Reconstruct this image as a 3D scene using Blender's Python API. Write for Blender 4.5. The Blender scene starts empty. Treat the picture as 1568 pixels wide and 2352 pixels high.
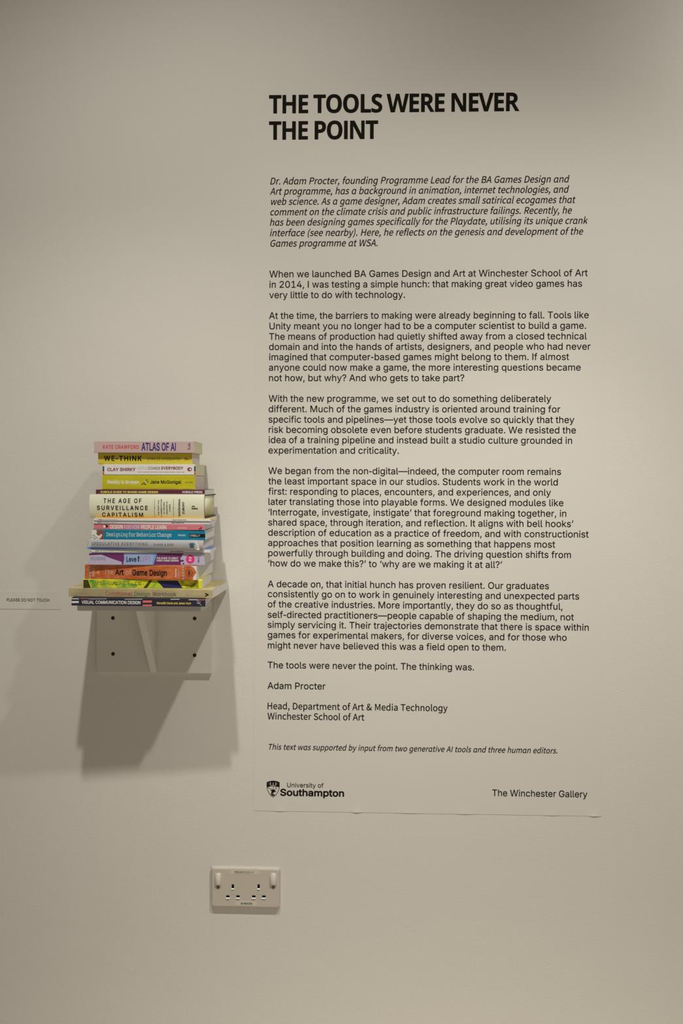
import bpy, bmesh, math, random
from mathutils import Vector, Matrix
from mathutils.geometry import tessellate_polygon

# ------------------------------------------------------------------ camera, light, exposure
SC = bpy.context.scene
COL = SC.collection
FPX, WPX, HPX = 2500.0, 1568.0, 2352.0          # focal length and frame, in pixels
CAM = Vector((0.0, -2.3923, 1.5))                # the wall is the plane y = 0, the floor z = 0
YAW, PITCH, ROLL, PY = 0.04024, -0.02152, 0.0036, 1152.98
_r = Vector((math.cos(YAW), math.sin(YAW), 0)); _f = Vector((-math.sin(YAW), math.cos(YAW), 0)); _u = Vector((0, 0, 1))
FWD = _f * math.cos(PITCH) + _u * math.sin(PITCH)
_up = -_f * math.sin(PITCH) + _u * math.cos(PITCH)
RIGHT = _r * math.cos(ROLL) + _up * math.sin(ROLL)
UPV = _up * math.cos(ROLL) - _r * math.sin(ROLL)

cam = bpy.data.cameras.new('camera')
cam.sensor_fit = 'AUTO'; cam.sensor_width = 36.0
cam.lens = FPX / HPX * 36.0
cam.shift_y = (PY - HPX / 2) / HPX
cam_ob = bpy.data.objects.new('camera', cam); COL.objects.link(cam_ob)
M = Matrix((RIGHT, UPV, -FWD)).transposed().to_4x4(); M.translation = CAM
cam_ob.matrix_world = M
SC.camera = cam_ob


def at(px, py, y=0.0):
    """Where the sight line of a pixel meets the plane at depth y: returns (x, z) in metres."""
    d = FWD + RIGHT * ((px - WPX / 2) / FPX) - UPV * ((py - PY) / FPX)
    t = (y - CAM.y) / d.y
    return CAM.x + d.x * t, CAM.z + d.z * t


def scale_at(y):
    return FPX / (y - CAM.y)                      # pixels per metre there


SC.view_settings.view_transform = 'Standard'
SC.view_settings.look = 'None'
SC.view_settings.exposure = 0.0
SC.view_settings.gamma = 1.0
SC.view_settings.use_curve_mapping = False


world = bpy.data.worlds.new('gallery_light'); SC.world = world; world.use_nodes = True
bgn = world.node_tree.nodes['Background']
bgn.inputs[0].default_value = (1.0, 0.879, 0.725, 1); bgn.inputs[1].default_value = 0.115


def spot(name, loc, aim, watts, colour, size_deg, blend, radius):
    l = bpy.data.lights.new(name, 'SPOT'); l.energy = watts; l.color = colour
    l.spot_size = math.radians(size_deg); l.spot_blend = blend; l.shadow_soft_size = radius
    o = bpy.data.objects.new(name, l); COL.objects.link(o); o.location = loc
    o.rotation_euler = (Vector(aim) - Vector(loc)).to_track_quat('-Z', 'Y').to_euler()
    return o


# three spotlights of the ceiling track, 1.1 m out from the wall; two of them throw a tight beam inside a wide one
LAMP = (1.0, 0.95, 0.83)
for x_, aim_, deg_, watts_ in ((-0.46, (-0.267, 0, 0.94), 121, 30.4), (-0.46, (-0.75, 0, 0.25), 68, 37.1),
                               (0.41, (0.10, 0, 0.20), 55, 69.0), (0.41, (0.10, 0, 0.80), 80, 29.0),
                               (1.28, (1.50, 0, 2.17), 115, 47.3)):
    spot('track_spotlight', (x_, -1.097, 2.87), aim_, watts_, LAMP, deg_, 1.0, 0.027)
# unseen fill lamp, added so the floor bounces light onto the lower wall
spot('floor_bounce_fill', (0.2, -2.9, 2.87), (0.2, -2.2, 0.0), 680.0, (1.0, 0.90, 0.74), 80, 1.0, 0.1)

# outlines of the lettering, digitised: style > character > (advance, closed loops)
GLYPHS = {
    'R': {
        ' ': (0.369, []),
        '!': (0.385, [[87,-9,72,-4,54,13,48,26,46,49,53,66,66,80,84,89,107,89,127,80,141,64,146,45,145,28,138,12,121,-4,104,-9],[64,154,61,158,60,191,58,500,63,504,131,504,135,500,135,469,130,158,124,153]]),
        '&': (0.880, [[174,-11,147,-8,109,5,79,24,58,45,35,85,29,116,29,144,34,171,48,199,78,233,124,271,89,320,71,364,70,410,83,450,109,482,138,499,169,508,213,510,253,500,287,480,313,446,324,403,318,361,299,326,270,296,224,259,320,143,333,176,340,224,405,224,405,188,397,145,368,85,435,0,429,-5,357,-5,322,33,293,12,253,-4,208,-12],[179,51,209,52,237,60,262,72,278,86,168,218,132,191,117,174,105,154,100,129,108,96,127,72,152,57],[179,314,224,345,238,360,249,380,252,401,246,423,231,439,215,445,194,448,168,441,153,429,141,406,140,386,145,365]]),
        ',': (0.369, [[35,-122,32,-113,61,71,68,75,136,75,139,69,137,56,88,-119,83,-122]]),
        '-': (0.520, [[33,160,30,166,30,227,33,232,224,232,230,229,230,166,227,160]]),
        '.': (0.369, [[84,-9,69,-4,52,13,45,26,44,49,50,66,64,81,76,88,99,91,119,84,134,70,143,50,144,33,138,16,122,-1,102,-9]]),
        '/': (0.490, [[12,-80,9,-76,11,-66,170,524,176,529,232,528,235,517,75,-76,70,-80]]),
        '0': (0.891, [[206,-11,171,-5,134,12,101,41,81,69,59,120,48,164,42,224,42,275,47,328,57,374,79,425,101,458,131,485,159,500,190,509,233,512,273,505,303,493,336,467,363,433,383,390,397,336,403,278,403,221,398,170,387,120,369,78,346,43,319,17,285,-1,250,-10],[218,54,238,55,268,66,284,78,299,98,314,128,325,166,333,238,327,325,320,354,304,394,275,429,255,440,225,447,198,443,178,434,147,404,131,371,120,333,112,259,118,175,126,143,140,109,155,86,170,71,190,60]]),
        '1': (0.891, [[73,-5,70,1,70,53,73,58,201,59,204,62,204,429,86,348,80,353,81,422,192,505,273,505,276,499,277,61,386,58,389,53,388,-2,383,-5]]),
        '2': (0.891, [[61,-5,58,1,58,50,280,289,302,328,310,364,302,399,282,426,251,442,208,446,176,437,153,421,137,394,127,352,63,351,59,356,60,379,72,422,87,448,105,469,128,487,156,501,200,511,241,511,292,498,330,475,350,455,369,423,379,383,379,348,375,326,357,284,323,236,162,63,383,61,388,56,387,-2,382,-5]]),
        '3': (0.891, [[195,-11,161,-6,130,4,107,15,80,35,50,78,41,105,38,130,44,135,110,134,122,99,137,80,164,64,191,56,229,55,251,59,282,72,302,91,314,113,318,153,309,184,294,206,269,224,245,233,210,238,154,238,149,244,150,298,272,439,66,440,63,445,63,501,69,505,369,504,372,499,371,450,232,293,274,287,307,276,339,256,365,228,383,195,390,164,390,120,383,89,370,64,348,36,311,10,254,-9]]),
        '4': (0.891, [[275,-5,271,1,270,99,40,99,34,104,35,161,236,499,243,505,305,505,310,499,116,167,270,166,272,314,277,318,340,316,342,167,410,164,411,103,406,99,342,98,340,-4]]),
        '5': (0.891, [[199,-11,148,0,103,27,83,47,64,79,55,110,54,130,59,133,122,133,135,98,157,74,197,56,237,56,272,70,300,98,316,143,315,183,307,206,292,232,267,253,239,264,204,267,181,263,156,254,128,237,72,242,62,246,89,501,94,505,362,504,365,499,365,445,362,440,153,438,139,309,183,328,218,333,264,329,304,314,339,289,366,254,381,220,389,183,389,140,381,101,370,75,349,45,323,21,282,-1,246,-10]]),
        '6': (0.891, [[206,-11,171,-5,141,7,116,25,90,51,70,86,60,123,57,173,61,199,77,245,103,295,241,500,248,505,317,504,321,501,320,495,192,309,216,313,251,313,281,308,312,295,345,270,367,240,383,198,387,166,384,114,375,85,362,61,342,36,322,19,274,-5,237,-12],[207,54,243,55,278,71,301,96,316,140,312,188,296,221,266,246,229,256,194,252,162,234,139,205,129,171,130,133,145,94,172,67]]),
        '7': (0.891, [[94,-5,93,7,309,437,60,439,56,444,57,502,62,505,385,505,389,499,388,437,168,-1,162,-5]]),
        '8': (0.891, [[203,-11,139,2,114,15,84,39,55,81,47,109,46,146,54,183,74,219,103,246,131,261,95,289,79,311,69,335,65,356,65,391,78,434,95,459,135,492,175,507,233,512,275,505,315,488,348,460,372,423,380,390,380,356,372,325,347,286,314,261,348,242,381,204,396,165,399,116,391,84,376,56,356,34,330,15,305,2,270,-8],[210,54,244,55,284,67,312,91,325,123,323,158,305,192,275,214,244,224,200,224,164,212,134,186,120,151,121,115,137,86,168,64],[212,290,247,292,276,305,299,331,308,360,306,391,294,416,273,434,240,446,205,446,172,434,148,411,136,380,139,346,155,316,180,299]]),
        ':': (0.369, [[84,-9,69,-4,52,13,45,26,44,49,50,66,64,81,76,88,99,91,119,84,134,70,143,50,144,33,138,16,122,-1,102,-9],[88,261,68,267,53,281,44,301,44,319,49,335,66,353,79,359,103,361,118,355,136,339,142,325,144,303,137,285,123,270,112,264]]),
        ';': (0.369, [[35,-122,32,-113,61,71,68,75,136,75,139,69,137,56,88,-119,83,-122],[91,262,75,268,59,284,52,302,52,322,61,341,76,355,90,360,115,360,133,351,145,337,152,317,150,297,144,283,126,267,111,261]]),
        '?': (0.705, [[151,-9,131,0,117,15,111,36,112,54,119,68,134,83,150,89,174,89,190,81,204,66,210,49,210,30,204,13,185,-4,170,-9],[127,145,124,150,126,189,137,236,149,255,164,271,220,311,240,335,252,370,246,405,239,419,225,433,206,443,185,448,151,445,124,432,107,413,100,396,95,370,91,367,25,368,22,381,26,408,36,435,50,457,65,473,95,494,127,506,161,512,222,506,250,497,274,481,297,459,309,440,323,391,323,358,318,330,309,309,288,280,212,220,198,190,194,146]]),
        'A': (0.943, [[14,-5,11,1,15,14,193,502,198,505,273,505,282,488,459,-2,454,-5,384,-2,333,135,139,135,135,132,87,-3],[161,201,310,202,235,425]]),
        'B': (0.897, [[57,-5,54,1,55,502,60,505,255,505,301,497,328,486,355,467,371,450,386,423,394,397,397,358,386,314,358,280,327,262,356,248,377,232,396,209,409,184,415,154,415,117,401,68,389,49,368,29,336,10,308,1,262,-5],[129,62,256,61,288,67,315,78,336,102,344,127,342,151,332,177,306,205,267,220,129,221],[129,286,247,286,288,300,305,313,321,341,325,371,315,403,295,425,258,437,129,438]]),
        'C': (1.003, [[244,-11,194,-3,153,15,117,40,83,79,62,113,46,155,36,211,35,270,41,323,52,364,74,408,103,446,134,473,174,495,225,509,274,512,308,508,345,498,376,483,405,462,430,436,449,406,463,374,469,340,464,337,399,338,382,379,363,405,334,425,306,437,268,443,244,442,215,435,188,423,163,405,141,379,120,336,111,301,107,271,110,205,121,160,135,131,165,93,194,74,229,61,271,57,324,70,359,92,382,121,399,163,465,163,470,154,459,115,445,86,426,59,396,30,360,9,326,-4,293,-10]]),
        'D': (0.987, [[57,-5,54,1,55,502,60,505,257,504,303,495,352,473,381,452,420,407,440,367,453,322,459,264,455,194,441,138,420,94,399,67,364,36,336,19,300,5,235,-5],[129,62,227,61,288,74,333,101,354,124,369,152,383,198,388,251,385,288,377,326,361,364,344,389,325,407,300,422,267,433,232,439,128,437]]),
        'E': (0.823, [[57,-5,54,1,55,502,60,505,369,504,372,499,372,444,367,439,128,438,129,287,350,286,354,281,354,226,348,220,129,219,128,64,131,61,370,61,374,56,373,-2,368,-5]]),
        'F': (0.806, [[57,-5,54,1,55,502,60,505,365,505,368,499,368,444,363,439,128,438,128,280,341,279,345,273,345,217,340,213,129,212,127,-2,122,-5]]),
        'G': (1.023, [[245,-11,194,-3,150,16,110,46,84,76,59,120,46,155,36,211,35,270,40,316,54,368,76,413,106,450,144,480,179,498,223,509,271,512,318,506,346,497,373,484,403,463,428,438,452,403,465,369,470,340,465,337,399,338,382,374,363,401,338,422,305,437,266,443,243,442,208,433,185,422,161,403,139,375,124,346,111,301,107,271,110,205,121,160,135,131,155,104,176,85,205,69,243,58,274,57,305,62,334,74,358,90,388,130,399,164,402,189,276,191,273,196,273,250,278,256,471,255,475,250,475,176,468,135,458,106,435,67,404,35,375,15,334,-3,296,-10]]),
        'H': (1.016, [[57,-5,54,1,55,503,122,505,127,502,129,289,377,289,380,292,381,502,386,505,452,504,453,-3,386,-5,381,-2,379,222,131,222,128,219,127,-2,122,-5]]),
        'I': (0.360, [[54,-5,51,1,51,501,57,505,124,505,128,499,128,-1,123,-5]]),
        'J': (0.779, [[164,-11,133,-6,106,4,74,25,54,46,43,65,33,94,28,128,28,171,33,175,99,173,101,130,107,105,120,80,143,63,171,55,193,55,219,62,239,76,256,104,263,141,263,500,268,505,332,504,335,499,335,123,328,86,320,64,306,42,267,9,217,-9]]),
        'K': (0.917, [[57,-5,54,1,55,503,122,505,128,501,128,256,182,319,353,504,443,504,444,496,246,283,441,9,444,-3,362,-3,193,230,128,161,127,-2,122,-5]]),
        'L': (0.772, [[57,-5,54,1,54,501,60,505,123,505,128,499,128,63,356,61,360,56,360,-1,355,-5]]),
        'M': (1.235, [[57,-5,54,1,55,503,148,505,155,501,280,181,310,94,343,192,463,502,468,505,561,504,561,-3,496,-5,490,-1,491,385,351,23,341,-2,336,-5,282,-5,276,-1,125,385,125,-1,120,-5]]),
        'N': (1.029, [[57,-5,54,1,55,503,133,505,139,502,388,106,387,501,392,505,458,504,459,-3,381,-5,374,-1,125,397,128,321,128,-1,122,-5]]),
        'O': (1.048, [[244,-11,194,-3,158,12,116,41,86,74,64,110,45,160,36,213,35,270,41,324,59,379,79,415,107,450,145,480,184,499,225,509,274,512,325,504,366,488,408,459,438,427,466,379,479,340,488,286,490,229,482,170,465,120,443,80,405,38,371,15,326,-4,279,-12],[251,58,273,57,310,65,341,80,366,99,387,126,404,163,414,204,418,250,416,288,408,325,397,355,378,387,358,408,336,423,305,437,266,443,230,439,203,430,176,415,156,398,134,366,120,336,107,271,107,229,114,185,124,154,144,118,166,93,185,79,223,62]]),
        'P': (0.874, [[57,-5,54,1,55,502,60,505,250,505,297,497,328,485,352,469,373,448,386,428,400,396,407,358,407,324,400,288,387,257,370,232,348,211,297,185,248,178,129,177,127,-2,122,-5],[129,244,246,244,278,252,303,266,325,297,334,341,325,387,310,411,285,428,255,437,129,438]]),
        'Q': (1.048, [[391,-51,349,3,300,-9,250,-12,199,-4,149,17,114,43,93,65,70,99,52,136,40,184,35,229,37,300,52,364,76,411,103,445,134,473,176,496,223,509,278,512,321,505,354,494,393,471,426,440,449,410,470,367,480,335,488,287,490,230,484,184,470,132,458,105,434,68,405,37,463,-41,464,-48,459,-52],[255,57,281,58,303,65,239,150,237,160,309,161,363,97,384,122,404,162,414,204,418,250,414,296,407,330,392,365,374,391,349,415,325,429,270,443,235,440,205,431,178,416,155,396,124,346,114,315,107,271,107,229,114,185,124,154,141,121,163,95,188,77,215,65]]),
        'R': (0.883, [[57,-5,54,1,55,502,60,505,251,505,300,497,333,483,361,464,389,428,404,386,408,339,400,291,384,256,357,226,318,201,423,8,425,-2,420,-5,343,-3,239,188,131,189,128,186,127,-2,122,-5],[129,257,248,256,280,263,308,279,326,304,334,337,330,378,313,411,287,428,256,437,129,438]]),
        'S': (0.878, [[198,-13,138,-2,112,9,85,27,63,49,45,78,34,117,34,137,104,138,118,101,129,86,147,72,188,56,234,54,284,67,316,89,327,106,333,124,331,157,313,181,286,197,143,242,90,272,69,293,54,318,46,349,46,382,54,416,65,438,89,466,112,483,168,506,201,511,246,511,279,506,309,496,356,466,376,443,390,418,397,391,397,368,329,367,315,404,293,426,259,441,206,445,163,434,134,412,119,379,122,349,139,326,163,310,304,266,357,237,377,218,397,188,405,161,406,123,398,87,385,59,366,36,337,14,306,-1,264,-11]]),
        'T': (0.882, [[187,-5,184,1,183,437,29,439,26,444,27,502,32,505,412,505,415,499,415,444,412,439,258,437,257,-1,252,-5]]),
        'U': (1.017, [[235,-13,183,-4,132,20,93,55,66,101,54,155,55,501,60,504,121,504,126,500,127,179,130,146,138,124,155,97,183,73,223,59,265,56,311,66,337,81,360,105,372,129,380,161,380,500,386,504,451,504,454,499,454,151,441,98,425,68,409,48,366,13,333,-1,303,-9]]),
        'V': (0.943, [[198,-5,12,502,17,505,83,505,88,502,196,201,237,75,383,502,388,505,457,505,460,501,458,492,279,-1,273,-5]]),
        'W': (1.349, [[150,-5,145,4,13,491,13,504,80,505,86,502,190,93,298,504,373,505,378,502,484,94,588,502,593,505,661,503,661,488,524,-4,448,-5,443,-2,337,394,232,-1,225,-5]]),
        'X': (0.932, [[16,-5,13,1,16,7,190,256,27,493,25,503,107,503,233,312,363,503,441,504,440,492,278,258,450,7,451,-3,372,-3,233,200,94,-3]]),
        'Y': (0.928, [[198,-5,195,1,194,203,15,491,12,502,17,505,94,502,233,274,370,503,449,505,452,499,448,491,269,203,268,-2,263,-5]]),
        'Z': (0.862, [[39,-5,36,1,37,51,305,438,39,439,35,444,35,502,40,505,392,504,395,499,393,448,126,62,393,61,397,56,396,-2,391,-5]]),
        'a': (0.765, [[140,-13,112,-8,77,7,58,22,40,43,29,70,25,93,26,130,33,152,59,185,99,206,164,220,238,229,258,236,266,251,261,281,250,299,240,307,217,317,198,320,167,317,138,306,118,290,99,264,39,281,37,292,54,323,71,342,95,360,123,372,175,383,205,383,249,375,284,359,307,338,323,315,332,290,336,258,336,0,330,-5,270,-4,267,0,265,36,241,11,210,-5,173,-13],[165,50,209,57,230,68,245,81,257,100,264,122,265,175,143,154,117,142,105,132,95,103,98,87,105,73,128,57]]),
        'b': (0.834, [[209,-13,186,-9,162,1,144,14,117,45,113,-5,52,-6,47,-2,47,499,50,504,111,504,116,501,117,328,148,360,186,379,235,383,274,377,316,355,344,329,361,304,379,263,388,213,388,158,379,108,360,64,332,28,296,2,259,-10],[210,51,251,57,283,79,296,98,308,123,318,183,310,241,291,281,275,299,260,309,220,319,181,313,162,303,147,289,136,273,123,243,115,193,123,129,142,89,171,62]]),
        'c': (0.778, [[187,-13,155,-8,120,6,97,22,67,53,46,89,38,113,30,151,29,203,35,248,49,286,68,318,93,344,119,363,148,375,179,382,214,383,270,372,311,349,342,315,356,289,359,270,295,252,271,294,245,310,219,318,180,317,145,300,130,285,115,260,101,210,101,159,118,104,135,79,147,69,167,57,195,51,229,54,262,69,279,86,298,119,355,107,361,103,361,96,348,65,335,46,294,10,245,-9]]),
        'd': (0.834, [[175,-13,135,-4,103,14,70,45,48,83,35,120,29,166,31,230,44,279,66,320,88,344,122,368,162,381,202,383,239,377,272,358,299,329,300,501,305,504,368,504,371,499,371,-2,365,-6,305,-5,300,45,276,16,248,-3,218,-12],[195,51,235,57,254,67,270,81,291,119,301,170,297,230,279,276,267,293,249,307,233,314,204,319,165,313,132,290,109,248,100,200,105,138,124,93,141,73,158,61]]),
        'e': (0.794, [[190,-13,153,-6,119,7,89,28,69,50,48,85,36,116,30,151,29,201,34,240,44,275,59,305,80,333,112,359,143,374,177,382,210,383,252,377,285,363,311,345,337,317,354,284,364,251,370,210,370,168,364,162,100,161,105,129,123,91,144,70,175,55,220,51,252,59,281,80,299,108,358,95,363,91,358,71,347,51,327,28,308,14,282,0,253,-9],[102,223,294,222,297,226,285,269,266,295,238,313,194,319,159,310,127,286,110,259]]),
        'f': (0.499, [[77,-5,74,1,74,314,3,318,2,374,7,378,73,379,74,432,81,464,94,487,118,508,146,521,178,526,210,525,238,518,244,511,227,457,192,461,170,457,156,448,145,424,145,378,227,376,229,322,223,316,144,314,143,-2,138,-5]]),
        'g': (0.836, [[183,-153,142,-146,95,-126,64,-99,49,-79,45,-66,100,-35,130,-67,163,-85,214,-90,255,-80,280,-64,294,-42,301,-12,301,53,273,25,257,14,237,5,204,0,167,1,138,7,108,21,89,35,65,60,50,84,32,138,29,206,34,245,43,276,64,316,93,348,118,365,149,378,200,383,243,375,275,356,300,327,304,377,368,378,371,373,371,-24,363,-64,343,-99,325,-117,300,-133,244,-150],[189,64,212,63,239,70,272,93,292,126,302,181,296,240,277,281,262,298,245,309,204,320,163,312,134,291,111,255,100,203,104,149,120,106,132,90,150,76]]),
        'h': (0.806, [[50,-5,47,1,47,501,52,505,112,505,117,499,117,333,143,358,170,373,206,382,241,382,280,373,305,360,329,336,343,312,355,261,355,-1,350,-5,291,-5,286,-2,285,244,281,264,273,284,257,302,229,316,204,319,169,311,146,297,131,278,121,254,117,231,116,-2,111,-5]]),
        'i': (0.328, [[50,-5,47,1,47,373,52,378,112,377,117,372,117,-1,111,-5],[75,430,59,435,42,450,36,467,36,483,42,499,55,512,69,518,89,520,107,513,121,501,129,483,129,468,124,453,111,439,96,432]]),
        'j': (0.328, [[-12,-145,-15,-140,-14,-83,16,-79,30,-72,41,-57,46,-37,47,373,52,377,112,377,117,372,117,-47,114,-66,99,-102,70,-130,30,-144],[77,430,57,436,43,449,36,465,35,483,42,499,56,513,73,520,91,520,106,514,122,499,129,482,129,468,124,453,111,439,100,433]]),
        'k': (0.748, [[50,-5,47,1,47,501,52,505,112,505,117,499,117,217,277,377,352,378,357,374,356,368,206,212,370,-1,365,-5,285,-4,150,166,117,133,116,-2,111,-5]]),
        'l': (0.372, [[122,-7,94,-1,75,10,57,32,48,60,47,500,51,505,111,505,117,501,117,87,126,61,172,55,183,3,180,-2,170,-5]]),
        'm': (1.199, [[50,-5,47,1,47,372,50,377,113,377,117,332,141,359,172,377,210,385,241,382,266,373,285,360,312,322,338,352,364,370,395,381,435,385,469,380,492,370,508,359,530,336,544,309,552,273,553,1,550,-4,487,-5,482,-2,480,269,471,292,463,302,440,315,415,320,390,317,365,306,348,289,338,268,334,244,334,-2,329,-5,266,-4,263,271,255,289,240,306,216,317,192,320,169,315,146,302,130,283,120,259,117,241,116,-2,111,-5]]),
        'n': (0.805, [[50,-5,47,1,47,375,52,378,111,377,116,331,149,362,170,373,197,381,251,381,280,373,301,362,320,346,338,322,354,272,355,-2,350,-5,291,-5,286,-2,285,244,281,264,273,284,257,302,229,316,204,319,169,311,146,297,131,278,121,254,117,231,116,-2,111,-5]]),
        'o': (0.816, [[187,-13,155,-8,120,6,97,22,67,53,46,89,38,113,30,151,29,203,35,248,49,286,68,318,93,344,119,363,148,375,179,382,214,383,255,377,287,364,315,344,339,319,358,289,372,251,378,215,380,171,375,130,364,95,349,65,325,34,302,15,272,-1,232,-12],[192,51,234,55,254,64,272,78,297,118,309,171,303,231,282,280,253,307,237,314,207,319,162,310,131,286,111,251,100,198,105,138,123,95,136,78,154,64]]),
        'p': (0.834, [[50,-145,47,-140,47,374,52,377,113,377,115,372,116,326,152,363,187,379,246,382,295,368,325,348,352,318,370,287,383,248,388,213,388,157,379,108,365,73,339,35,315,14,282,-4,244,-13,207,-13,177,-6,145,14,117,43,116,-142,111,-145],[207,52,225,51,249,56,283,79,306,119,317,165,314,224,298,272,287,288,270,303,251,313,229,318,190,316,154,296,130,260,117,209,118,153,127,118,137,97,151,78,169,64]]),
        'q': (0.834, [[303,-145,300,-140,299,42,267,9,237,-7,209,-13,175,-13,147,-7,108,10,75,39,55,68,38,110,30,150,29,204,34,245,48,288,64,317,94,349,118,366,145,377,173,382,213,382,234,378,273,357,300,326,305,377,365,377,371,374,371,-141,365,-145],[191,52,209,51,233,56,253,66,270,82,289,115,301,169,298,223,281,274,266,294,247,308,213,318,174,316,155,308,135,293,111,254,100,200,105,139,121,97,149,66,165,58]]),
        'r': (0.509, [[50,-5,47,1,47,374,52,378,111,377,114,372,115,334,136,357,166,376,207,384,241,382,244,377,243,314,196,315,165,307,140,291,121,259,117,238,116,-2,111,-5]]),
        's': (0.717, [[159,-13,107,-1,69,21,44,51,33,78,31,95,93,109,110,78,126,64,153,52,186,50,222,57,242,69,257,93,259,103,255,118,243,132,226,142,114,171,78,191,59,210,47,233,41,255,41,283,48,309,57,325,75,346,96,362,123,374,149,381,211,382,248,373,281,354,312,316,323,289,322,281,262,268,243,298,229,310,203,320,177,322,142,313,122,298,113,279,115,256,127,242,144,232,248,205,293,183,313,163,325,143,330,120,330,88,323,64,312,43,292,22,271,7,224,-9]]),
        't': (0.447, [[150,-9,127,-5,98,8,78,27,66,48,59,78,59,314,6,316,1,320,3,375,59,379,59,463,63,468,127,467,130,378,200,377,205,373,203,317,132,316,129,313,129,90,132,75,138,64,151,56,202,56,214,7,212,-2,202,-6]]),
        'u': (0.806, [[162,-10,127,-2,97,14,71,42,55,76,47,119,47,374,52,377,111,377,116,374,117,134,121,111,135,82,154,65,177,56,209,55,234,62,256,75,273,96,283,121,285,137,286,374,291,377,352,377,355,372,355,-2,350,-5,291,-4,286,43,266,20,235,0,204,-9]]),
        'v': (0.765, [[158,-5,13,374,18,378,83,378,88,374,191,81,294,373,300,378,366,377,369,373,368,364,228,-1,221,-5]]),
        'w': (1.115, [[133,-5,19,364,19,376,85,378,91,374,167,96,244,376,310,378,317,373,390,96,466,373,473,378,538,376,537,358,425,-4,363,-5,358,-2,279,276,200,-2,195,-5]]),
        'x': (0.744, [[19,-5,17,4,145,191,25,367,26,376,102,376,187,242,274,376,349,376,349,368,228,188,354,7,355,-3,279,-4,186,140,94,-4]]),
        'y': (0.765, [[73,-147,50,-143,42,-137,55,-83,61,-79,100,-82,119,-74,138,-46,153,-1,13,374,18,377,83,377,88,374,191,82,295,374,300,377,366,377,369,373,368,364,194,-84,177,-109,146,-135,113,-146]]),
        'z': (0.748, [[39,-5,36,1,37,48,240,311,45,313,42,318,44,376,330,376,331,322,134,62,335,60,338,54,337,-3]]),
        '—': (1.374, [[-2,180,-5,185,-5,240,1,246,687,246,692,240,692,185,687,180]]),
        '‘': (0.348, [[49,308,46,317,97,501,104,505,150,505,153,495,124,311,119,308]]),
        '’': (0.348, [[49,308,46,317,75,501,81,505,150,505,153,500,150,486,101,311,96,308]]),
    },
    'B': {
        ' ': (0.369, []),
        '!': (0.385, [[86,-26,63,-19,39,3,30,24,29,50,38,75,57,95,83,106,108,107,128,100,151,80,162,54,162,26,153,4,133,-16,112,-25],[63,136,51,143,44,158,40,501,47,515,59,521,132,522,146,515,153,500,147,156,141,143,128,136]]),
        '&': (0.880, [[173,-29,145,-25,103,-11,65,13,47,31,29,56,19,79,11,115,11,145,18,178,33,208,64,245,99,274,73,314,54,364,52,411,68,459,95,493,132,516,168,526,214,527,259,517,299,492,327,456,340,418,340,378,327,338,304,305,250,255,314,178,321,228,334,241,403,243,420,232,424,206,418,160,409,128,390,86,448,14,452,-1,445,-16,433,-23,357,-23,341,-16,319,8,287,-10,259,-20,223,-28],[180,69,215,71,244,82,253,90,164,194,126,158,119,138,119,119,128,96,140,83,158,74],[183,338,210,357,225,372,233,386,235,401,229,416,209,429,195,431,177,426,166,418,159,404,157,388,161,371]]),
        '-': (0.520, [[32,143,19,149,13,164,13,229,16,238,27,248,226,250,236,247,246,236,247,163,244,154,233,144]]),
        '/': (0.490, [[11,-97,-6,-86,-8,-70,153,530,160,539,173,546,238,544,251,533,252,515,91,-83,81,-95,72,-98]]),
        '0': (0.891, [[205,-29,165,-21,125,-3,90,27,66,60,42,114,31,163,24,223,24,276,31,336,47,399,65,436,90,471,123,500,153,517,189,527,234,530,279,522,311,508,349,479,378,441,399,396,414,338,421,279,421,220,414,161,399,103,378,58,357,29,328,2,291,-18,251,-28],[219,71,236,72,259,81,275,95,288,113,308,168,316,239,312,309,304,348,293,378,280,399,263,416,249,424,224,430,204,427,186,419,159,389,137,331,129,258,136,176,154,120,165,101,182,84,196,76]]),
        '1': (0.891, [[72,-22,60,-16,53,-2,53,54,60,69,75,76,186,78,186,393,185,396,180,393,97,333,77,332,66,342,63,351,64,428,72,438,186,521,280,521,291,511,294,501,294,78,385,76,395,73,406,56,405,-8,395,-20,385,-22]]),
        '2': (0.891, [[60,-22,47,-16,40,-2,43,58,258,289,282,326,290,346,292,366,286,393,267,416,240,427,208,429,178,418,163,406,151,381,146,348,136,337,126,334,56,335,44,346,42,356,44,388,54,426,72,457,91,480,120,502,150,517,198,529,242,529,296,516,342,487,377,444,395,394,394,331,374,278,345,235,203,81,391,77,402,67,405,58,404,-8,393,-20,383,-22]]),
        '3': (0.891, [[194,-29,160,-24,124,-13,99,0,67,24,33,71,23,104,20,130,27,145,41,152,116,150,128,140,136,110,152,90,170,80,201,72,229,72,256,79,274,88,290,104,299,125,300,153,293,178,281,194,260,209,237,217,146,222,135,232,132,241,135,305,233,421,59,424,49,434,46,443,47,508,57,519,67,522,375,520,386,511,389,501,387,443,268,306,311,293,336,279,364,256,388,225,399,201,408,165,409,135,403,94,389,61,370,35,351,16,322,-4,299,-15,255,-27]]),
        '4': (0.891, [[273,-22,261,-16,254,-2,253,81,31,83,20,93,17,102,16,157,27,181,225,513,241,522,306,522,316,520,325,511,328,501,325,488,147,184,253,183,254,313,257,323,266,332,275,335,345,333,356,323,359,314,359,184,408,182,422,176,429,161,429,103,426,93,415,83,360,80,359,-2,348,-19,337,-22]]),
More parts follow.
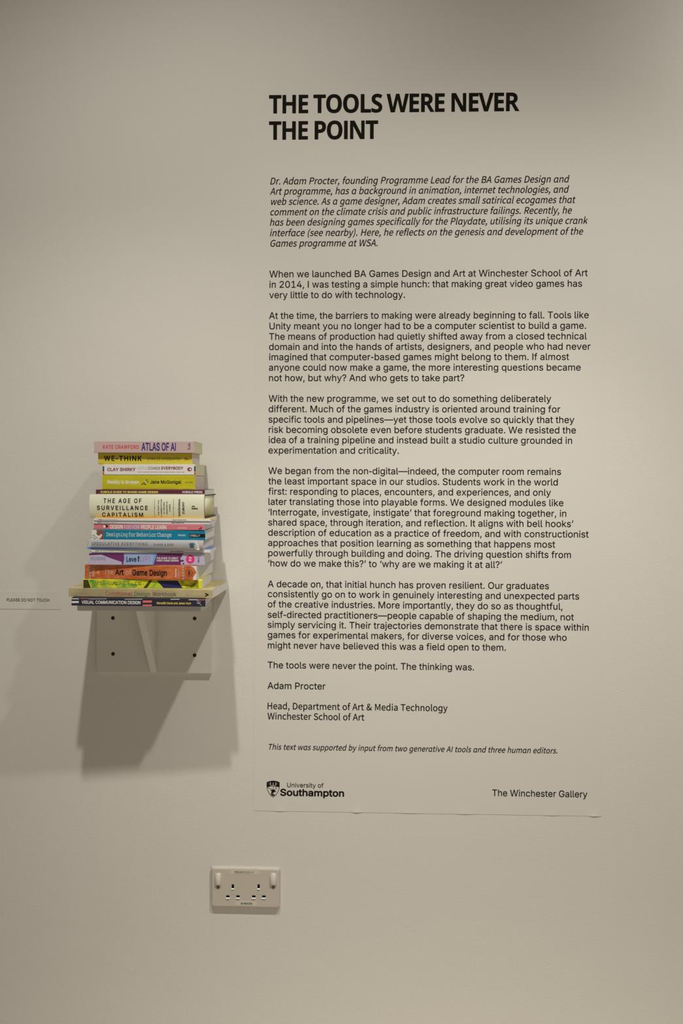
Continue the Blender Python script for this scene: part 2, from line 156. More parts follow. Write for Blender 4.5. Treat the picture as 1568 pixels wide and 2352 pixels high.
        '5': (0.891, [[198,-29,157,-21,131,-11,98,9,74,31,47,75,36,118,38,137,48,148,57,151,128,149,140,139,150,106,169,86,199,73,236,73,267,88,290,115,299,144,297,183,279,220,258,238,232,248,206,250,178,244,128,220,63,226,47,238,44,256,73,508,83,519,93,522,368,520,380,510,382,500,382,443,380,434,369,424,172,422,168,419,161,339,202,349,248,350,292,339,322,324,352,300,381,263,397,226,406,183,406,138,397,95,385,66,360,31,332,6,288,-18,247,-28]]),
        '6': (0.891, [[204,-29,164,-21,132,-8,102,13,75,43,54,80,43,121,40,174,44,200,57,243,88,304,230,514,247,522,318,522,327,519,336,510,337,490,229,333,276,327,311,315,345,294,367,272,390,234,401,198,405,168,401,113,393,85,377,53,353,22,331,4,281,-21,239,-29],[209,71,241,72,266,84,286,105,297,134,299,168,286,204,266,225,237,237,201,235,175,223,155,199,146,170,148,134,160,103,181,82]]),
        '7': (0.891, [[93,-22,76,-11,75,11,281,419,53,423,42,433,39,442,41,511,50,520,60,522,384,522,394,520,403,511,406,502,404,431,183,-9,173,-20,164,-22]]),
        '8': (0.891, [[202,-29,167,-24,133,-14,105,0,71,26,51,51,39,75,30,108,29,148,35,181,49,213,72,243,95,264,64,303,49,346,47,394,63,443,84,473,127,507,174,524,234,530,282,522,324,503,360,474,388,429,397,391,394,340,378,299,349,264,380,234,406,193,416,153,416,115,407,78,396,55,375,28,350,7,312,-14,273,-25],[211,71,243,72,273,81,288,91,303,111,309,134,303,163,292,180,267,199,233,208,190,204,160,188,140,160,136,130,147,101,172,81],[214,308,239,309,267,320,281,334,289,354,291,376,282,403,264,419,240,428,207,428,180,419,163,403,154,380,155,353,166,330,187,315]]),
        '9': (0.891, [[126,-22,108,-9,106,2,109,12,215,167,171,173,128,188,96,210,69,241,52,274,41,316,40,362,48,404,63,439,85,471,116,498,141,512,167,522,202,529,244,529,282,521,316,506,342,487,373,452,390,422,401,386,405,354,404,316,395,276,380,238,352,188,214,-15,198,-22],[221,262,247,265,274,281,291,304,299,333,297,367,282,401,261,420,226,430,194,425,175,413,155,388,146,357,149,319,163,290,189,269]]),
        'A': (0.943, [[13,-22,-4,-11,-5,9,177,509,187,520,195,522,280,520,292,509,298,494,476,11,475,-9,465,-20,455,-22,388,-22,373,-16,365,-4,320,117,152,118,148,114,107,-3,99,-16,84,-22],[185,218,285,219,235,365]]),
        'B': (0.897, [[56,-22,43,-16,37,-1,37,501,39,511,48,520,58,522,256,522,307,513,335,502,368,479,386,458,402,429,411,398,414,357,409,324,391,289,367,263,391,244,408,222,427,182,433,154,433,116,418,62,400,36,378,14,342,-6,311,-16,263,-22],[146,79,255,79,296,88,316,103,325,121,326,142,320,163,298,189,267,202,147,204],[146,303,246,304,280,315,293,326,305,347,308,369,300,394,286,410,257,420,146,421]]),
        'C': (1.003, [[243,-29,188,-19,146,-1,104,28,79,55,50,99,30,149,18,210,17,271,23,324,36,370,59,416,92,460,125,488,168,512,224,527,275,530,315,524,351,514,385,498,420,473,453,434,471,403,487,350,485,334,476,323,466,320,392,321,381,331,368,368,351,391,325,410,300,420,266,426,245,424,221,419,196,408,177,394,156,370,136,330,128,300,125,270,127,206,137,166,150,140,179,105,203,89,230,78,270,75,311,84,345,103,367,130,381,169,393,179,473,179,484,169,487,153,475,109,460,78,437,45,404,15,366,-8,333,-20,295,-28]]),
        'D': (0.987, [[56,-22,43,-16,37,-1,37,501,39,511,48,520,58,522,242,522,310,511,361,488,395,464,435,416,456,373,470,323,477,266,474,202,462,147,439,92,411,54,388,32,345,4,306,-11,236,-22],[146,79,226,79,282,90,320,112,339,133,354,161,364,192,369,228,369,274,361,319,346,356,333,376,318,391,291,407,266,416,231,421,146,419]]),
        'E': (0.823, [[56,-22,43,-16,37,-1,37,501,39,511,48,520,58,522,367,522,377,520,386,511,389,502,389,443,386,433,375,423,146,420,146,304,357,302,368,292,371,283,372,224,365,209,351,203,146,202,145,82,148,79,377,77,388,67,391,58,389,-11,380,-20,370,-22]]),
        'F': (0.806, [[56,-22,43,-16,37,-1,37,501,39,511,48,520,58,522,363,522,373,520,382,511,385,502,385,443,382,433,371,423,148,421,145,418,146,297,348,295,360,285,363,276,360,207,351,198,341,195,146,194,144,-8,134,-19,125,-22]]),
        'G': (1.023, [[244,-29,188,-19,144,0,106,26,76,57,54,91,30,149,18,210,17,271,22,318,37,374,61,421,93,463,135,495,173,514,221,527,273,530,319,523,353,513,388,495,417,474,440,451,471,404,487,356,487,334,477,323,468,320,393,321,381,331,368,363,352,386,333,404,315,414,293,422,258,426,229,422,200,410,180,396,154,366,140,340,128,300,125,270,127,206,137,166,150,140,166,118,185,100,211,85,244,76,273,75,299,79,328,90,356,113,375,145,382,173,276,173,268,176,258,186,256,253,263,266,276,273,478,272,489,262,492,253,492,175,485,134,474,100,454,64,418,23,386,1,340,-19,298,-28]]),
        'H': (1.016, [[56,-22,43,-16,37,-1,37,501,40,511,57,522,123,522,133,520,142,511,145,501,146,307,360,306,363,309,365,509,374,519,383,522,450,522,460,519,469,511,472,501,472,-1,468,-11,451,-22,385,-22,375,-20,365,-9,362,204,148,205,145,202,144,-8,134,-19,125,-22]]),
        'I': (0.360, [[53,-22,40,-16,34,-1,34,502,40,516,53,522,125,522,139,516,146,501,146,-2,139,-16,127,-22]]),
        'J': (0.779, [[163,-29,127,-23,99,-13,61,13,39,37,22,70,13,105,12,178,22,189,31,192,104,190,116,181,118,173,119,133,123,111,141,85,163,74,191,72,213,79,227,89,241,114,245,143,247,508,257,519,266,522,338,520,350,510,353,500,353,121,345,80,336,58,317,29,276,-6,252,-18,218,-27]]),
        'K': (0.917, [[56,-22,43,-16,37,-1,37,501,40,511,57,522,123,522,133,520,142,511,145,501,147,306,346,520,356,522,441,522,451,519,463,502,456,483,270,281,459,14,463,2,460,-11,451,-20,441,-22,365,-22,350,-16,192,203,145,153,145,-1,142,-11,133,-20,125,-22]]),
        'L': (0.772, [[56,-22,43,-16,37,-1,37,502,43,516,56,522,125,522,138,516,145,501,146,81,363,77,375,67,378,58,378,-2,371,-16,356,-22]]),
        'M': (1.235, [[56,-22,43,-16,37,-1,37,501,43,516,58,522,150,522,160,520,170,510,310,151,448,511,457,520,467,522,558,522,573,516,580,501,580,-1,573,-16,558,-22,495,-22,485,-20,474,-8,472,281,357,-8,347,-20,337,-22,280,-22,271,-20,261,-9,143,280,141,-8,131,-19,122,-22]]),
        'N': (1.029, [[56,-22,43,-16,37,-1,37,501,40,511,48,520,58,522,135,522,151,515,368,176,371,508,381,519,390,522,456,522,466,519,475,511,478,501,478,-1,475,-11,466,-20,456,-22,380,-22,363,-14,146,327,144,-8,134,-19,125,-22]]),
        'O': (1.048, [[243,-29,188,-19,149,-3,103,30,75,60,48,103,29,154,18,210,17,271,24,325,42,385,64,424,95,463,136,495,178,515,224,527,275,530,331,520,375,503,421,471,449,441,482,385,495,346,506,289,507,228,499,169,482,114,458,71,419,27,383,1,333,-20,281,-29],[252,75,289,77,316,86,341,100,362,121,377,144,390,176,398,214,401,250,392,319,378,354,361,379,343,398,315,414,265,426,231,422,209,414,185,400,168,385,149,358,136,330,125,270,125,230,131,188,154,134,173,111,194,94,229,79]]),
        'P': (0.874, [[56,-22,43,-16,37,-1,37,501,39,511,48,520,58,522,251,522,303,513,335,501,365,481,384,462,401,437,416,402,424,361,424,323,416,282,404,251,368,205,341,185,315,173,250,160,146,159,143,-9,133,-20,125,-22],[146,262,245,261,272,268,290,278,309,303,317,342,312,369,299,397,278,412,253,420,146,421]]),
        'Q': (1.048, [[390,-69,376,-62,343,-18,291,-28,233,-28,193,-20,140,2,109,24,82,51,55,90,36,130,22,182,17,227,20,301,36,370,61,420,92,460,140,498,180,516,221,527,279,529,323,523,363,509,402,486,438,454,464,419,487,374,498,336,506,289,507,229,502,182,493,145,474,99,457,70,428,35,479,-34,482,-50,475,-63,461,-69],[256,75,272,77,221,146,218,159,225,172,240,179,315,178,326,170,363,124,377,144,389,172,397,205,401,250,393,315,382,346,366,373,353,389,326,409,304,419,269,426,236,423,211,415,186,401,165,382,150,360,136,330,125,270,125,230,131,186,140,160,156,130,177,106,196,92,221,81]]),
        'R': (0.883, [[56,-22,43,-16,37,-1,37,501,39,511,48,520,58,522,252,522,306,513,342,498,375,475,404,437,421,388,425,338,419,293,402,253,372,216,342,193,440,12,443,-1,440,-11,431,-20,421,-22,346,-22,336,-20,324,-7,230,170,148,171,145,168,143,-9,133,-20,125,-22],[146,274,247,274,270,278,294,289,309,308,317,338,314,372,302,396,283,411,255,420,146,421]]),
        'S': (0.878, [[197,-31,132,-18,103,-6,71,16,44,45,28,74,16,116,18,144,27,153,36,156,111,155,122,144,132,112,148,92,188,74,233,71,266,78,297,95,308,108,316,126,315,151,301,169,279,181,137,225,108,239,76,261,51,289,38,312,29,348,29,383,38,422,50,447,69,471,96,493,127,511,166,523,199,529,247,529,281,523,316,512,346,496,375,472,396,444,408,418,416,382,413,361,404,352,396,349,323,350,312,361,300,396,284,411,251,425,207,428,169,417,148,401,136,378,138,356,153,337,169,327,317,280,353,261,378,242,402,214,416,188,424,152,424,122,417,88,403,57,379,25,357,7,327,-11,286,-25,239,-31]]),
        'T': (0.882, [[186,-22,173,-16,166,-1,166,419,31,421,21,424,12,433,9,442,10,508,21,520,31,522,418,521,430,511,432,501,432,442,430,433,421,424,411,421,275,419,275,-2,268,-16,256,-22]]),
        'U': (1.017, [[233,-30,177,-20,123,5,82,41,64,65,49,95,37,154,38,508,48,519,58,522,123,522,132,519,141,510,144,500,144,180,149,143,165,112,190,90,225,76,263,73,305,82,330,98,347,118,360,146,363,163,364,508,374,519,383,522,457,520,469,510,472,500,472,150,457,91,440,59,420,34,377,0,350,-14,311,-25,273,-31]]),
        'V': (0.943, [[197,-22,184,-16,178,-6,-2,483,-6,498,-4,509,5,520,15,522,85,522,94,520,103,511,237,135,368,511,377,520,385,522,464,520,476,508,476,489,295,-8,285,-19,275,-22]]),
        'W': (1.349, [[149,-22,137,-16,129,-2,-6,494,-5,508,0,516,15,522,82,522,92,520,101,511,190,172,281,511,290,520,300,522,374,522,384,520,396,504,484,171,573,511,582,520,592,522,658,522,673,516,680,502,677,482,544,-2,537,-16,522,-22,447,-22,437,-20,428,-11,337,317,247,-9,237,-20,228,-22]]),
        'X': (0.932, [[15,-22,-2,-9,-5,2,-2,12,168,257,9,488,7,501,10,512,18,520,28,522,103,522,114,519,233,347,351,516,366,522,438,522,450,519,460,503,457,487,299,258,467,12,470,-1,466,-12,458,-20,448,-22,375,-22,359,-16,233,166,106,-16,91,-22]]),
        'Y': (0.928, [[197,-22,184,-16,177,-1,177,198,-4,488,-6,498,-4,509,5,520,15,522,90,522,106,516,233,312,358,516,373,522,457,520,468,508,467,488,286,198,284,-9,274,-20,265,-22]]),
        'Z': (0.862, [[38,-22,25,-16,18,-2,21,57,269,419,31,423,20,433,17,442,20,511,29,520,39,522,390,522,400,520,409,511,412,502,412,452,408,439,161,81,400,77,411,67,414,58,412,-11,403,-20,393,-22]]),
        'a': (0.765, [[139,-30,105,-24,77,-13,45,9,28,31,17,52,7,91,7,121,14,152,32,183,65,210,120,230,245,249,249,253,244,275,237,287,222,297,197,303,175,301,140,287,114,253,107,248,94,247,30,266,20,277,20,298,39,332,57,353,87,375,117,389,174,400,218,399,255,391,293,374,319,352,340,321,349,291,354,260,352,-8,342,-19,333,-22,272,-22,261,-19,249,-5,223,-19,194,-28],[166,67,203,73,232,93,246,118,248,152,159,140,135,133,119,121,113,103,119,85,134,73]]),
        'b': (0.834, [[207,-30,169,-21,135,-1,126,-16,111,-23,50,-23,41,-20,31,-9,29,500,32,510,44,520,114,522,122,519,131,510,134,500,135,373,169,392,201,399,250,399,294,388,325,370,355,343,376,313,395,269,405,214,405,156,395,101,375,55,346,17,305,-13,260,-28],[212,69,245,74,272,93,293,133,300,184,294,235,276,273,251,294,219,302,185,295,157,274,140,236,133,191,138,140,155,101,180,77]]),
        'c': (0.778, [[185,-30,149,-24,112,-9,72,21,52,45,30,83,21,106,12,150,11,204,18,249,31,290,53,327,79,356,110,378,142,392,178,399,215,401,277,388,325,359,345,339,366,309,377,279,376,264,360,250,295,235,278,246,259,281,237,295,202,302,182,299,162,290,142,273,134,259,119,209,119,160,133,113,146,93,159,81,173,74,197,68,227,71,253,84,267,99,283,130,297,137,364,122,376,111,379,95,363,56,347,32,303,-5,274,-19,247,-27]]),
        'd': (0.834, [[174,-30,129,-20,94,-1,60,30,33,74,18,119,11,165,14,231,28,285,44,318,69,350,98,374,130,390,168,399,218,399,252,390,282,374,282,500,285,510,294,519,303,522,374,520,386,510,389,500,387,-9,377,-20,368,-23,307,-23,292,-16,283,-1,238,-25,208,-31],[196,69,229,74,246,83,258,95,277,133,284,171,280,229,264,268,240,292,203,302,172,297,144,276,125,241,117,199,121,145,139,101,166,76]]),
        'e': (0.794, [[189,-30,147,-23,110,-8,75,17,58,36,38,66,20,110,12,149,11,203,16,241,28,281,44,314,74,352,103,374,137,390,175,399,212,401,258,393,294,378,325,356,352,325,371,290,382,253,387,211,387,166,380,151,365,144,121,144,126,120,139,98,160,80,189,70,220,68,248,76,270,94,284,119,298,126,364,112,379,98,379,79,364,46,347,24,317,-1,282,-19,254,-26],[123,240,273,239,276,243,264,269,245,290,219,300,195,302,174,298,152,286,134,266]]),
        'f': (0.499, [[76,-22,63,-16,56,-1,56,297,5,299,-9,306,-16,321,-14,381,-5,392,3,395,56,396,58,446,65,473,83,501,116,527,140,537,177,544,211,542,245,535,259,523,261,511,243,449,226,438,192,444,180,442,169,437,163,423,163,395,226,395,243,384,246,373,246,321,244,311,232,300,162,297,160,-8,150,-19,141,-22]]),
        'g': (0.836, [[182,-170,135,-163,83,-139,54,-114,34,-87,27,-71,30,-57,40,-47,84,-22,102,-18,117,-25,144,-56,165,-68,193,-73,237,-69,264,-55,274,-44,282,-21,283,8,253,-8,227,-15,165,-17,132,-9,102,5,60,38,44,60,28,91,12,153,12,224,26,283,49,325,79,360,107,379,143,394,184,401,218,399,255,389,283,372,292,389,304,395,374,394,386,384,389,374,389,-25,379,-70,354,-113,332,-134,308,-149,253,-167],[190,81,210,81,233,86,262,107,278,140,285,183,279,234,262,273,247,288,233,295,203,302,169,295,145,278,128,249,117,201,121,150,135,115,159,91]]),
        'h': (0.806, [[49,-22,36,-16,29,-1,29,502,36,516,49,522,114,522,127,516,134,502,135,375,164,390,205,400,242,400,275,393,306,380,326,365,344,344,359,318,373,262,373,-2,366,-16,351,-22,289,-22,280,-20,271,-11,268,-1,267,252,258,276,245,289,226,298,205,301,175,295,159,286,146,269,137,248,134,229,132,-9,122,-20,114,-22]]),
        'i': (0.328, [[49,-22,36,-16,29,-1,29,374,36,388,49,395,114,395,127,388,134,373,134,-2,127,-16,115,-22],[74,413,50,420,31,437,21,454,18,484,27,508,46,527,67,536,90,537,114,530,132,516,144,494,147,467,139,444,120,424,97,414]]),
        'k': (0.748, [[49,-22,36,-16,29,-1,29,502,36,516,49,522,114,522,127,516,134,501,135,260,269,392,279,395,354,395,364,392,373,383,375,369,368,354,229,211,382,16,388,-2,381,-16,367,-22,287,-22,277,-20,149,140,134,126,134,-1,131,-11,122,-20,114,-22]]),
        'l': (0.372, [[121,-24,87,-17,60,0,41,26,31,58,29,501,36,516,50,523,114,523,123,520,133,508,134,88,139,74,169,75,184,67,189,60,200,6,198,-8,184,-19,151,-25]]),
        'm': (1.199, [[49,-22,36,-16,29,-1,29,373,32,383,41,392,51,395,112,395,126,388,135,376,177,397,209,402,236,401,277,387,315,354,342,377,365,390,400,400,436,402,489,391,510,379,537,355,560,316,569,274,570,-1,568,-11,559,-19,549,-22,485,-22,476,-19,466,-8,463,268,449,291,414,302,396,301,373,291,360,274,353,256,349,-9,340,-20,330,-22,269,-22,254,-16,247,-1,247,262,241,278,233,289,221,297,194,302,159,290,145,274,136,251,133,-8,123,-19,114,-22]]),
        'n': (0.805, [[49,-22,36,-16,29,-1,29,373,32,383,41,392,50,395,111,395,125,388,134,373,164,390,189,397,242,400,275,393,306,380,330,361,349,337,363,309,372,273,373,-1,370,-11,361,-20,351,-22,289,-22,280,-20,271,-11,268,-1,267,252,258,276,245,289,226,298,205,301,175,295,159,286,146,269,137,248,134,229,132,-9,122,-20,114,-22]]),
        'o': (0.816, [[185,-30,149,-24,112,-9,72,21,52,45,30,83,21,106,12,150,11,204,18,249,31,290,53,327,79,356,110,378,142,392,178,399,215,401,262,393,295,379,329,356,350,333,372,300,386,266,396,216,397,170,392,128,378,83,364,56,338,22,303,-5,278,-18,233,-29],[194,69,232,72,262,92,281,124,291,173,287,224,269,268,244,292,205,302,168,294,142,273,124,234,117,196,120,153,134,110,159,81]]),
        'p': (0.834, [[49,-162,36,-156,29,-141,31,381,41,392,50,395,111,395,126,388,135,372,166,391,204,400,256,398,301,384,331,365,355,343,378,310,395,269,405,214,405,157,395,102,381,66,366,41,342,14,312,-9,277,-24,244,-30,197,-29,171,-22,135,-2,134,-141,131,-151,122,-160,114,-163],[208,69,242,73,272,94,290,125,299,167,298,215,284,260,261,288,227,301,196,299,167,285,146,254,134,208,136,154,151,108,174,81]]),
        'r': (0.509, [[49,-22,36,-16,29,-1,31,381,41,392,51,395,112,395,125,388,132,377,160,392,182,399,216,401,248,398,259,388,262,379,262,317,259,307,241,295,197,298,171,291,152,278,137,253,134,237,132,-9,123,-19,114,-22]]),
        's': (0.717, [[158,-30,101,-18,55,10,33,36,22,58,13,88,15,104,27,114,96,127,111,116,123,90,134,79,154,70,183,67,208,71,228,81,240,95,238,111,219,125,108,155,63,181,40,206,30,226,24,254,24,284,32,315,42,334,61,358,87,377,117,390,148,398,212,399,254,389,296,364,311,349,331,318,341,289,338,274,327,264,261,251,247,258,232,284,221,295,202,303,179,304,162,302,141,292,130,278,132,263,151,249,264,218,308,193,328,172,341,149,347,123,347,86,340,58,327,35,306,11,286,-4,254,-19,226,-27]]),
        't': (0.447, [[148,-26,121,-21,90,-7,66,13,50,39,41,77,41,297,-2,300,-13,310,-16,319,-14,381,-2,393,41,396,42,467,48,479,62,486,135,483,144,474,146,465,147,396,208,393,220,383,223,374,223,319,216,305,202,299,147,297,146,92,148,82,155,73,200,75,215,68,222,50,231,-1,225,-15,213,-21,182,-27]]),
        'u': (0.806, [[161,-27,121,-18,83,3,56,33,38,69,29,118,31,381,41,392,51,395,114,395,122,392,131,383,134,373,134,136,137,117,147,94,162,80,179,74,207,72,227,78,244,87,258,104,267,129,270,381,279,392,289,395,359,393,370,383,373,373,371,-9,361,-19,352,-22,292,-23,277,-16,269,0,241,-16,212,-25]]),
        'v': (0.765, [[156,-22,144,-16,134,3,-2,359,-5,371,-3,383,6,392,16,395,85,395,102,384,191,143,279,382,289,392,298,395,365,395,375,392,385,381,385,362,244,-7,233,-19,224,-22]]),
        'w': (1.115, [[132,-22,119,-16,111,-1,3,358,0,374,7,388,22,395,87,395,97,392,105,383,167,169,225,377,237,392,247,395,313,395,322,392,332,382,390,169,452,382,462,392,472,395,535,395,550,388,557,374,556,361,447,2,438,-16,423,-22,362,-22,352,-20,343,-11,279,206,216,-11,207,-20,198,-22]]),
        'y': (0.765, [[71,-165,40,-158,26,-144,25,-131,39,-77,45,-68,58,-62,90,-66,106,-62,122,-39,134,-1,-2,359,-5,371,-3,383,6,392,16,395,85,395,102,384,191,143,280,383,289,392,299,395,375,392,385,381,384,358,209,-93,188,-123,155,-150,114,-164]]),
        'z': (0.748, [[38,-22,25,-16,19,-2,21,57,204,293,38,297,28,307,25,316,28,383,37,392,47,395,328,395,338,392,347,383,350,374,347,314,169,79,343,75,353,66,356,57,353,-11,344,-20,334,-22]]),
        '’': (0.348, [[48,291,31,302,28,317,59,508,70,520,79,523,157,521,168,511,171,496,118,304,108,293,99,290]]),
    },
    'M': {
        ' ': (0.360, []),
        '&': (0.928, [[165,-15,129,-10,100,0,69,21,48,41,25,84,18,122,20,152,30,187,48,216,78,248,114,277,92,334,85,378,86,414,100,456,128,489,150,503,183,514,219,515,259,503,287,481,305,446,310,402,303,371,285,338,253,303,201,259,254,191,316,133,352,191,384,274,449,275,452,264,425,192,400,142,369,93,401,71,454,49,458,39,443,-9,436,-15,390,0,321,39,288,15,245,-5,205,-14],[175,48,193,48,221,54,250,68,268,82,203,148,146,220,119,195,105,176,94,149,92,123,102,92,118,71,140,57],[170,316,218,350,242,386,247,411,244,428,236,446,221,456,200,459,180,452,167,442,156,423,151,403,151,378,157,348]]),
        '(': (0.461, [[161,-139,119,-68,82,28,60,134,57,233,65,324,82,396,118,489,153,554,165,564,202,547,206,537,169,462,141,374,124,281,122,177,133,84,151,13,174,-51,207,-117,197,-126]]),
        ')': (0.461, [[64,-140,27,-123,23,-114,65,-29,90,47,107,147,110,244,101,322,81,407,57,471,22,539,31,549,68,564,74,560,87,538,118,477,136,434,156,369,171,279,174,176,161,78,136,-11,93,-103,76,-133]]),
        ',': (0.379, [[49,-135,44,-130,30,-90,72,-61,91,-33,97,-10,71,-2,54,12,45,34,47,57,54,72,74,88,88,92,116,90,137,77,152,51,157,17,152,-29,138,-63,117,-91,87,-118]]),
        '-': (0.473, [[30,161,25,168,25,214,30,220,206,221,212,216,213,168,208,161]]),
        '.': (0.379, [[85,-15,67,-7,51,8,44,29,44,47,50,67,66,84,80,91,102,92,120,86,137,71,146,49,146,29,139,11,123,-7,103,-15]]),
        'A': (0.829, [[1,-6,-3,3,165,500,172,506,245,506,257,477,417,-2,411,-6,346,-6,339,-2,292,146,122,146,72,-2,66,-6],[141,209,272,211,206,425]]),
        'B': (0.896, [[67,-6,63,1,63,502,70,506,253,505,303,496,343,478,369,456,386,428,394,399,395,368,389,333,379,312,355,284,335,269,366,255,393,233,406,216,419,188,424,153,423,126,416,96,405,71,388,48,363,28,323,8,291,-1,241,-6],[139,57,253,59,288,67,317,80,336,101,348,132,348,164,336,193,326,204,306,217,267,229,232,232,139,232],[139,294,241,296,273,304,297,317,311,333,320,361,319,386,310,411,292,427,250,441,139,443]]),
        'C': (0.870, [[248,-15,219,-12,188,-5,150,12,119,34,79,79,57,118,44,159,35,218,35,281,44,339,56,377,75,413,106,452,153,488,183,502,221,512,279,515,314,508,355,491,390,465,404,451,404,444,366,401,314,436,288,444,260,447,209,437,186,426,157,401,127,349,112,284,112,218,125,158,138,128,153,103,184,76,210,62,261,52,296,58,333,74,375,109,384,104,417,63,386,30,344,3,295,-12]]),
        'D': (0.939, [[67,-6,63,1,63,502,70,506,225,505,280,496,316,482,347,464,391,418,414,378,426,338,435,266,433,201,415,128,399,96,375,63,346,37,317,19,283,5,242,-4,206,-6],[139,58,220,60,250,67,281,80,301,94,329,127,349,176,356,217,358,267,353,311,342,348,330,373,309,401,277,423,248,435,195,442,138,441]]),
        'E': (0.804, [[67,-6,63,1,63,502,70,506,358,506,363,499,363,447,358,440,138,438,138,297,323,296,328,289,328,237,321,230,139,229,138,63,141,60,365,60,370,53,370,-2,363,-6]]),
        'F': (0.753, [[67,-6,63,1,63,502,70,506,358,506,363,499,363,447,358,440,138,439,138,285,325,283,329,277,329,224,322,219,139,218,137,-2,131,-6]]),
        'G': (0.940, [[255,-15,208,-8,161,8,126,29,96,58,74,88,60,114,44,159,36,201,33,259,40,318,56,376,75,412,97,441,129,471,156,488,190,503,228,512,288,515,325,508,370,490,404,465,418,451,418,444,380,401,326,436,279,447,221,439,190,426,170,411,140,374,127,348,117,313,111,241,115,202,124,163,139,128,155,103,191,73,216,62,255,54,290,54,320,60,345,72,356,81,356,198,253,200,248,207,249,261,255,265,421,264,426,258,426,49,400,24,355,0,306,-12]]),
        'H': (0.993, [[67,-6,63,1,64,503,70,506,131,506,137,502,139,297,356,296,359,299,359,502,366,506,432,505,435,499,434,-3,428,-6,366,-6,359,-2,358,229,141,230,138,227,137,-2,131,-6]]),
        'I': (0.400, [[67,-6,63,1,63,501,70,506,132,506,138,499,138,-1,131,-6]]),
        'J': (0.730, [[146,-15,98,-5,66,13,31,48,18,73,68,109,74,106,102,71,134,55,156,52,182,57,194,62,211,76,223,102,230,152,230,501,237,506,301,506,305,499,305,122,295,73,273,33,236,2,188,-14]]),
        'K': (0.881, [[67,-6,63,1,63,502,70,506,131,506,137,502,140,267,338,505,416,506,420,501,419,496,266,309,441,8,443,-2,437,-6,368,-6,362,-2,216,248,138,156,137,-2,131,-6]]),
        'L': (0.741, [[67,-6,63,1,63,501,70,506,132,506,138,499,138,62,351,60,356,53,356,-1,350,-6]]),
        'M': (1.108, [[67,-6,63,1,64,503,70,506,145,506,151,502,278,148,403,502,410,506,488,505,491,499,490,-3,485,-6,427,-6,420,-1,420,308,423,376,304,49,298,44,256,44,247,53,128,376,131,319,131,-1,125,-6]]),
        'N': (0.986, [[67,-6,63,1,64,503,70,506,133,506,140,502,363,112,358,219,358,501,365,506,427,505,430,499,429,-3,423,-6,360,-6,353,-2,130,389,134,312,134,-1,127,-6]]),
        'O': (1.012, [[244,-15,199,-8,151,10,120,31,93,59,62,108,44,159,36,202,33,262,36,302,47,356,71,412,93,442,123,472,146,488,179,503,214,512,264,515,324,504,355,491,386,470,414,442,433,416,449,383,463,342,471,299,473,249,471,204,462,157,449,119,433,87,414,61,382,28,329,-2,290,-12],[252,53,278,55,319,71,340,88,355,106,380,154,389,188,396,251,388,322,369,374,354,398,333,419,303,437,254,447,203,437,170,417,151,397,125,346,117,317,111,263,117,184,130,144,150,107,168,86,199,65,229,55]]),
        'P': (0.864, [[67,-6,63,1,63,502,70,506,250,505,291,498,328,486,349,474,371,455,396,413,405,353,402,319,386,272,371,251,349,229,302,205,245,194,139,192,137,-2,131,-6],[139,257,208,256,250,260,286,272,306,286,319,303,329,342,325,386,311,412,283,431,248,440,139,442]]),
        'Q': (1.012, [[393,-131,354,-127,328,-119,279,-91,243,-55,217,-12,159,5,113,38,82,73,54,128,41,171,33,240,36,301,44,344,57,384,91,440,124,473,148,489,178,503,220,513,269,514,325,504,345,495,384,471,413,443,433,415,450,380,467,320,473,254,469,198,454,133,425,75,400,44,353,9,302,-11,312,-27,326,-40,371,-61,404,-67,435,-65,464,-59,471,-62,483,-109,480,-119,448,-129],[240,51,276,52,299,59,323,71,346,91,368,124,380,153,395,224,395,279,389,315,368,376,346,407,321,428,294,440,259,447,231,446,208,439,183,427,156,403,137,375,124,341,116,310,111,263,117,184,126,151,149,106,165,86,185,70,208,59]]),
        'R': (0.866, [[67,-6,63,1,63,502,70,506,241,506,300,498,337,485,373,457,396,421,405,381,405,337,395,297,376,266,347,238,298,213,417,8,420,-2,413,-6,340,-5,218,205,141,206,138,203,137,-2,131,-6],[139,269,248,271,281,280,306,295,321,317,330,348,326,391,314,413,291,430,256,440,139,442]]),
        'S': (0.813, [[190,-15,142,-7,91,13,47,42,28,61,27,68,60,107,71,114,113,82,152,63,206,52,247,58,280,73,296,91,306,121,302,153,290,175,266,192,140,249,95,278,73,302,57,332,50,361,50,389,56,417,67,442,81,462,111,487,136,501,163,509,231,515,282,504,313,491,350,466,365,451,365,443,327,401,290,427,248,443,207,447,170,439,147,427,132,406,126,386,131,359,144,338,161,325,287,268,337,237,360,213,372,192,383,156,384,133,381,106,367,67,354,47,330,23,295,1,266,-8,237,-14]]),
        'T': (0.817, [[171,-6,166,1,166,438,19,440,15,447,15,502,22,506,389,506,394,499,394,447,389,440,243,438,242,-1,236,-6]]),
        'U': (0.984, [[234,-15,187,-8,141,12,113,34,95,58,80,87,68,126,61,194,61,502,67,506,129,506,135,502,136,202,141,148,153,109,172,81,207,59,246,52,282,58,312,73,331,93,345,119,353,146,358,184,358,501,365,506,427,506,432,499,432,193,424,126,412,86,398,58,383,39,351,12,305,-8,276,-14]]),
        'V': (0.784, [[159,-6,154,-1,146,22,-5,502,1,506,66,506,73,501,198,86,321,501,329,506,394,506,398,499,395,487,240,-1,233,-6]]),
        'W': (1.198, [[121,-6,117,-1,15,478,13,504,82,506,89,501,167,98,266,502,272,506,334,504,405,236,437,95,514,501,521,506,584,504,586,496,579,458,482,-4,402,-6,394,-1,300,385,205,-2,198,-6]]),
        'X': (0.782, [[10,-6,5,-1,7,6,149,258,16,496,17,503,22,506,96,504,200,313,298,503,303,506,372,505,374,493,242,254,382,9,384,-3,378,-6,311,-6,305,-2,192,202,84,-3,78,-6]]),
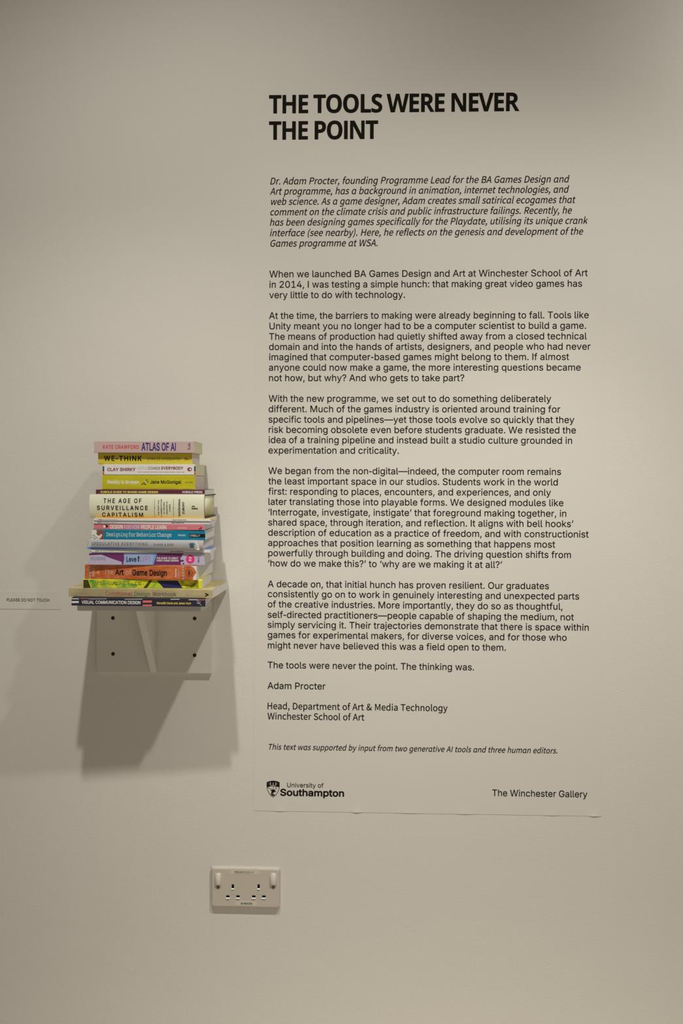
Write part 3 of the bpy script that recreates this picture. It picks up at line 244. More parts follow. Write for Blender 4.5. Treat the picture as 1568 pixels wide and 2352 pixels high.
        'Y': (0.724, [[147,-6,143,1,143,192,-6,502,0,506,66,506,72,502,181,264,291,502,297,506,365,506,369,501,368,494,218,191,218,-2,211,-6]]),
        'Z': (0.823, [[32,-6,28,1,29,43,284,438,57,440,52,447,52,502,58,506,377,506,382,499,380,457,125,62,380,60,385,53,385,-2,378,-6]]),
        'a': (0.768, [[136,-15,112,-11,87,-1,69,12,51,33,39,57,34,88,35,117,42,141,53,161,68,177,93,196,155,221,258,240,259,263,251,287,240,304,225,315,203,321,177,321,151,316,118,303,83,283,77,283,50,333,66,346,100,363,151,381,211,386,251,379,277,367,305,342,320,317,331,282,335,253,335,-1,328,-6,276,-6,272,-1,266,32,232,9,203,-5,170,-14],[151,49,178,49,203,55,226,67,261,93,261,184,178,169,138,152,120,138,108,112,111,78,123,60]]),
        'b': (0.843, [[213,-15,170,-2,125,26,119,-2,115,-6,63,-6,57,-1,57,542,62,549,125,549,131,544,131,344,181,373,212,384,247,386,292,378,316,367,352,335,370,307,386,261,393,209,391,156,385,121,361,64,328,25,300,4,255,-12],[208,51,230,51,248,57,265,66,283,82,304,119,314,162,314,223,301,273,277,304,241,320,218,321,190,313,158,296,132,273,132,86,168,61]]),
        'c': (0.696, [[199,-15,152,-7,122,5,87,32,64,59,48,86,37,118,30,156,30,212,38,254,50,284,65,310,89,337,111,356,154,377,187,385,227,386,257,381,290,367,319,347,326,339,326,333,291,289,251,313,221,321,181,314,147,295,127,268,109,219,107,166,116,124,137,85,156,68,180,55,205,50,240,53,270,65,302,86,316,69,334,37,306,13,274,-3,234,-14]]),
        'd': (0.846, [[179,-15,137,-7,112,4,74,37,56,62,39,107,31,149,31,214,39,256,55,296,79,331,104,355,144,377,174,385,222,385,253,376,293,353,292,544,298,549,362,548,366,542,366,-2,359,-6,307,-6,303,-1,297,30,267,8,239,-6,211,-14],[197,51,224,53,249,63,274,80,291,99,291,286,253,311,214,321,176,314,159,306,139,287,118,249,107,206,110,144,125,97,141,74,154,64,172,55]]),
        'e': (0.756, [[202,-15,166,-10,131,3,102,21,77,44,52,81,38,114,29,176,32,224,38,254,53,291,75,323,102,351,126,367,151,378,194,386,229,385,256,378,291,360,315,337,341,293,350,262,355,218,354,176,347,165,105,164,110,133,122,103,139,79,161,63,189,52,230,47,275,58,314,76,320,71,340,32,334,20,289,-2,242,-14],[105,222,285,221,288,232,279,272,263,299,231,319,197,324,161,313,137,296,115,261]]),
        'f': (0.443, [[71,-6,66,1,66,311,63,314,23,314,18,317,16,368,22,374,66,377,68,453,72,477,83,507,108,536,134,551,162,557,201,558,233,551,243,547,249,539,235,489,226,486,189,496,169,492,154,481,143,449,142,377,217,375,220,369,220,321,214,314,141,312,141,-1,134,-6]]),
        'g': (0.769, [[170,-176,113,-168,75,-151,44,-123,31,-96,29,-62,35,-37,49,-15,78,14,55,45,50,66,51,94,66,125,87,146,59,183,45,218,42,256,49,294,70,333,89,351,117,370,142,380,172,386,205,386,243,377,370,376,375,370,372,319,308,315,324,281,329,234,321,196,300,160,270,134,229,116,180,111,133,122,119,104,115,84,123,65,145,55,292,49,330,39,344,32,362,17,377,-10,381,-51,373,-84,345,-123,303,-153,245,-172],[195,-121,250,-113,289,-90,301,-75,307,-55,300,-29,284,-18,250,-12,160,-12,129,-7,120,-13,104,-34,96,-56,98,-75,106,-92,120,-104,147,-115],[184,166,215,172,240,190,254,216,260,244,256,275,242,303,219,320,187,328,158,322,135,305,121,283,115,253,119,220,133,192,154,175]]),
        'h': (0.828, [[61,-6,57,1,57,543,63,549,126,549,132,542,131,336,186,373,217,384,253,386,287,381,307,372,335,349,349,327,361,286,365,244,365,-1,358,-6,297,-6,291,-2,290,242,285,276,274,299,261,311,236,319,218,319,192,312,170,300,132,264,131,-2,125,-6]]),
        'i': (0.375, [[61,-6,57,1,57,371,64,376,126,376,132,369,132,-1,125,-6],[91,440,74,444,56,458,47,478,47,497,54,514,68,528,86,535,103,535,123,527,134,516,142,497,142,479,135,462,125,451,108,442]]),
        'j': (0.375, [[8,-171,-32,-162,-36,-153,-21,-104,12,-109,33,-106,48,-93,55,-73,58,371,64,376,126,376,131,369,131,-66,129,-86,116,-123,97,-148,86,-156,47,-170],[82,442,67,448,53,462,46,481,48,503,55,517,71,530,87,535,109,533,127,524,138,508,142,489,140,471,132,458,117,445,106,441]]),
        'k': (0.753, [[61,-6,57,1,57,543,63,549,125,549,130,542,131,193,280,375,356,375,358,366,239,221,375,-1,368,-6,298,-4,192,166,131,94,129,-3,123,-6]]),
        'l': (0.387, [[117,-15,91,-7,73,9,61,34,57,58,57,542,62,549,125,549,131,543,132,69,137,52,157,49,162,44,170,-3,167,-9,157,-12]]),
        'm': (1.263, [[61,-6,57,1,57,369,60,375,116,376,120,371,126,332,182,373,228,386,268,384,298,372,323,352,342,322,401,370,426,381,452,386,485,385,512,377,536,362,554,343,570,311,579,264,580,1,577,-5,512,-6,506,-2,503,262,487,301,475,312,451,319,428,317,400,305,356,266,355,-2,348,-6,285,-5,282,1,282,222,277,266,270,289,259,306,240,316,213,319,190,312,170,301,132,264,131,-2,125,-6]]),
        'n': (0.832, [[61,-6,57,1,57,372,63,376,116,376,120,371,127,332,176,368,217,384,270,385,291,380,318,365,335,348,348,327,364,267,365,-2,358,-6,297,-6,291,-2,290,242,285,276,274,299,261,311,236,319,218,319,192,312,170,300,132,264,131,-2,125,-6]]),
        'o': (0.827, [[197,-15,154,-7,129,3,82,38,62,63,41,108,32,146,29,194,36,243,47,279,63,309,79,329,105,353,144,374,181,385,215,386,240,383,281,370,309,353,335,328,360,292,375,256,382,224,384,177,377,122,365,88,331,37,301,13,264,-6,231,-14],[195,51,216,50,239,55,272,77,298,121,308,174,301,237,280,283,252,308,236,316,209,321,174,314,159,307,139,290,116,248,106,186,111,139,117,118,132,89,157,64]]),
        'p': (0.846, [[61,-162,57,-156,57,372,63,376,116,376,120,371,126,340,163,365,211,383,246,386,295,377,316,367,348,339,367,312,380,283,391,228,393,177,385,122,375,91,360,62,325,21,299,3,276,-7,235,-15,203,-14,165,-1,131,18,131,-158,125,-162],[207,51,231,51,248,57,276,74,301,113,314,162,314,223,301,272,294,287,279,303,258,315,240,320,220,321,190,313,157,295,132,272,132,86,168,62]]),
        'q': (0.846, [[296,-162,291,-156,293,25,261,4,218,-12,179,-15,136,-7,101,12,71,39,54,67,37,116,31,149,31,213,39,256,49,283,78,330,102,352,128,370,167,383,209,386,239,381,267,370,298,348,308,376,359,376,366,371,366,-157,359,-162],[196,51,219,52,252,64,273,79,291,99,291,286,251,312,212,321,174,314,158,304,139,288,118,249,107,206,110,143,125,97,140,76,156,63]]),
        'r': (0.529, [[61,-6,57,1,57,372,63,376,116,376,120,371,126,324,155,356,191,380,220,386,248,385,265,380,271,374,272,366,260,315,251,312,212,317,182,306,157,282,132,236,131,-2,125,-6]]),
        's': (0.638, [[142,-15,101,-7,67,5,25,32,16,40,16,46,51,90,95,63,122,52,151,46,195,52,213,62,220,71,228,92,226,108,216,126,194,142,116,174,72,200,55,218,42,239,37,259,37,293,43,316,57,339,89,367,142,385,185,386,215,381,246,370,287,344,290,334,256,294,195,322,161,325,139,319,121,309,114,299,108,283,110,268,119,252,134,242,227,202,267,176,286,154,294,139,299,118,299,82,293,59,280,37,247,7,207,-10]]),
        't': (0.514, [[168,-15,137,-10,117,-1,92,21,81,38,71,69,67,106,67,312,18,314,12,319,14,371,71,378,77,476,83,481,135,481,142,477,143,377,237,376,243,371,243,321,239,314,142,312,142,102,146,79,158,59,175,50,203,49,238,58,253,8,248,-2,232,-7,192,-15]]),
        'u': (0.828, [[160,-15,122,-7,94,9,69,41,59,67,51,121,52,372,58,376,119,376,126,372,126,137,130,103,137,81,148,65,169,54,193,51,219,57,237,65,263,86,283,111,284,372,290,376,354,376,359,369,358,-2,352,-6,298,-6,294,-1,288,42,257,14,228,-3,200,-12]]),
        'v': (0.711, [[141,-6,131,13,3,372,9,376,73,376,80,372,179,71,278,371,286,376,348,376,353,369,346,348,222,-2,216,-6]]),
        'w': (1.094, [[119,-6,114,2,15,357,12,369,15,374,82,376,88,372,160,81,238,371,245,376,309,375,390,80,463,371,470,376,534,374,536,367,433,-4,354,-6,348,-2,273,279,200,-1,193,-6]]),
        'x': (0.679, [[8,-6,5,3,124,193,16,364,15,373,21,376,91,375,175,240,250,374,322,375,325,366,216,187,334,6,334,-3,328,-6,258,-5,165,141,80,-4]]),
        'y': (0.711, [[53,-165,28,-160,19,-154,32,-100,38,-96,71,-102,93,-95,108,-86,133,-51,150,-1,3,372,9,377,73,377,80,372,187,80,279,372,286,377,348,376,353,370,350,359,217,-24,192,-83,161,-127,131,-150,92,-164]]),
        'z': (0.648, [[22,-6,18,1,19,38,205,312,43,314,39,321,40,373,46,376,301,375,304,369,303,333,116,58,306,56,310,49,309,-3,303,-6]]),
        'ɑ': (0.853, [[179,-15,133,-6,96,15,72,39,48,81,37,116,31,148,30,194,38,249,49,283,64,311,86,337,123,367,148,378,191,386,223,385,259,373,298,348,303,369,308,376,362,376,366,369,366,67,372,51,391,49,395,44,403,-6,396,-11,374,-15,336,-11,312,7,299,32,269,9,243,-5,211,-14],[197,51,224,53,249,63,274,80,291,99,291,286,253,311,214,321,176,314,159,306,139,287,118,249,107,206,110,144,125,97,141,74,154,64,172,55]]),
        'ɡ': (0.846, [[178,-174,138,-167,101,-155,63,-135,58,-130,58,-122,78,-85,86,-78,136,-101,186,-112,229,-107,258,-94,276,-75,287,-47,292,35,289,37,243,8,202,-3,164,-1,136,5,92,30,58,70,37,125,31,157,30,199,39,259,59,304,81,333,102,353,147,378,188,386,223,385,257,374,297,349,307,377,362,377,366,370,366,-30,360,-71,338,-114,301,-149,254,-168,227,-173],[190,63,213,62,243,71,273,91,291,110,291,285,251,312,217,321,178,316,147,297,121,260,108,210,110,152,124,109,140,87,154,75]]),
    },
    'T': {
        ' ': (0.364, []),
        'A': (0.966, [[1,-5,-4,1,2,19,173,504,179,508,308,506,485,11,486,-2,479,-5,367,-3,328,114,157,114,153,111,116,-3],[185,213,300,214,242,402]]),
        'B': (0.941, [[64,-5,58,3,60,502,66,505,262,504,332,492,372,476,390,463,408,443,421,412,425,389,424,348,409,306,391,283,361,264,394,247,413,229,434,188,438,164,437,119,429,91,415,64,395,41,367,22,344,10,301,-1,267,-5],[175,93,264,94,299,107,310,121,318,143,316,173,307,191,290,204,264,211,175,212],[175,307,254,308,289,318,300,329,307,348,307,369,300,387,287,398,259,406,175,408]]),
        'C': (0.892, [[246,-12,195,-4,162,7,125,29,85,69,60,114,43,167,36,229,38,296,47,341,72,401,94,434,125,464,157,485,205,504,255,512,309,510,376,495,424,475,425,469,394,390,385,382,324,406,279,414,242,410,204,391,176,355,159,305,154,245,162,179,173,145,188,121,211,101,236,91,259,87,309,88,405,111,408,105,408,21,399,12,339,-6,286,-12]]),
        'D': (1.036, [[64,-5,58,3,60,502,66,505,267,502,332,487,385,461,425,426,449,393,471,342,480,297,483,252,475,179,456,124,435,89,412,64,376,37,339,18,300,5,226,-5],[175,93,242,94,291,107,309,117,329,135,349,168,357,193,363,251,360,292,354,323,332,366,311,386,284,400,246,408,175,407]]),
        'E': (0.784, [[64,-5,58,3,60,502,66,505,352,503,356,497,356,417,351,410,175,407,175,310,339,308,343,301,343,219,335,211,175,211,174,96,177,92,351,92,356,84,354,-2,347,-5]]),
        'F': (0.769, [[64,-5,58,3,60,502,66,505,351,503,354,497,354,417,350,410,175,409,172,406,172,290,339,287,342,281,340,196,334,192,173,192,170,-2,164,-5]]),
        'G': (1.014, [[252,-12,192,-2,140,21,97,56,68,97,45,161,36,229,39,305,55,362,77,406,110,445,147,474,192,495,252,509,324,512,379,504,425,491,450,481,455,476,417,388,336,412,297,414,259,409,227,396,206,381,180,350,166,321,157,284,154,242,159,194,172,151,188,125,210,105,229,95,262,87,306,87,341,93,342,185,339,188,256,188,250,191,250,283,256,285,447,285,455,280,454,20,425,8,355,-7,300,-12]]),
        'H': (1.071, [[64,-5,58,3,60,502,66,505,166,505,173,502,175,309,359,309,362,312,363,502,370,505,475,503,478,497,476,-2,470,-5,370,-5,363,-1,361,211,177,211,174,208,173,-1,166,-5]]),
        'I': (0.420, [[53,-5,48,3,48,498,56,505,156,505,162,497,162,2,154,-5]]),
        'J': (0.464, [[-9,-152,-42,-147,-56,-140,-57,-53,-51,-47,-11,-53,24,-49,41,-38,54,-10,58,19,59,500,66,505,168,505,173,497,173,6,165,-41,154,-71,139,-96,109,-125,83,-139,54,-148]]),
        'K': (0.930, [[64,-5,58,3,60,502,66,505,166,505,173,502,176,291,343,503,465,503,467,498,460,488,296,278,468,4,468,-2,461,-5,342,-3,211,203,174,176,173,-2,166,-5]]),
        'L': (0.791, [[64,-5,58,3,58,498,66,505,167,505,174,497,175,94,371,92,377,84,377,2,369,-5]]),
        'M': (1.321, [[64,-5,58,3,58,497,61,503,205,505,211,502,326,134,450,502,456,505,594,505,600,502,602,3,599,-3,501,-5,493,1,496,358,378,2,369,-5,277,-5,271,-2,160,352,163,1,155,-5]]),
        'N': (1.139, [[64,-5,58,3,60,502,66,505,194,505,200,502,409,146,406,499,414,505,509,503,512,497,510,-2,504,-5,375,-5,368,-2,159,358,163,254,163,1,155,-5]]),
        'O': (1.115, [[259,-12,200,-3,147,18,112,44,82,77,55,131,41,185,36,232,38,301,50,356,71,406,94,440,122,466,167,493,217,508,266,513,324,510,366,501,415,480,445,458,479,419,501,374,515,324,522,269,519,201,508,146,492,105,467,67,437,37,404,15,362,-2,314,-11],[266,87,316,91,337,98,359,113,374,132,385,155,399,219,401,266,397,304,379,361,366,380,345,399,322,409,292,414,266,414,236,409,220,403,197,387,172,346,158,284,159,206,167,170,181,137,193,120,216,101,237,92]]),
        'P': (0.880, [[64,-5,58,3,60,502,66,505,241,505,292,498,340,481,366,462,385,441,403,408,409,386,413,359,412,317,401,277,388,248,359,215,312,188,259,175,175,172,173,-2,166,-5],[175,271,239,273,265,282,283,296,294,318,296,353,290,373,276,392,244,406,175,408]]),
        'Q': (1.115, [[379,-124,284,-12,240,-10,194,-1,151,16,115,41,94,62,75,89,49,150,37,213,36,270,41,318,56,374,75,413,110,456,144,481,181,498,239,511,305,512,350,506,392,492,438,464,467,435,490,399,508,355,518,309,522,269,519,202,509,150,487,95,466,65,434,34,402,14,513,-111,517,-120,510,-124],[262,88,312,90,335,97,356,111,373,130,386,158,399,219,401,267,397,304,390,333,376,365,364,383,342,401,316,411,287,415,257,413,230,407,205,393,193,382,171,343,158,283,159,207,176,147,190,124,206,108,229,95]]),
        'R': (0.924, [[64,-5,58,3,60,502,66,505,250,504,311,492,352,473,382,448,401,416,412,378,413,336,406,304,389,270,366,245,323,214,464,6,465,-2,459,-5,342,-3,224,186,177,188,174,184,173,-2,166,-5],[175,283,237,285,262,292,280,302,290,317,296,336,293,372,282,388,264,400,237,406,175,408]]),
        'S': (0.772, [[153,-12,82,0,30,20,27,26,29,124,37,125,133,91,195,86,224,92,238,102,248,122,248,145,243,158,228,173,107,237,64,275,46,302,35,337,33,382,39,410,51,439,63,456,92,481,125,499,188,512,243,510,293,500,343,483,360,472,324,386,235,412,188,413,165,405,153,393,147,379,147,359,153,345,163,333,285,268,313,248,333,228,351,200,361,167,362,122,357,95,333,50,312,28,289,13,265,2,225,-8]]),
        'T': (0.811, [[151,-5,145,3,145,404,12,408,9,414,10,500,17,505,391,504,397,497,397,414,393,408,260,404,260,0,252,-5]]),
        'U': (1.059, [[243,-12,186,-3,133,21,97,52,67,102,55,164,55,500,63,505,163,505,170,501,171,172,176,142,189,116,208,100,236,89,274,87,313,95,333,107,347,126,356,154,360,186,360,500,368,505,469,505,475,497,475,159,460,100,445,71,427,47,388,17,349,0,323,-7,280,-12]]),
        'V': (0.910, [[169,-5,164,1,-3,502,3,505,104,505,111,502,228,124,248,201,344,502,351,505,457,503,458,494,290,-1,282,-5]]),
        'W': (1.354, [[128,-5,122,3,117,22,-3,493,-2,503,102,505,109,501,192,136,212,224,287,503,386,505,393,499,466,223,484,137,568,501,576,505,674,505,681,502,552,-3,432,-5,425,-2,338,342,252,-1,244,-5]]),
        'X': (0.934, [[1,-5,-3,3,160,258,8,496,8,502,14,505,130,503,236,331,339,503,457,503,457,494,304,252,470,4,469,-2,463,-5,343,-3,229,178,116,-3]]),
        'Y': (0.874, [[167,-5,161,3,161,191,-1,492,-3,502,3,505,118,502,218,307,320,503,437,504,441,499,437,491,277,196,275,-1,268,-5]]),
        'Z': (0.811, [[17,-5,12,3,13,72,245,406,24,408,18,416,20,502,26,505,384,503,387,497,387,433,384,426,154,94,387,92,393,84,391,-2,385,-5]]),
        'a': (0.846, [[135,-12,108,-7,76,7,60,19,44,39,30,70,24,102,26,136,34,164,47,187,61,201,95,221,158,238,260,243,261,271,249,295,238,303,215,308,168,304,99,281,61,356,79,368,120,383,181,394,240,394,299,380,323,368,347,346,364,317,372,292,376,265,375,1,368,-5,298,-4,274,43,245,16,215,-2,178,-11],[177,75,195,74,223,81,247,99,261,129,261,171,188,167,166,159,153,149,142,124,144,97,156,81]]),
        'b': (0.887, [[249,-12,220,-7,198,3,156,36,139,0,134,-4,58,-5,50,1,50,529,55,536,155,537,162,534,161,346,195,375,229,390,254,394,298,391,324,383,356,362,382,334,402,294,415,237,417,182,410,121,391,65,371,37,336,7,294,-9],[222,84,255,86,278,103,290,126,300,167,300,219,289,262,271,288,245,300,211,299,189,288,174,265,165,222,165,166,175,119,195,92]]),
        'c': (0.720, [[192,-12,147,-4,110,11,85,27,57,60,37,105,28,152,27,207,33,255,44,291,65,326,91,354,120,373,151,385,188,393,240,394,277,389,323,375,342,364,311,281,306,279,258,295,227,300,192,296,172,285,156,262,147,234,143,199,145,154,151,131,163,107,182,91,200,85,236,83,262,87,328,114,332,107,331,24,317,11,281,-4,246,-11]]),
        'd': (0.887, [[163,-12,128,-4,88,19,59,52,41,91,29,142,27,210,32,255,44,300,61,331,84,359,111,378,143,390,192,394,222,389,252,375,283,350,279,397,281,534,287,537,388,536,394,529,394,1,386,-5,308,-4,286,42,261,17,232,-2,200,-11],[199,82,235,83,262,96,277,120,285,155,285,219,275,264,257,288,225,299,186,295,165,278,149,247,143,212,143,166,152,124,172,94]]),
        'e': (0.828, [[210,-12,167,-5,133,6,100,25,74,47,52,79,34,121,28,157,27,206,33,254,44,290,66,327,90,354,123,375,152,386,183,393,227,394,273,386,308,371,333,355,359,326,376,292,385,260,389,169,381,160,143,159,147,134,157,111,175,92,201,80,226,75,275,78,311,86,360,104,366,100,367,22,363,16,331,2,296,-7,250,-12],[146,240,277,239,280,246,271,279,256,297,236,308,210,310,182,304,162,287,148,259]]),
        'f': (0.542, [[72,-5,67,3,67,296,63,299,17,299,11,302,9,354,66,386,67,428,74,468,92,499,121,523,162,537,203,541,255,537,300,526,306,522,307,517,279,441,273,439,236,447,206,447,190,438,182,419,182,388,263,388,270,384,272,307,265,299,180,297,180,1,172,-5]]),
        'g': (0.887, [[170,-173,100,-164,52,-149,49,-142,50,-61,56,-58,98,-73,156,-84,210,-87,238,-81,257,-71,272,-49,279,-20,281,34,237,1,188,-12,152,-10,123,-3,100,10,73,33,46,79,29,143,28,226,41,289,58,326,79,354,106,375,142,390,188,394,220,389,262,368,287,344,294,378,301,387,388,387,394,379,394,-6,384,-67,372,-92,352,-121,332,-138,306,-153,251,-169],[212,80,246,85,270,103,280,123,287,165,284,231,274,268,265,281,251,292,222,299,186,295,165,279,149,248,143,199,145,150,159,108,178,88]]),
        'h': (0.920, [[55,-5,50,3,50,531,58,538,156,537,163,529,161,347,186,370,221,387,253,394,291,394,319,388,356,372,381,352,399,324,412,269,412,2,404,-5,306,-5,300,-2,296,253,289,274,278,289,261,298,235,301,209,296,193,287,181,272,170,242,163,179,162,-2,155,-5]]),
        'i': (0.427, [[55,-5,49,3,50,382,57,388,159,387,164,379,164,1,156,-5],[97,425,75,432,56,446,46,473,47,498,56,517,75,531,102,538,129,535,149,526,163,509,169,486,166,461,156,443,146,435,124,426]]),
        'j': (0.427, [[6,-173,-37,-167,-48,-161,-50,-81,-43,-73,-4,-79,18,-78,39,-67,47,-50,50,-26,51,381,58,387,158,387,164,379,164,-54,159,-84,137,-128,105,-155,67,-169],[105,425,76,431,56,446,47,465,45,488,53,513,65,525,90,536,118,537,147,527,159,516,167,498,169,474,161,450,150,438,127,427]]),
        'k': (0.868, [[55,-5,50,3,50,531,58,538,156,537,163,529,163,262,160,226,305,386,421,388,428,384,421,371,280,216,438,1,430,-5,311,-3,203,147,163,116,161,-2,155,-5]]),
        'l': (0.427, [[55,-5,50,3,50,531,58,538,156,537,163,529,163,2,155,-5]]),
        'm': (1.375, [[55,-5,50,3,50,379,53,386,134,387,140,379,153,341,177,367,214,386,248,394,288,394,320,387,346,376,366,362,386,339,416,368,441,382,485,394,524,394,558,387,583,376,600,364,618,343,633,309,640,272,640,3,636,-3,534,-5,527,-1,523,254,518,273,508,289,495,297,475,301,450,298,429,287,416,269,406,241,402,209,400,-2,394,-5,290,-3,287,3,286,252,279,274,269,289,254,298,229,301,205,296,188,284,176,264,169,238,163,179,162,-2,155,-5]]),
        'n': (0.920, [[55,-5,50,3,51,385,58,388,134,387,140,379,153,341,171,361,195,377,225,388,254,394,291,394,315,390,348,377,371,361,388,343,399,323,412,271,410,-2,404,-5,306,-5,300,-2,296,254,289,276,279,289,263,298,235,301,205,295,190,285,178,266,169,237,163,179,162,-2,155,-5]]),
        'o': (0.867, [[200,-12,157,-4,121,11,93,29,66,58,44,96,36,120,28,160,27,209,32,249,43,287,63,324,86,349,111,368,155,386,187,393,233,394,277,386,308,374,342,352,366,326,382,301,399,261,407,215,407,170,400,126,387,90,371,61,343,31,310,8,277,-4,232,-12],[209,82,245,86,268,102,284,132,290,172,289,225,277,267,256,291,223,300,188,296,164,280,151,254,143,205,147,146,159,110,178,91]]),
        'p': (0.887, [[55,-173,50,-165,51,383,58,387,139,387,145,379,158,340,189,370,230,390,278,394,326,382,355,363,378,339,397,306,410,263,417,201,416,160,410,123,396,76,374,41,351,18,321,0,288,-10,250,-12,220,-6,195,5,161,31,162,-169,155,-173],[220,84,253,85,265,90,278,101,294,135,300,166,300,219,289,265,271,290,244,301,213,299,188,287,173,261,165,223,165,166,175,119,190,96]]),
        'q': (0.887, [[285,-173,279,-165,281,35,256,12,220,-6,190,-12,140,-8,105,7,76,31,52,65,36,108,28,154,27,210,30,248,41,290,59,329,79,354,105,374,142,390,190,394,221,389,257,372,287,344,294,378,301,387,386,387,394,381,394,-166,386,-173],[212,80,250,86,268,100,280,126,287,169,284,230,274,266,253,290,222,299,186,295,165,280,151,251,143,201,145,150,159,108,178,88]]),
        'r': (0.636, [[55,-5,50,3,51,384,58,388,135,386,153,327,185,362,223,386,254,394,304,391,308,383,299,287,294,284,246,286,215,278,190,263,171,238,163,193,162,-2,155,-5]]),
        's': (0.696, [[133,-12,82,-5,30,12,28,19,29,102,36,105,72,91,122,78,172,74,191,77,206,85,212,94,212,111,207,120,196,129,95,177,68,194,50,211,34,236,27,270,28,302,37,330,55,354,78,371,111,385,150,393,202,394,236,390,310,368,319,362,321,356,287,280,226,301,198,307,153,304,143,297,140,284,145,273,153,266,261,216,291,197,308,178,320,156,327,124,325,92,316,62,291,27,250,2,193,-11]]),
        't': (0.608, [[170,-12,137,-5,113,5,90,24,78,41,68,64,61,101,61,297,18,299,11,306,13,350,69,386,98,461,105,468,167,468,173,465,177,387,274,387,282,380,282,307,279,301,175,297,175,116,182,94,204,82,233,82,283,91,286,85,286,11,277,3,227,-9]]),
        'u': (0.920, [[173,-12,127,-2,97,15,72,40,55,74,48,119,49,384,56,387,153,387,160,384,161,160,165,124,173,104,189,87,207,82,231,82,256,88,274,102,291,144,296,187,298,384,304,387,407,385,410,379,408,-1,402,-5,326,-4,320,1,308,41,282,16,252,0,213,-11]]),
        'v': (0.797, [[146,-5,132,23,-3,384,3,388,107,388,113,384,199,123,285,384,292,388,401,386,403,382,400,372,257,-1,249,-5]]),
        'w': (1.199, [[116,-5,110,2,5,372,5,386,108,388,114,384,164,196,176,124,190,194,241,386,355,388,362,384,410,188,421,126,440,214,486,384,493,388,589,388,595,385,595,374,485,-3,373,-5,365,-1,299,281,232,-2,225,-5]]),
        'x': (0.810, [[4,-5,0,3,127,196,6,379,8,386,130,386,203,271,275,386,392,388,398,385,398,378,277,196,403,6,403,-3,280,-3,203,120,124,-3]]),
        'y': (0.797, [[58,-173,24,-168,19,-162,20,-79,24,-75,69,-79,101,-71,127,-45,147,3,-3,384,3,387,112,387,118,384,201,136,283,384,289,387,399,385,401,375,240,-55,220,-95,184,-135,143,-160,109,-170]]),
        'z': (0.683, [[20,-5,14,3,16,64,185,296,27,299,24,306,26,384,32,388,316,386,319,379,317,311,153,87,321,84,325,77,323,-2,317,-5]]),
    },
    'S': {
        ' ': (0.383, []),
        'P': (0.917, [[19,0,18,18,54,25,71,37,78,52,82,77,81,437,75,454,65,468,46,477,19,482,19,499,304,497,365,485,405,461,423,443,438,419,449,371,448,344,440,314,418,278,383,250,331,232,293,226,200,224,199,82,204,53,211,37,220,29,265,18,265,1],[201,253,239,253,279,263,299,278,315,311,321,346,321,379,314,419,299,449,285,462,264,471,221,472,209,466,201,452]]),
        'Y': (0.935, [[113,0,113,18,156,29,165,37,172,53,177,79,176,196,41,442,20,468,-14,482,-14,499,227,499,227,482,200,480,181,473,172,463,172,452,179,431,273,250,367,404,383,442,381,458,372,470,358,477,325,482,325,499,482,499,482,482,453,469,428,442,294,223,294,79,298,53,306,37,315,29,359,18,360,1]]),
        'a': (0.755, [[269,-11,251,-7,236,2,226,16,219,36,168,3,113,-10,88,-8,60,0,42,15,30,32,22,61,24,87,34,113,53,136,80,156,115,174,218,211,218,273,213,297,201,314,174,324,138,322,124,317,116,310,115,298,135,258,133,240,119,220,103,212,84,209,64,213,51,221,37,247,39,278,51,302,79,326,103,337,143,348,218,348,250,341,274,331,291,319,306,301,314,282,321,251,322,50,325,42,331,38,351,45,360,30,339,10,318,-3,296,-10],[163,37,188,43,203,53,218,70,216,185,188,176,160,160,144,142,134,121,130,85,135,58,147,42]]),
        'e': (0.661, [[156,-11,133,-7,105,4,80,22,57,47,38,81,28,111,23,142,21,187,27,223,37,255,57,290,75,310,98,329,123,341,156,349,190,349,217,344,241,334,262,319,280,300,292,280,303,250,310,186,307,183,130,182,132,138,143,97,155,77,171,61,187,52,213,47,235,48,260,58,276,70,296,93,312,80,288,45,248,11,206,-7],[129,212,221,213,217,287,209,311,196,322,178,326,167,325,154,318,143,306,136,290,129,258]]),
        'l': (0.438, [[22,0,21,16,49,27,57,51,57,448,52,471,41,480,24,483,23,498,161,500,162,61,169,29,179,22,196,17,197,2]]),
    },
    'F': {
        ' ': (0.449, []),
        'B': (1.040, [[59,0,48,4,39,14,36,36,40,49,53,57,101,60,104,63,104,437,101,440,61,441,47,446,39,464,43,488,51,496,64,500,284,500,347,491,372,482,401,466,426,441,438,418,447,383,448,349,443,328,433,306,424,292,394,264,429,246,454,224,471,197,480,163,481,137,476,106,454,62,431,36,411,23,377,9,351,4,309,0],[171,61,308,61,352,69,377,80,397,102,406,127,406,167,396,194,383,209,368,217,327,229,284,232,171,232],[171,284,287,285,322,292,343,300,362,317,373,341,375,376,367,401,352,419,340,427,306,437,171,439]]),
        'C': (1.040, [[257,-13,198,-1,151,21,106,56,69,106,48,154,35,216,35,283,49,348,69,391,102,437,139,470,186,497,234,511,294,513,342,504,391,487,409,504,438,505,451,496,455,479,457,363,455,341,446,330,417,327,401,336,380,400,366,420,351,434,323,449,283,457,232,452,186,430,161,409,147,391,125,348,111,276,111,225,117,190,127,158,144,124,164,98,183,83,211,66,236,57,294,53,329,60,357,70,431,114,451,112,465,98,467,83,458,64,442,48,408,25,362,4,324,-8,287,-13]]),
        'D': (1.040, [[192,-1,63,1,50,7,44,18,42,36,49,52,63,58,90,60,94,63,94,436,90,440,59,442,46,451,42,465,44,483,49,491,58,497,73,500,274,500,340,485,389,459,423,428,450,390,471,338,478,301,482,256,477,193,458,130,423,74,384,37,333,12,263,0],[185,58,269,61,303,69,338,84,359,98,378,119,402,169,410,208,412,255,407,308,396,348,381,375,362,397,328,419,298,430,234,441,172,441,159,438,159,63]]),
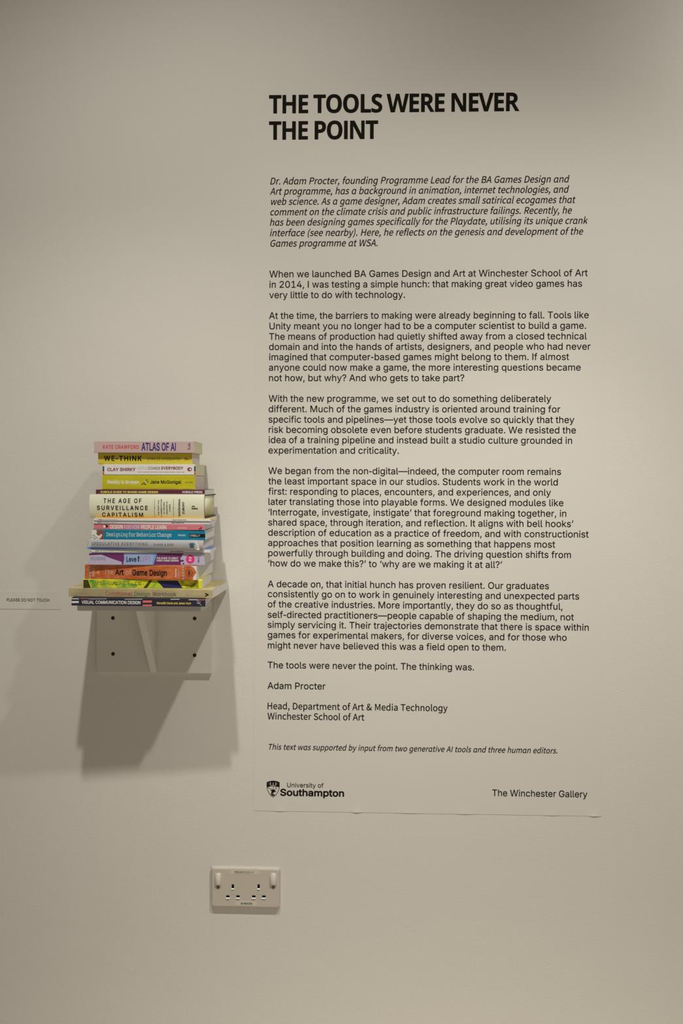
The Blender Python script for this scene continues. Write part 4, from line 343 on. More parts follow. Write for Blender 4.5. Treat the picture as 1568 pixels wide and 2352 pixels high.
        'a': (1.040, [[182,-10,151,-5,117,9,97,23,73,53,60,88,58,127,66,164,76,184,97,210,118,226,147,239,182,249,265,256,351,244,350,277,344,295,332,314,318,326,291,337,233,338,130,305,120,308,108,318,103,332,104,348,117,365,140,378,201,396,278,400,342,387,370,372,387,357,403,332,412,303,418,267,418,62,465,58,481,53,489,39,487,17,480,6,460,0,380,1,365,14,355,52,312,21,276,4,232,-8],[193,55,223,55,260,61,300,77,327,96,344,114,352,133,352,186,296,200,241,201,186,190,148,170,128,140,125,114,129,98,140,80,152,70,168,61]]),
        'e': (1.040, [[237,-10,200,-5,157,9,113,35,87,61,63,100,49,142,44,182,47,233,58,275,72,303,97,335,132,364,168,383,215,396,246,400,305,397,348,385,380,371,406,352,431,327,453,293,466,257,470,205,465,189,453,180,432,176,120,176,121,150,136,110,148,93,175,70,198,59,231,51,278,50,311,55,415,97,437,102,460,95,467,84,469,72,462,56,446,42,393,15,308,-6],[121,232,393,233,385,267,376,284,348,315,305,337,255,342,201,330,161,306,137,277,126,253]]),
        'f': (1.040, [[107,0,92,6,82,19,81,37,91,54,106,60,185,62,185,314,182,318,112,318,96,322,86,330,82,341,86,367,106,379,181,380,182,433,196,484,218,513,252,535,290,546,341,552,398,551,441,538,454,526,458,511,454,494,442,484,422,479,363,489,330,490,291,483,276,476,262,462,252,439,248,414,248,384,251,379,405,379,418,375,429,364,432,354,430,336,421,324,411,319,255,318,252,314,252,61,406,58,416,53,424,41,425,29,420,12,411,4,396,0]]),
        'g': (1.040, [[218,-168,178,-162,158,-152,150,-144,146,-132,151,-113,164,-101,176,-97,250,-103,289,-100,318,-91,335,-80,350,-62,363,-29,368,15,368,72,338,47,311,32,258,18,220,18,189,23,161,33,129,52,108,70,86,98,70,131,61,161,57,217,62,252,72,281,90,312,116,343,151,368,195,385,230,390,280,386,319,373,365,344,367,376,378,387,463,389,474,386,484,377,488,367,484,342,470,333,434,330,431,327,431,-14,426,-57,415,-89,401,-112,385,-125,334,-154,275,-167],[242,82,268,83,299,91,336,114,363,152,373,195,368,243,347,283,328,302,308,315,266,326,215,324,190,315,171,303,154,289,139,268,123,222,123,188,127,167,139,141,151,123,189,94,214,86]]),
        'h': (1.040, [[69,0,49,10,43,34,47,47,55,54,101,63,101,488,55,498,45,511,43,527,50,542,65,551,150,551,159,547,164,538,165,345,200,371,239,391,270,399,298,400,330,395,354,386,380,369,403,343,418,312,426,274,427,62,459,59,473,53,483,41,484,24,476,8,456,0,331,0,310,9,304,32,312,52,329,59,363,62,362,254,351,292,333,316,305,331,264,335,223,323,193,302,172,273,165,246,165,62,200,59,216,52,223,32,218,8,198,0]]),
        'i': (1.040, [[96,0,78,8,71,24,74,44,86,56,104,60,231,60,235,63,234,328,134,333,119,349,117,361,121,376,131,386,153,390,274,390,290,387,298,376,299,62,446,58,456,54,464,43,463,12,455,4,440,0],[249,470,230,477,222,489,221,538,225,561,233,573,244,578,275,580,289,577,300,568,306,552,307,503,303,483,296,475,286,472]]),
        'n': (1.040, [[72,0,57,5,49,13,45,34,49,47,57,54,102,62,102,327,99,330,67,332,52,339,45,357,51,381,78,389,153,388,166,378,168,346,207,375,231,387,271,399,299,400,347,390,384,366,400,349,413,326,426,278,428,62,462,58,478,51,486,33,481,10,452,0,337,0,317,4,310,9,306,37,311,49,329,58,362,62,361,254,350,296,331,319,307,331,266,335,231,326,201,307,178,281,166,247,166,62,202,59,218,52,225,32,220,8,193,0]]),
        'o': (1.040, [[242,-10,203,-5,159,9,124,28,90,57,62,97,47,134,39,180,40,222,48,259,64,297,85,327,119,358,162,382,197,393,241,400,293,398,337,389,376,373,411,350,434,327,456,294,473,250,480,208,479,167,472,134,457,97,430,58,402,33,378,17,337,0,292,-9],[245,49,273,48,309,55,352,77,374,97,387,115,397,135,406,170,408,205,403,233,393,262,381,283,362,305,334,324,283,341,228,339,199,330,171,314,153,299,133,273,121,247,114,220,113,179,118,150,129,123,144,100,161,83,188,65,217,54]]),
        'r': (1.040, [[73,0,57,6,47,18,46,37,56,53,78,60,153,60,156,63,156,328,98,330,79,335,71,342,66,354,67,372,74,382,100,390,194,390,211,386,218,376,220,303,250,336,285,364,338,391,374,399,418,399,445,391,469,374,478,357,479,342,473,324,456,309,435,307,378,331,340,327,309,313,282,296,218,233,219,61,370,58,383,52,389,41,389,19,383,7,364,0]]),
        's': (1.040, [[100,-10,82,1,75,23,75,112,82,130,90,137,110,140,120,135,129,127,148,92,178,68,213,53,248,46,297,46,338,59,362,79,370,94,373,113,364,143,341,158,308,165,232,166,181,172,138,186,108,206,84,240,76,282,81,313,98,348,110,361,136,379,158,389,197,398,270,400,345,382,386,398,406,393,413,383,418,368,418,297,411,275,401,266,386,265,377,269,335,311,307,329,275,342,242,347,207,346,175,336,149,312,141,282,151,258,177,243,341,227,381,215,411,197,433,165,443,118,435,74,418,45,380,12,322,-6,253,-9,150,9,116,-9]]),
        'v': (1.040, [[244,-14,225,-8,210,12,68,328,33,334,21,344,18,363,22,377,29,384,44,389,184,389,206,380,209,352,201,338,185,332,149,330,146,327,255,60,375,327,373,330,331,330,306,337,297,351,300,378,306,385,323,389,474,389,488,385,499,370,497,345,481,333,444,328,298,8,286,-7,276,-12]]),
    },
    'P': {
        ' ': (0.369, []),
        '!': (0.385, [[92,10,72,21,65,44,77,64,89,70,102,71,116,64,123,55,126,33,121,21,112,14],[82,172,79,196,76,483,79,486,113,486,116,474,112,179,109,172]]),
        'A': (0.943, [[38,14,206,483,210,486,260,486,434,16,398,15,352,143,344,152,133,154,119,144,74,16],[150,182,318,181,325,184,332,193,248,451,237,461,228,460,221,452,139,201,140,189]]),
        'B': (0.897, [[75,14,73,485,250,486,281,482,317,470,347,449,368,417,376,384,376,349,370,326,358,306,337,289,302,274,297,268,295,257,303,245,332,238,359,223,376,205,388,184,395,158,397,122,384,77,371,58,351,40,303,20,257,14],[120,43,261,42,293,48,323,60,350,87,361,116,363,148,350,186,339,201,315,222,273,238,117,238,109,226,109,57,112,49],[120,267,253,268,282,275,305,288,332,318,343,347,343,384,330,416,303,442,263,456,123,457,116,455,109,443,109,281,112,273]]),
        'C': (1.003, [[249,7,214,12,176,25,135,50,108,77,82,116,65,160,55,216,53,265,60,318,70,355,91,399,120,436,154,463,183,478,223,489,269,493,303,489,336,480,388,451,423,413,438,385,447,358,413,357,395,394,371,422,343,443,311,455,273,462,231,459,196,449,164,430,137,405,117,378,102,345,91,299,88,276,91,200,104,151,116,125,136,96,156,76,185,56,236,40,276,38,326,50,361,69,393,103,413,144,444,145,447,141,438,115,418,80,395,55,378,41,351,26,321,15,289,8]]),
        'D': (0.987, [[75,14,73,485,252,485,298,476,343,456,372,435,402,398,422,358,434,317,440,259,436,199,424,147,402,103,382,76,355,53,328,37,295,24,230,14],[120,43,232,42,297,57,342,84,371,115,386,143,400,186,405,222,405,281,396,331,379,373,361,398,334,424,308,440,272,452,237,457,123,457,111,449,109,57,112,49]]),
        'E': (0.823, [[75,14,73,485,352,486,353,461,350,457,123,457,111,449,109,282,115,271,123,268,332,268,335,264,335,242,332,239,123,239,116,236,109,224,109,57,113,48,123,42,352,42,355,39,355,15]]),
        'F': (0.806, [[75,14,73,485,348,486,349,461,346,457,123,457,111,449,109,274,115,264,123,260,323,260,327,257,327,234,323,231,116,229,109,217,109,16]]),
        'G': (1.023, [[250,7,214,12,179,24,136,49,105,80,86,109,65,160,55,216,53,265,58,311,71,359,86,391,113,430,141,455,181,478,228,491,266,493,294,491,338,479,387,451,410,430,425,409,438,386,448,357,411,357,388,400,364,426,340,443,310,455,271,462,238,461,199,450,165,432,135,403,117,378,102,345,91,299,88,276,91,200,104,151,117,123,153,79,194,52,238,40,291,40,345,57,385,91,409,130,421,178,420,198,413,208,294,210,293,236,454,237,456,181,449,140,441,115,422,81,395,52,369,34,329,16,291,8]]),
        'H': (1.016, [[75,14,73,485,109,484,109,284,117,272,385,270,393,274,399,284,399,484,434,486,435,15,399,16,399,227,392,239,385,241,123,241,115,238,109,227,109,16]]),
        'I': (0.360, [[72,14,70,483,73,486,107,486,110,483,110,17,107,14]]),
        'J': (0.779, [[169,7,117,20,78,48,62,71,53,93,48,119,47,154,82,155,84,116,93,88,104,70,134,45,166,36,206,37,233,47,256,66,273,95,281,136,281,483,284,486,314,486,316,128,310,91,288,51,258,26,218,11]]),
        'K': (0.917, [[75,14,73,485,106,486,109,483,108,238,112,229,122,224,133,230,199,309,362,484,407,486,228,292,225,283,228,274,412,14,372,16,210,243,195,254,186,250,111,171,109,16]]),
        'L': (0.772, [[75,14,73,483,76,486,106,486,109,483,111,51,123,42,338,42,342,39,342,17,338,14]]),
        'M': (1.235, [[75,14,73,485,140,484,262,172,296,69,310,59,322,67,357,173,477,484,543,486,543,15,512,14,509,17,512,427,508,436,497,441,485,433,437,297,329,19,323,14,290,16,177,299,131,431,120,439,108,433,104,424,107,17,103,14]]),
        'N': (1.029, [[75,14,73,485,127,484,330,166,382,73,395,65,403,69,409,79,405,167,405,483,408,486,440,486,441,15,387,16,211,292,131,428,118,436,110,432,104,422,109,316,109,17,106,14]]),
        'O': (1.048, [[249,7,199,16,166,30,125,58,104,82,81,119,64,165,55,216,53,265,60,318,67,348,85,388,113,428,146,458,180,477,223,489,269,493,310,488,350,474,391,448,420,418,448,370,460,335,469,283,471,234,466,189,453,141,438,109,411,70,383,45,336,20,298,10],[246,39,276,38,311,45,344,59,375,82,397,106,417,141,430,184,436,220,436,279,429,321,414,364,395,395,367,425,348,439,310,455,271,462,231,459,194,448,167,433,140,408,116,375,102,345,88,276,88,224,95,181,106,145,121,116,137,95,176,61,218,44]]),
        'P': (0.874, [[75,14,73,485,245,486,282,481,317,468,355,439,369,419,381,391,388,354,388,329,381,293,371,268,346,234,323,218,292,204,243,196,116,194,109,182,109,16],[120,226,251,225,287,234,312,248,336,276,352,322,353,348,349,377,341,398,327,420,296,445,260,456,123,457,115,454,109,443,109,239,112,232]]),
        'Q': (1.048, [[401,-33,363,17,354,24,303,11,255,7,204,15,174,26,143,45,119,64,91,101,75,132,60,182,53,234,55,284,64,335,85,387,111,426,142,455,176,475,214,488,251,493,296,490,336,480,369,464,408,432,432,401,450,365,462,330,469,284,468,205,458,156,442,116,416,77,384,41,386,29,431,-31],[250,39,274,38,310,45,320,49,327,60,323,71,270,142,300,142,348,80,358,73,366,75,395,105,414,136,428,174,436,220,437,255,432,309,422,346,404,382,381,412,350,438,315,454,275,462,218,456,179,440,155,423,130,396,107,357,95,320,88,276,88,224,95,181,106,145,124,112,154,78,179,60,210,46]]),
        'R': (0.883, [[75,14,73,485,246,486,295,478,325,466,353,445,375,412,386,374,388,327,380,292,363,260,341,238,302,217,297,212,295,202,395,14,355,15,257,197,248,207,237,209,123,208,112,201,109,16],[120,238,253,238,288,245,317,261,340,288,353,332,349,383,330,419,301,443,261,456,123,457,116,455,109,443,109,252,112,244]]),
        'S': (0.878, [[203,5,147,15,123,25,95,43,68,77,57,103,54,119,90,119,98,97,110,78,130,59,153,47,199,35,251,36,301,53,334,82,345,97,352,121,354,141,348,166,341,180,323,198,294,215,162,255,104,286,87,302,72,327,65,354,65,377,72,407,83,429,98,449,121,466,172,487,206,493,241,493,294,481,339,456,363,427,375,403,377,386,344,386,332,413,322,426,286,452,243,464,191,462,147,447,115,419,100,384,99,366,104,341,111,328,129,309,154,293,286,252,344,223,360,209,379,182,386,156,388,128,381,96,367,68,348,46,328,32,278,11,233,5]]),
        'T': (0.882, [[204,14,202,446,196,455,188,457,47,458,45,484,394,486,394,458,253,457,240,449,239,17,236,14]]),
        'U': (1.017, [[240,6,188,15,141,37,110,65,83,110,73,160,73,484,105,486,108,483,108,174,112,141,119,118,137,89,175,56,220,40,270,37,320,49,346,64,373,91,390,120,399,156,399,483,402,486,433,485,435,156,424,106,407,76,391,56,360,32,306,11]]),
        'V': (0.943, [[212,14,37,484,73,484,178,192,224,49,237,40,251,51,294,188,396,483,400,486,433,486,264,17,260,14]]),
        'W': (1.349, [[164,14,36,486,71,484,156,154,175,62,183,51,190,49,198,51,204,61,230,177,312,486,359,486,363,483,441,188,470,61,477,51,484,49,492,51,498,61,525,182,603,482,607,486,639,486,510,14,458,16,371,333,351,429,344,439,337,441,329,439,323,429,301,327,216,16]]),
        'X': (0.932, [[47,14,202,239,210,256,207,266,57,486,96,485,189,348,221,292,233,284,247,293,272,337,373,485,410,486,257,258,419,14,382,15,271,177,246,219,233,227,219,218,171,141,84,16]]),
        'Y': (0.928, [[215,14,212,211,43,486,83,484,184,319,219,254,233,245,245,253,280,319,380,483,419,486,418,479,252,212,250,17,247,14]]),
        'Z': (0.862, [[56,14,56,43,331,444,327,453,316,459,56,457,53,461,54,485,375,486,375,456,100,56,103,47,114,41,375,42,378,39,378,15]]),
        'd': (0.834, [[180,6,144,14,111,31,88,53,65,91,54,125,47,171,50,225,61,270,84,311,104,333,139,354,174,363,212,363,237,357,265,338,294,302,302,299,312,302,319,314,319,484,350,485,352,15,322,14,320,63,313,70,302,72,290,66,266,33,242,16,213,7],[190,33,220,33,244,40,268,54,286,71,308,110,320,165,316,235,297,285,285,301,258,324,238,333,209,338,180,337,157,330,141,323,116,300,91,256,81,205,81,168,86,134,106,84,143,47,169,36]]),
        'e': (0.794, [[195,6,168,10,138,20,106,39,87,58,70,84,55,121,49,155,47,196,52,235,61,266,76,296,97,323,120,342,152,357,205,364,237,360,264,352,294,334,311,319,331,289,342,261,350,221,351,184,348,181,95,181,84,174,81,153,84,135,99,93,129,57,159,40,193,32,242,35,278,51,309,86,339,79,319,47,290,26,247,10],[92,204,303,203,315,210,317,223,302,278,275,313,262,323,235,334,189,338,163,333,143,324,104,288,90,261,81,226,83,211]]),
        'f': (0.499, [[95,14,93,322,87,331,80,335,22,335,20,357,80,359,90,366,97,452,107,472,123,488,151,502,170,506,218,504,221,501,213,478,187,480,158,473,138,457,128,436,125,418,128,366,140,359,208,359,210,338,207,335,138,335,126,326,125,17,122,14]]),
        'h': (0.806, [[67,14,65,483,69,486,95,486,98,483,98,311,106,299,121,299,107,274,98,236,98,16],[306,14,304,249,296,281,285,301,266,319,249,330,226,336,179,335,150,323,127,306,136,323,150,339,179,356,212,364,237,364,271,356,305,335,329,294,337,256,337,17,334,14]]),
        'i': (0.328, [[67,14,66,356,69,359,95,359,98,356,98,17,95,14],[80,449,61,458,54,477,62,494,82,501,103,493,111,474,103,457]]),
        'n': (0.805, [[67,14,65,356,69,359,92,359,97,349,98,303,106,296,118,296,107,274,98,236,98,17,95,14],[306,14,304,249,296,281,285,301,266,319,249,330,226,336,179,335,150,323,127,306,136,323,150,339,179,356,212,364,237,364,271,356,292,345,309,330,329,294,337,254,337,17,334,14]]),
        'o': (0.816, [[192,6,160,11,132,22,105,40,84,62,56,118,49,156,47,198,54,241,61,266,92,318,114,337,140,352,175,362,209,364,240,360,268,352,294,337,316,318,338,285,351,255,358,220,361,176,351,114,336,80,317,54,293,32,263,16,227,7],[187,33,217,32,239,36,263,46,279,58,297,77,311,100,322,133,327,166,327,203,322,236,312,266,299,289,264,323,242,333,212,338,183,337,153,328,135,317,115,296,94,260,81,203,81,166,86,134,105,86,119,69,145,46]]),
        't': (0.447, [[155,10,132,14,107,25,95,36,83,57,78,83,77,323,66,334,23,335,20,338,21,358,65,359,76,367,78,447,81,450,110,448,110,373,117,361,183,358,186,355,185,335,123,335,113,328,110,320,110,85,113,70,120,55,138,40,162,35,187,36,192,15,188,11]]),
    },
}

# ------------------------------------------------------------------ lettering: glyph outlines, cap height = 1
_GC = {}


def glyph(style, ch):
    k = (style, ch)
    if k in _GC:
        return _GC[k]
    adv, data = GLYPHS[style][ch]
    loops = [[Vector((v[i] / 500, v[i + 1] / 500, 0)) for i in range(0, len(v), 2)] for v in data]
    pts = []; tris = []

    def area(l):
        return sum(a.x * b.y - b.x * a.y for a, b in zip(l, l[1:] + l[:1])) / 2

    def inside(p, l):
        r = False
        for a, b in zip(l, l[1:] + l[:1]):
            if (a.y > p.y) != (b.y > p.y) and p.x < a.x + (p.y - a.y) / (b.y - a.y) * (b.x - a.x):
                r = not r
        return r
    big = sorted(loops, key=lambda l: -abs(area(l)))
    used = set()
    for i, l in enumerate(big):                     # each island is filled on its own, with the counters inside it
        if i in used:
            continue
        isl = [l]
        for j in range(i + 1, len(big)):
            if j not in used and inside(big[j][0], l):
                isl.append(big[j]); used.add(j)
        b = len(pts)
        for q in isl:
            pts += q
        tris += [tuple(b + k for k in t) for t in tessellate_polygon(isl)]
    _GC[k] = (adv, [(p.x, p.y) for p in pts], [tuple(t) for t in tris])
    return _GC[k]


class Flat:
    """Collects flat shapes in a (u, v) plane, v up, facing -Y; build() makes one mesh."""
    def __init__(self):
        self.v = []; self.f = []

    def poly(self, pts):
        pts = [Vector((p[0], p[1], 0)) for p in pts]
        b = len(self.v); self.v += [(p.x, p.y) for p in pts]
        for t in tessellate_polygon([pts]):
            self.f.append(tuple(b + i for i in t))

    def ring(self, outer, inner):
        o = [Vector((p[0], p[1], 0)) for p in outer]; n = [Vector((p[0], p[1], 0)) for p in inner]
        b = len(self.v); self.v += [(p.x, p.y) for p in o + n]
        for t in tessellate_polygon([o, n]):
            self.f.append(tuple(b + i for i in t))

    def rect(self, u0, v0, u1, v1):
        self.poly([(u0, v0), (u1, v0), (u1, v1), (u0, v1)])

    def disc(self, u, v, ru, rv=None, n=20):
        rv = rv or ru
        self.poly([(u + ru * math.cos(2 * math.pi * i / n), v + rv * math.sin(2 * math.pi * i / n)) for i in range(n)])

    def hoop(self, u, v, ru, rv, w, n=28):
        c = [(math.cos(2 * math.pi * i / n), math.sin(2 * math.pi * i / n)) for i in range(n)]
        self.ring([(u + ru * a, v + rv * b) for a, b in c], [(u + (ru - w) * a, v + (rv - w) * b) for a, b in c])

    def stroke(self, pts, w):
        for (a, b), (c, d) in zip(pts, pts[1:]):
            l = math.hypot(c - a, d - b) or 1; nx, ny = -(d - b) / l * w / 2, (c - a) / l * w / 2
            self.poly([(a - nx, b - ny), (c - nx, d - ny), (c + nx, d + ny), (a + nx, b + ny)])

    def text(self, style, s, u, v, cap, width=None, track=0.0, shear=0.0, rot=0, tight=False, gap=0.16):
        """left end u, baseline v; width squeezes or stretches to that length; rot 1 reads bottom to top"""
        x = 0.0; out = []
        for ch in s:
            adv, pts, tris = glyph(style, ch)
            if tight and pts:                       # proportional setting from a fixed-pitch face
                lo = min(p[0] for p in pts); hi = max(p[0] for p in pts)
                out.append((x - lo, pts, tris)); x += hi - lo + gap + track
            else:
                out.append((x, pts, tris)); x += (0.30 if tight else adv) + track
        xs = [o + p[0] for o, pts, _ in out for p in pts]
        lo, hi = min(xs), max(xs)
        sx = (width / (hi - lo)) if width else cap
        for o, pts, tris in out:
            b = len(self.v)
            for p in pts:
                a, c = (o + p[0] - lo) * sx + shear * p[1] * cap, p[1] * cap
                self.v.append((u + a, v + c) if not rot else (u - c, v + a))
            for t in tris:
                self.f.append(tuple(b + i for i in t))

    def build(self, name, m, parent, y=0.0, conv=None, cuts=None):
        if cuts:                                     # slice the flat shapes so that they can follow a rounded spine
            bm = bmesh.new()
            vs = [bm.verts.new((a, 0, b)) for a, b in self.v]
            for t in self.f:
                try: bm.faces.new([vs[i] for i in t])
                except ValueError: pass
            for c in cuts:
                bmesh.ops.bisect_plane(bm, geom=bm.verts[:] + bm.edges[:] + bm.faces[:], plane_co=(0, 0, c), plane_no=(0, 0, 1))
            bmesh.ops.triangulate(bm, faces=bm.faces[:])
            bm.verts.index_update()
            self.v = [(v.co.x, v.co.z) for v in bm.verts]
            self.f = [tuple(v.index for v in f.verts) for f in bm.faces]
            bm.free()
        me = bpy.data.meshes.new(name)
        vv = [(a, y, b) for a, b in self.v] if conv is None else [conv(a, b) for a, b in self.v]
        ff = []
        for t in self.f:
            (a, b), (c, d), (e, g) = (self.v[i] for i in t)
            s = (c - a) * (g - b) - (d - b) * (e - a)
            if abs(s) < 1e-14:
                continue
            ff.append(t if s > 0 else t[::-1])
        me.from_pydata(vv, [], ff); me.update()
        me.materials.append(m)
        o = bpy.data.objects.new(name, me); COL.objects.link(o)
        o.parent = parent
        return o


# ------------------------------------------------------------------ materials
def lin(c):
    c = c / 255
    return c / 12.92 if c <= 0.04045 else ((c + 0.055) / 1.055) ** 2.4


LIT = (0.60, 0.54, 0.445)                          # how the gallery light tints and dims a white card in the photo
_MC = {}


def albedo(r, g, b):
    return tuple(min(0.86, lin(c) / k) for c, k in zip((r, g, b), LIT)) + (1,)


def mat(name, rgb, rough=0.5, spec=0.4, raw=None):
    if name in _MC:
        return _MC[name]
    m = bpy.data.materials.new(name); m.use_nodes = True
    b = m.node_tree.nodes['Principled BSDF']
    b.inputs['Base Color'].default_value = raw or albedo(*rgb)
    b.inputs['Roughness'].default_value = rough
    b.inputs['Specular IOR Level'].default_value = spec
    _MC[name] = m
    return m


def noise_bump(m, scale, strength, dist=0.002, detail=3.0, stretch=(1, 1, 1)):
    nt = m.node_tree; N = nt.nodes; L = nt.links
    tc = N.new('ShaderNodeTexCoord'); mp = N.new('ShaderNodeMapping'); mp.inputs['Scale'].default_value = stretch
    n = N.new('ShaderNodeTexNoise'); n.inputs['Scale'].default_value = scale; n.inputs['Detail'].default_value = detail
    bp = N.new('ShaderNodeBump'); bp.inputs['Strength'].default_value = strength; bp.inputs['Distance'].default_value = dist
    L.new(tc.outputs['Object'], mp.inputs['Vector']); L.new(mp.outputs[0], n.inputs['Vector'])
    L.new(n.outputs['Fac'], bp.inputs['Height']); L.new(bp.outputs[0], N['Principled BSDF'].inputs['Normal'])
    return n


def noise_tint(m, c0, c1, scale, stretch=(1, 1, 1), lo=0.35, hi=0.65, detail=4.0):
    nt = m.node_tree; N = nt.nodes; L = nt.links
    tc = N.new('ShaderNodeTexCoord'); mp = N.new('ShaderNodeMapping'); mp.inputs['Scale'].default_value = stretch
    n = N.new('ShaderNodeTexNoise'); n.inputs['Scale'].default_value = scale; n.inputs['Detail'].default_value = detail
    r = N.new('ShaderNodeValToRGB')
    r.color_ramp.elements[0].position = lo; r.color_ramp.elements[0].color = c0
    r.color_ramp.elements[1].position = hi; r.color_ramp.elements[1].color = c1
    L.new(tc.outputs['Object'], mp.inputs['Vector']); L.new(mp.outputs[0], n.inputs['Vector'])
    L.new(n.outputs['Fac'], r.inputs[0]); L.new(r.outputs[0], N['Principled BSDF'].inputs['Base Color'])


WALL_A = (0.80, 0.785, 0.755, 1)
m_wall = mat('white_wall_paint', None, 0.65, 0.25, raw=WALL_A)
nt = m_wall.node_tree; N = nt.nodes; L = nt.links
tc = N.new('ShaderNodeTexCoord')
n1 = N.new('ShaderNodeTexNoise'); n1.inputs['Scale'].default_value = 240; n1.inputs['Detail'].default_value = 4
n2 = N.new('ShaderNodeTexNoise'); n2.inputs['Scale'].default_value = 9; n2.inputs['Detail'].default_value = 3
vo = N.new('ShaderNodeTexVoronoi'); vo.inputs['Scale'].default_value = 7.5
mr = N.new('ShaderNodeMapRange'); mr.inputs[1].default_value = 0.0; mr.inputs[2].default_value = 0.022; mr.inputs[3].default_value = -1.6; mr.inputs[4].default_value = 0
ad = N.new('ShaderNodeMath'); ad.operation = 'MULTIPLY_ADD'; ad.inputs[1].default_value = 2.5
ad2 = N.new('ShaderNodeMath'); ad2.operation = 'ADD'
bp = N.new('ShaderNodeBump'); bp.inputs['Strength'].default_value = 0.22; bp.inputs['Distance'].default_value = 0.0022
for n in (n1, n2, vo):
    L.new(tc.outputs['Object'], n.inputs['Vector'])
L.new(n2.outputs['Fac'], ad.inputs[0]); L.new(n1.outputs['Fac'], ad.inputs[2])
L.new(vo.outputs['Distance'], mr.inputs[0]); L.new(mr.outputs[0], ad2.inputs[0]); L.new(ad.outputs[0], ad2.inputs[1])
L.new(ad2.outputs[0], bp.inputs['Height']); L.new(bp.outputs[0], N['Principled BSDF'].inputs['Normal'])

m_shelf = mat('white_painted_board', None, 0.55, 0.3, raw=(0.78, 0.765, 0.735, 1))
noise_bump(m_shelf, 60, 0.12, 0.001, 3, (1, 1, 6))
m_sheet = mat('matt_vinyl_sheet', None, 0.6, 0.25, raw=(0.795, 0.78, 0.75, 1))
noise_bump(m_sheet, 14, 0.10, 0.002, 2)
m_ink = mat('black_vinyl', None, 0.7, 0.08, raw=(0.012, 0.0105, 0.008, 1))
m_plastic = mat('white_moulded_plastic', None, 0.35, 0.45, raw=(0.64, 0.595, 0.535, 1))
m_rocker = mat('rocker_plastic', None, 0.32, 0.45, raw=(0.74, 0.70, 0.63, 1))
m_dark = mat('dark_slot', None, 0.8, 0.1, raw=(0.004, 0.004, 0.003, 1))
m_lip = mat('lit_lip_plastic', None, 0.35, 0.4, raw=(0.9, 0.9, 0.9, 1))  # light falling on the slot bottoms, put into a whiter colour
m_steel = mat('screw_steel', None, 0.4, 0.5, raw=(0.22, 0.20, 0.17, 1))
m_steel.node_tree.nodes['Principled BSDF'].inputs['Metallic'].default_value = 0.8
m_rust = mat('dark_screw', None, 0.5, 0.4, raw=(0.05, 0.035, 0.02, 1))
m_sticker = mat('label_sticker', None, 0.4, 0.4, raw=(0.72, 0.70, 0.60, 1))
m_floor = mat('grey_floor', None, 0.5, 0.3, raw=(0.42, 0.39, 0.34, 1))
noise_tint(m_floor, (0.38, 0.355, 0.31, 1), (0.46, 0.43, 0.375, 1), 3)


def pages_mat(name, rgb, dark):
    m = mat(name, rgb, 0.8, 0.15)
    c1 = albedo(*rgb); c0 = tuple(x * dark for x in c1[:3]) + (1,)
    noise_tint(m, c0, c1, 60, (0.15, 0.15, 40), 0.3, 0.6, 2)
    return m


P_CREAM = pages_mat('cream_pages', (206, 185, 142), 0.86)
P_TAN = pages_mat('yellowed_pages', (190, 174, 152), 0.80)
P_WHITE = pages_mat('white_pages', (216, 206, 186), 0.92)


# ------------------------------------------------------------------ objects
def tag(o, label=None, cat=None, group=None, kind=None):
    if label: o['label'] = label
    if cat: o['category'] = cat
    if group: o['group'] = group
    if kind: o['kind'] = kind
    return o


def empty(name, loc, rot=(0, 0, 0)):
    o = bpy.data.objects.new(name, None); o.empty_display_size = 0.05
    COL.objects.link(o); o.location = loc; o.rotation_euler = rot
    return o


def link(name, bm, m, parent=None, smooth=False):
    bmesh.ops.recalc_face_normals(bm, faces=bm.faces)
    me = bpy.data.meshes.new(name); bm.to_mesh(me); bm.free()
    if smooth:
        for p in me.polygons: p.use_smooth = True
    me.materials.append(m)
    o = bpy.data.objects.new(name, me); COL.objects.link(o)
    if parent: o.parent = parent
    return o


def add_box(bm, x0, x1, y0, y1, z0, z1, bev=0.0, seg=2):
    r = bmesh.ops.create_cube(bm, size=1.0, matrix=Matrix.Translation(((x0 + x1) / 2, (y0 + y1) / 2, (z0 + z1) / 2)) @ Matrix.Diagonal((x1 - x0, y1 - y0, z1 - z0, 1)))
    if bev:
        es = list({e for v in r['verts'] for e in v.link_edges})
        bmesh.ops.bevel(bm, geom=es, offset=bev, segments=seg, profile=0.5, affect='EDGES')


def add_prism(bm, pts, axis, a0, a1):
    """extrude a closed outline along an axis; the outline gives the other two coordinates in x, y, z order"""
    def P(p, a):
        return {'x': (a, p[0], p[1]), 'y': (p[0], a, p[1]), 'z': (p[0], p[1], a)}[axis]
    A = [bm.verts.new(P(p, a0)) for p in pts]; B = [bm.verts.new(P(p, a1)) for p in pts]
    n = len(pts)
    bm.faces.new(A); bm.faces.new(B[::-1])
    for i in range(n):
        bm.faces.new((A[i], A[(i + 1) % n], B[(i + 1) % n], B[i]))


def rrect(u0, v0, u1, v1, r, n=5):
    out = []
    for cx, cy, a in ((u1 - r, v1 - r, 0), (u0 + r, v1 - r, 90), (u0 + r, v0 + r, 180), (u1 - r, v0 + r, 270)):
        for i in range(n + 1):
            t = math.radians(a + 90 * i / n); out.append((cx + r * math.cos(t), cy + r * math.sin(t)))
    return out


def lofted(bm, rings, cap=True):
    """rings of equal length, joined into a skin"""
    V = [[bm.verts.new(p) for p in r] for r in rings]
    n = len(V[0])
    for a, b in zip(V, V[1:]):
        for i in range(n):
            bm.faces.new((a[i], a[(i + 1) % n], b[(i + 1) % n], b[i]))
    if cap:
        bm.faces.new(V[0]); bm.faces.new(V[-1][::-1])


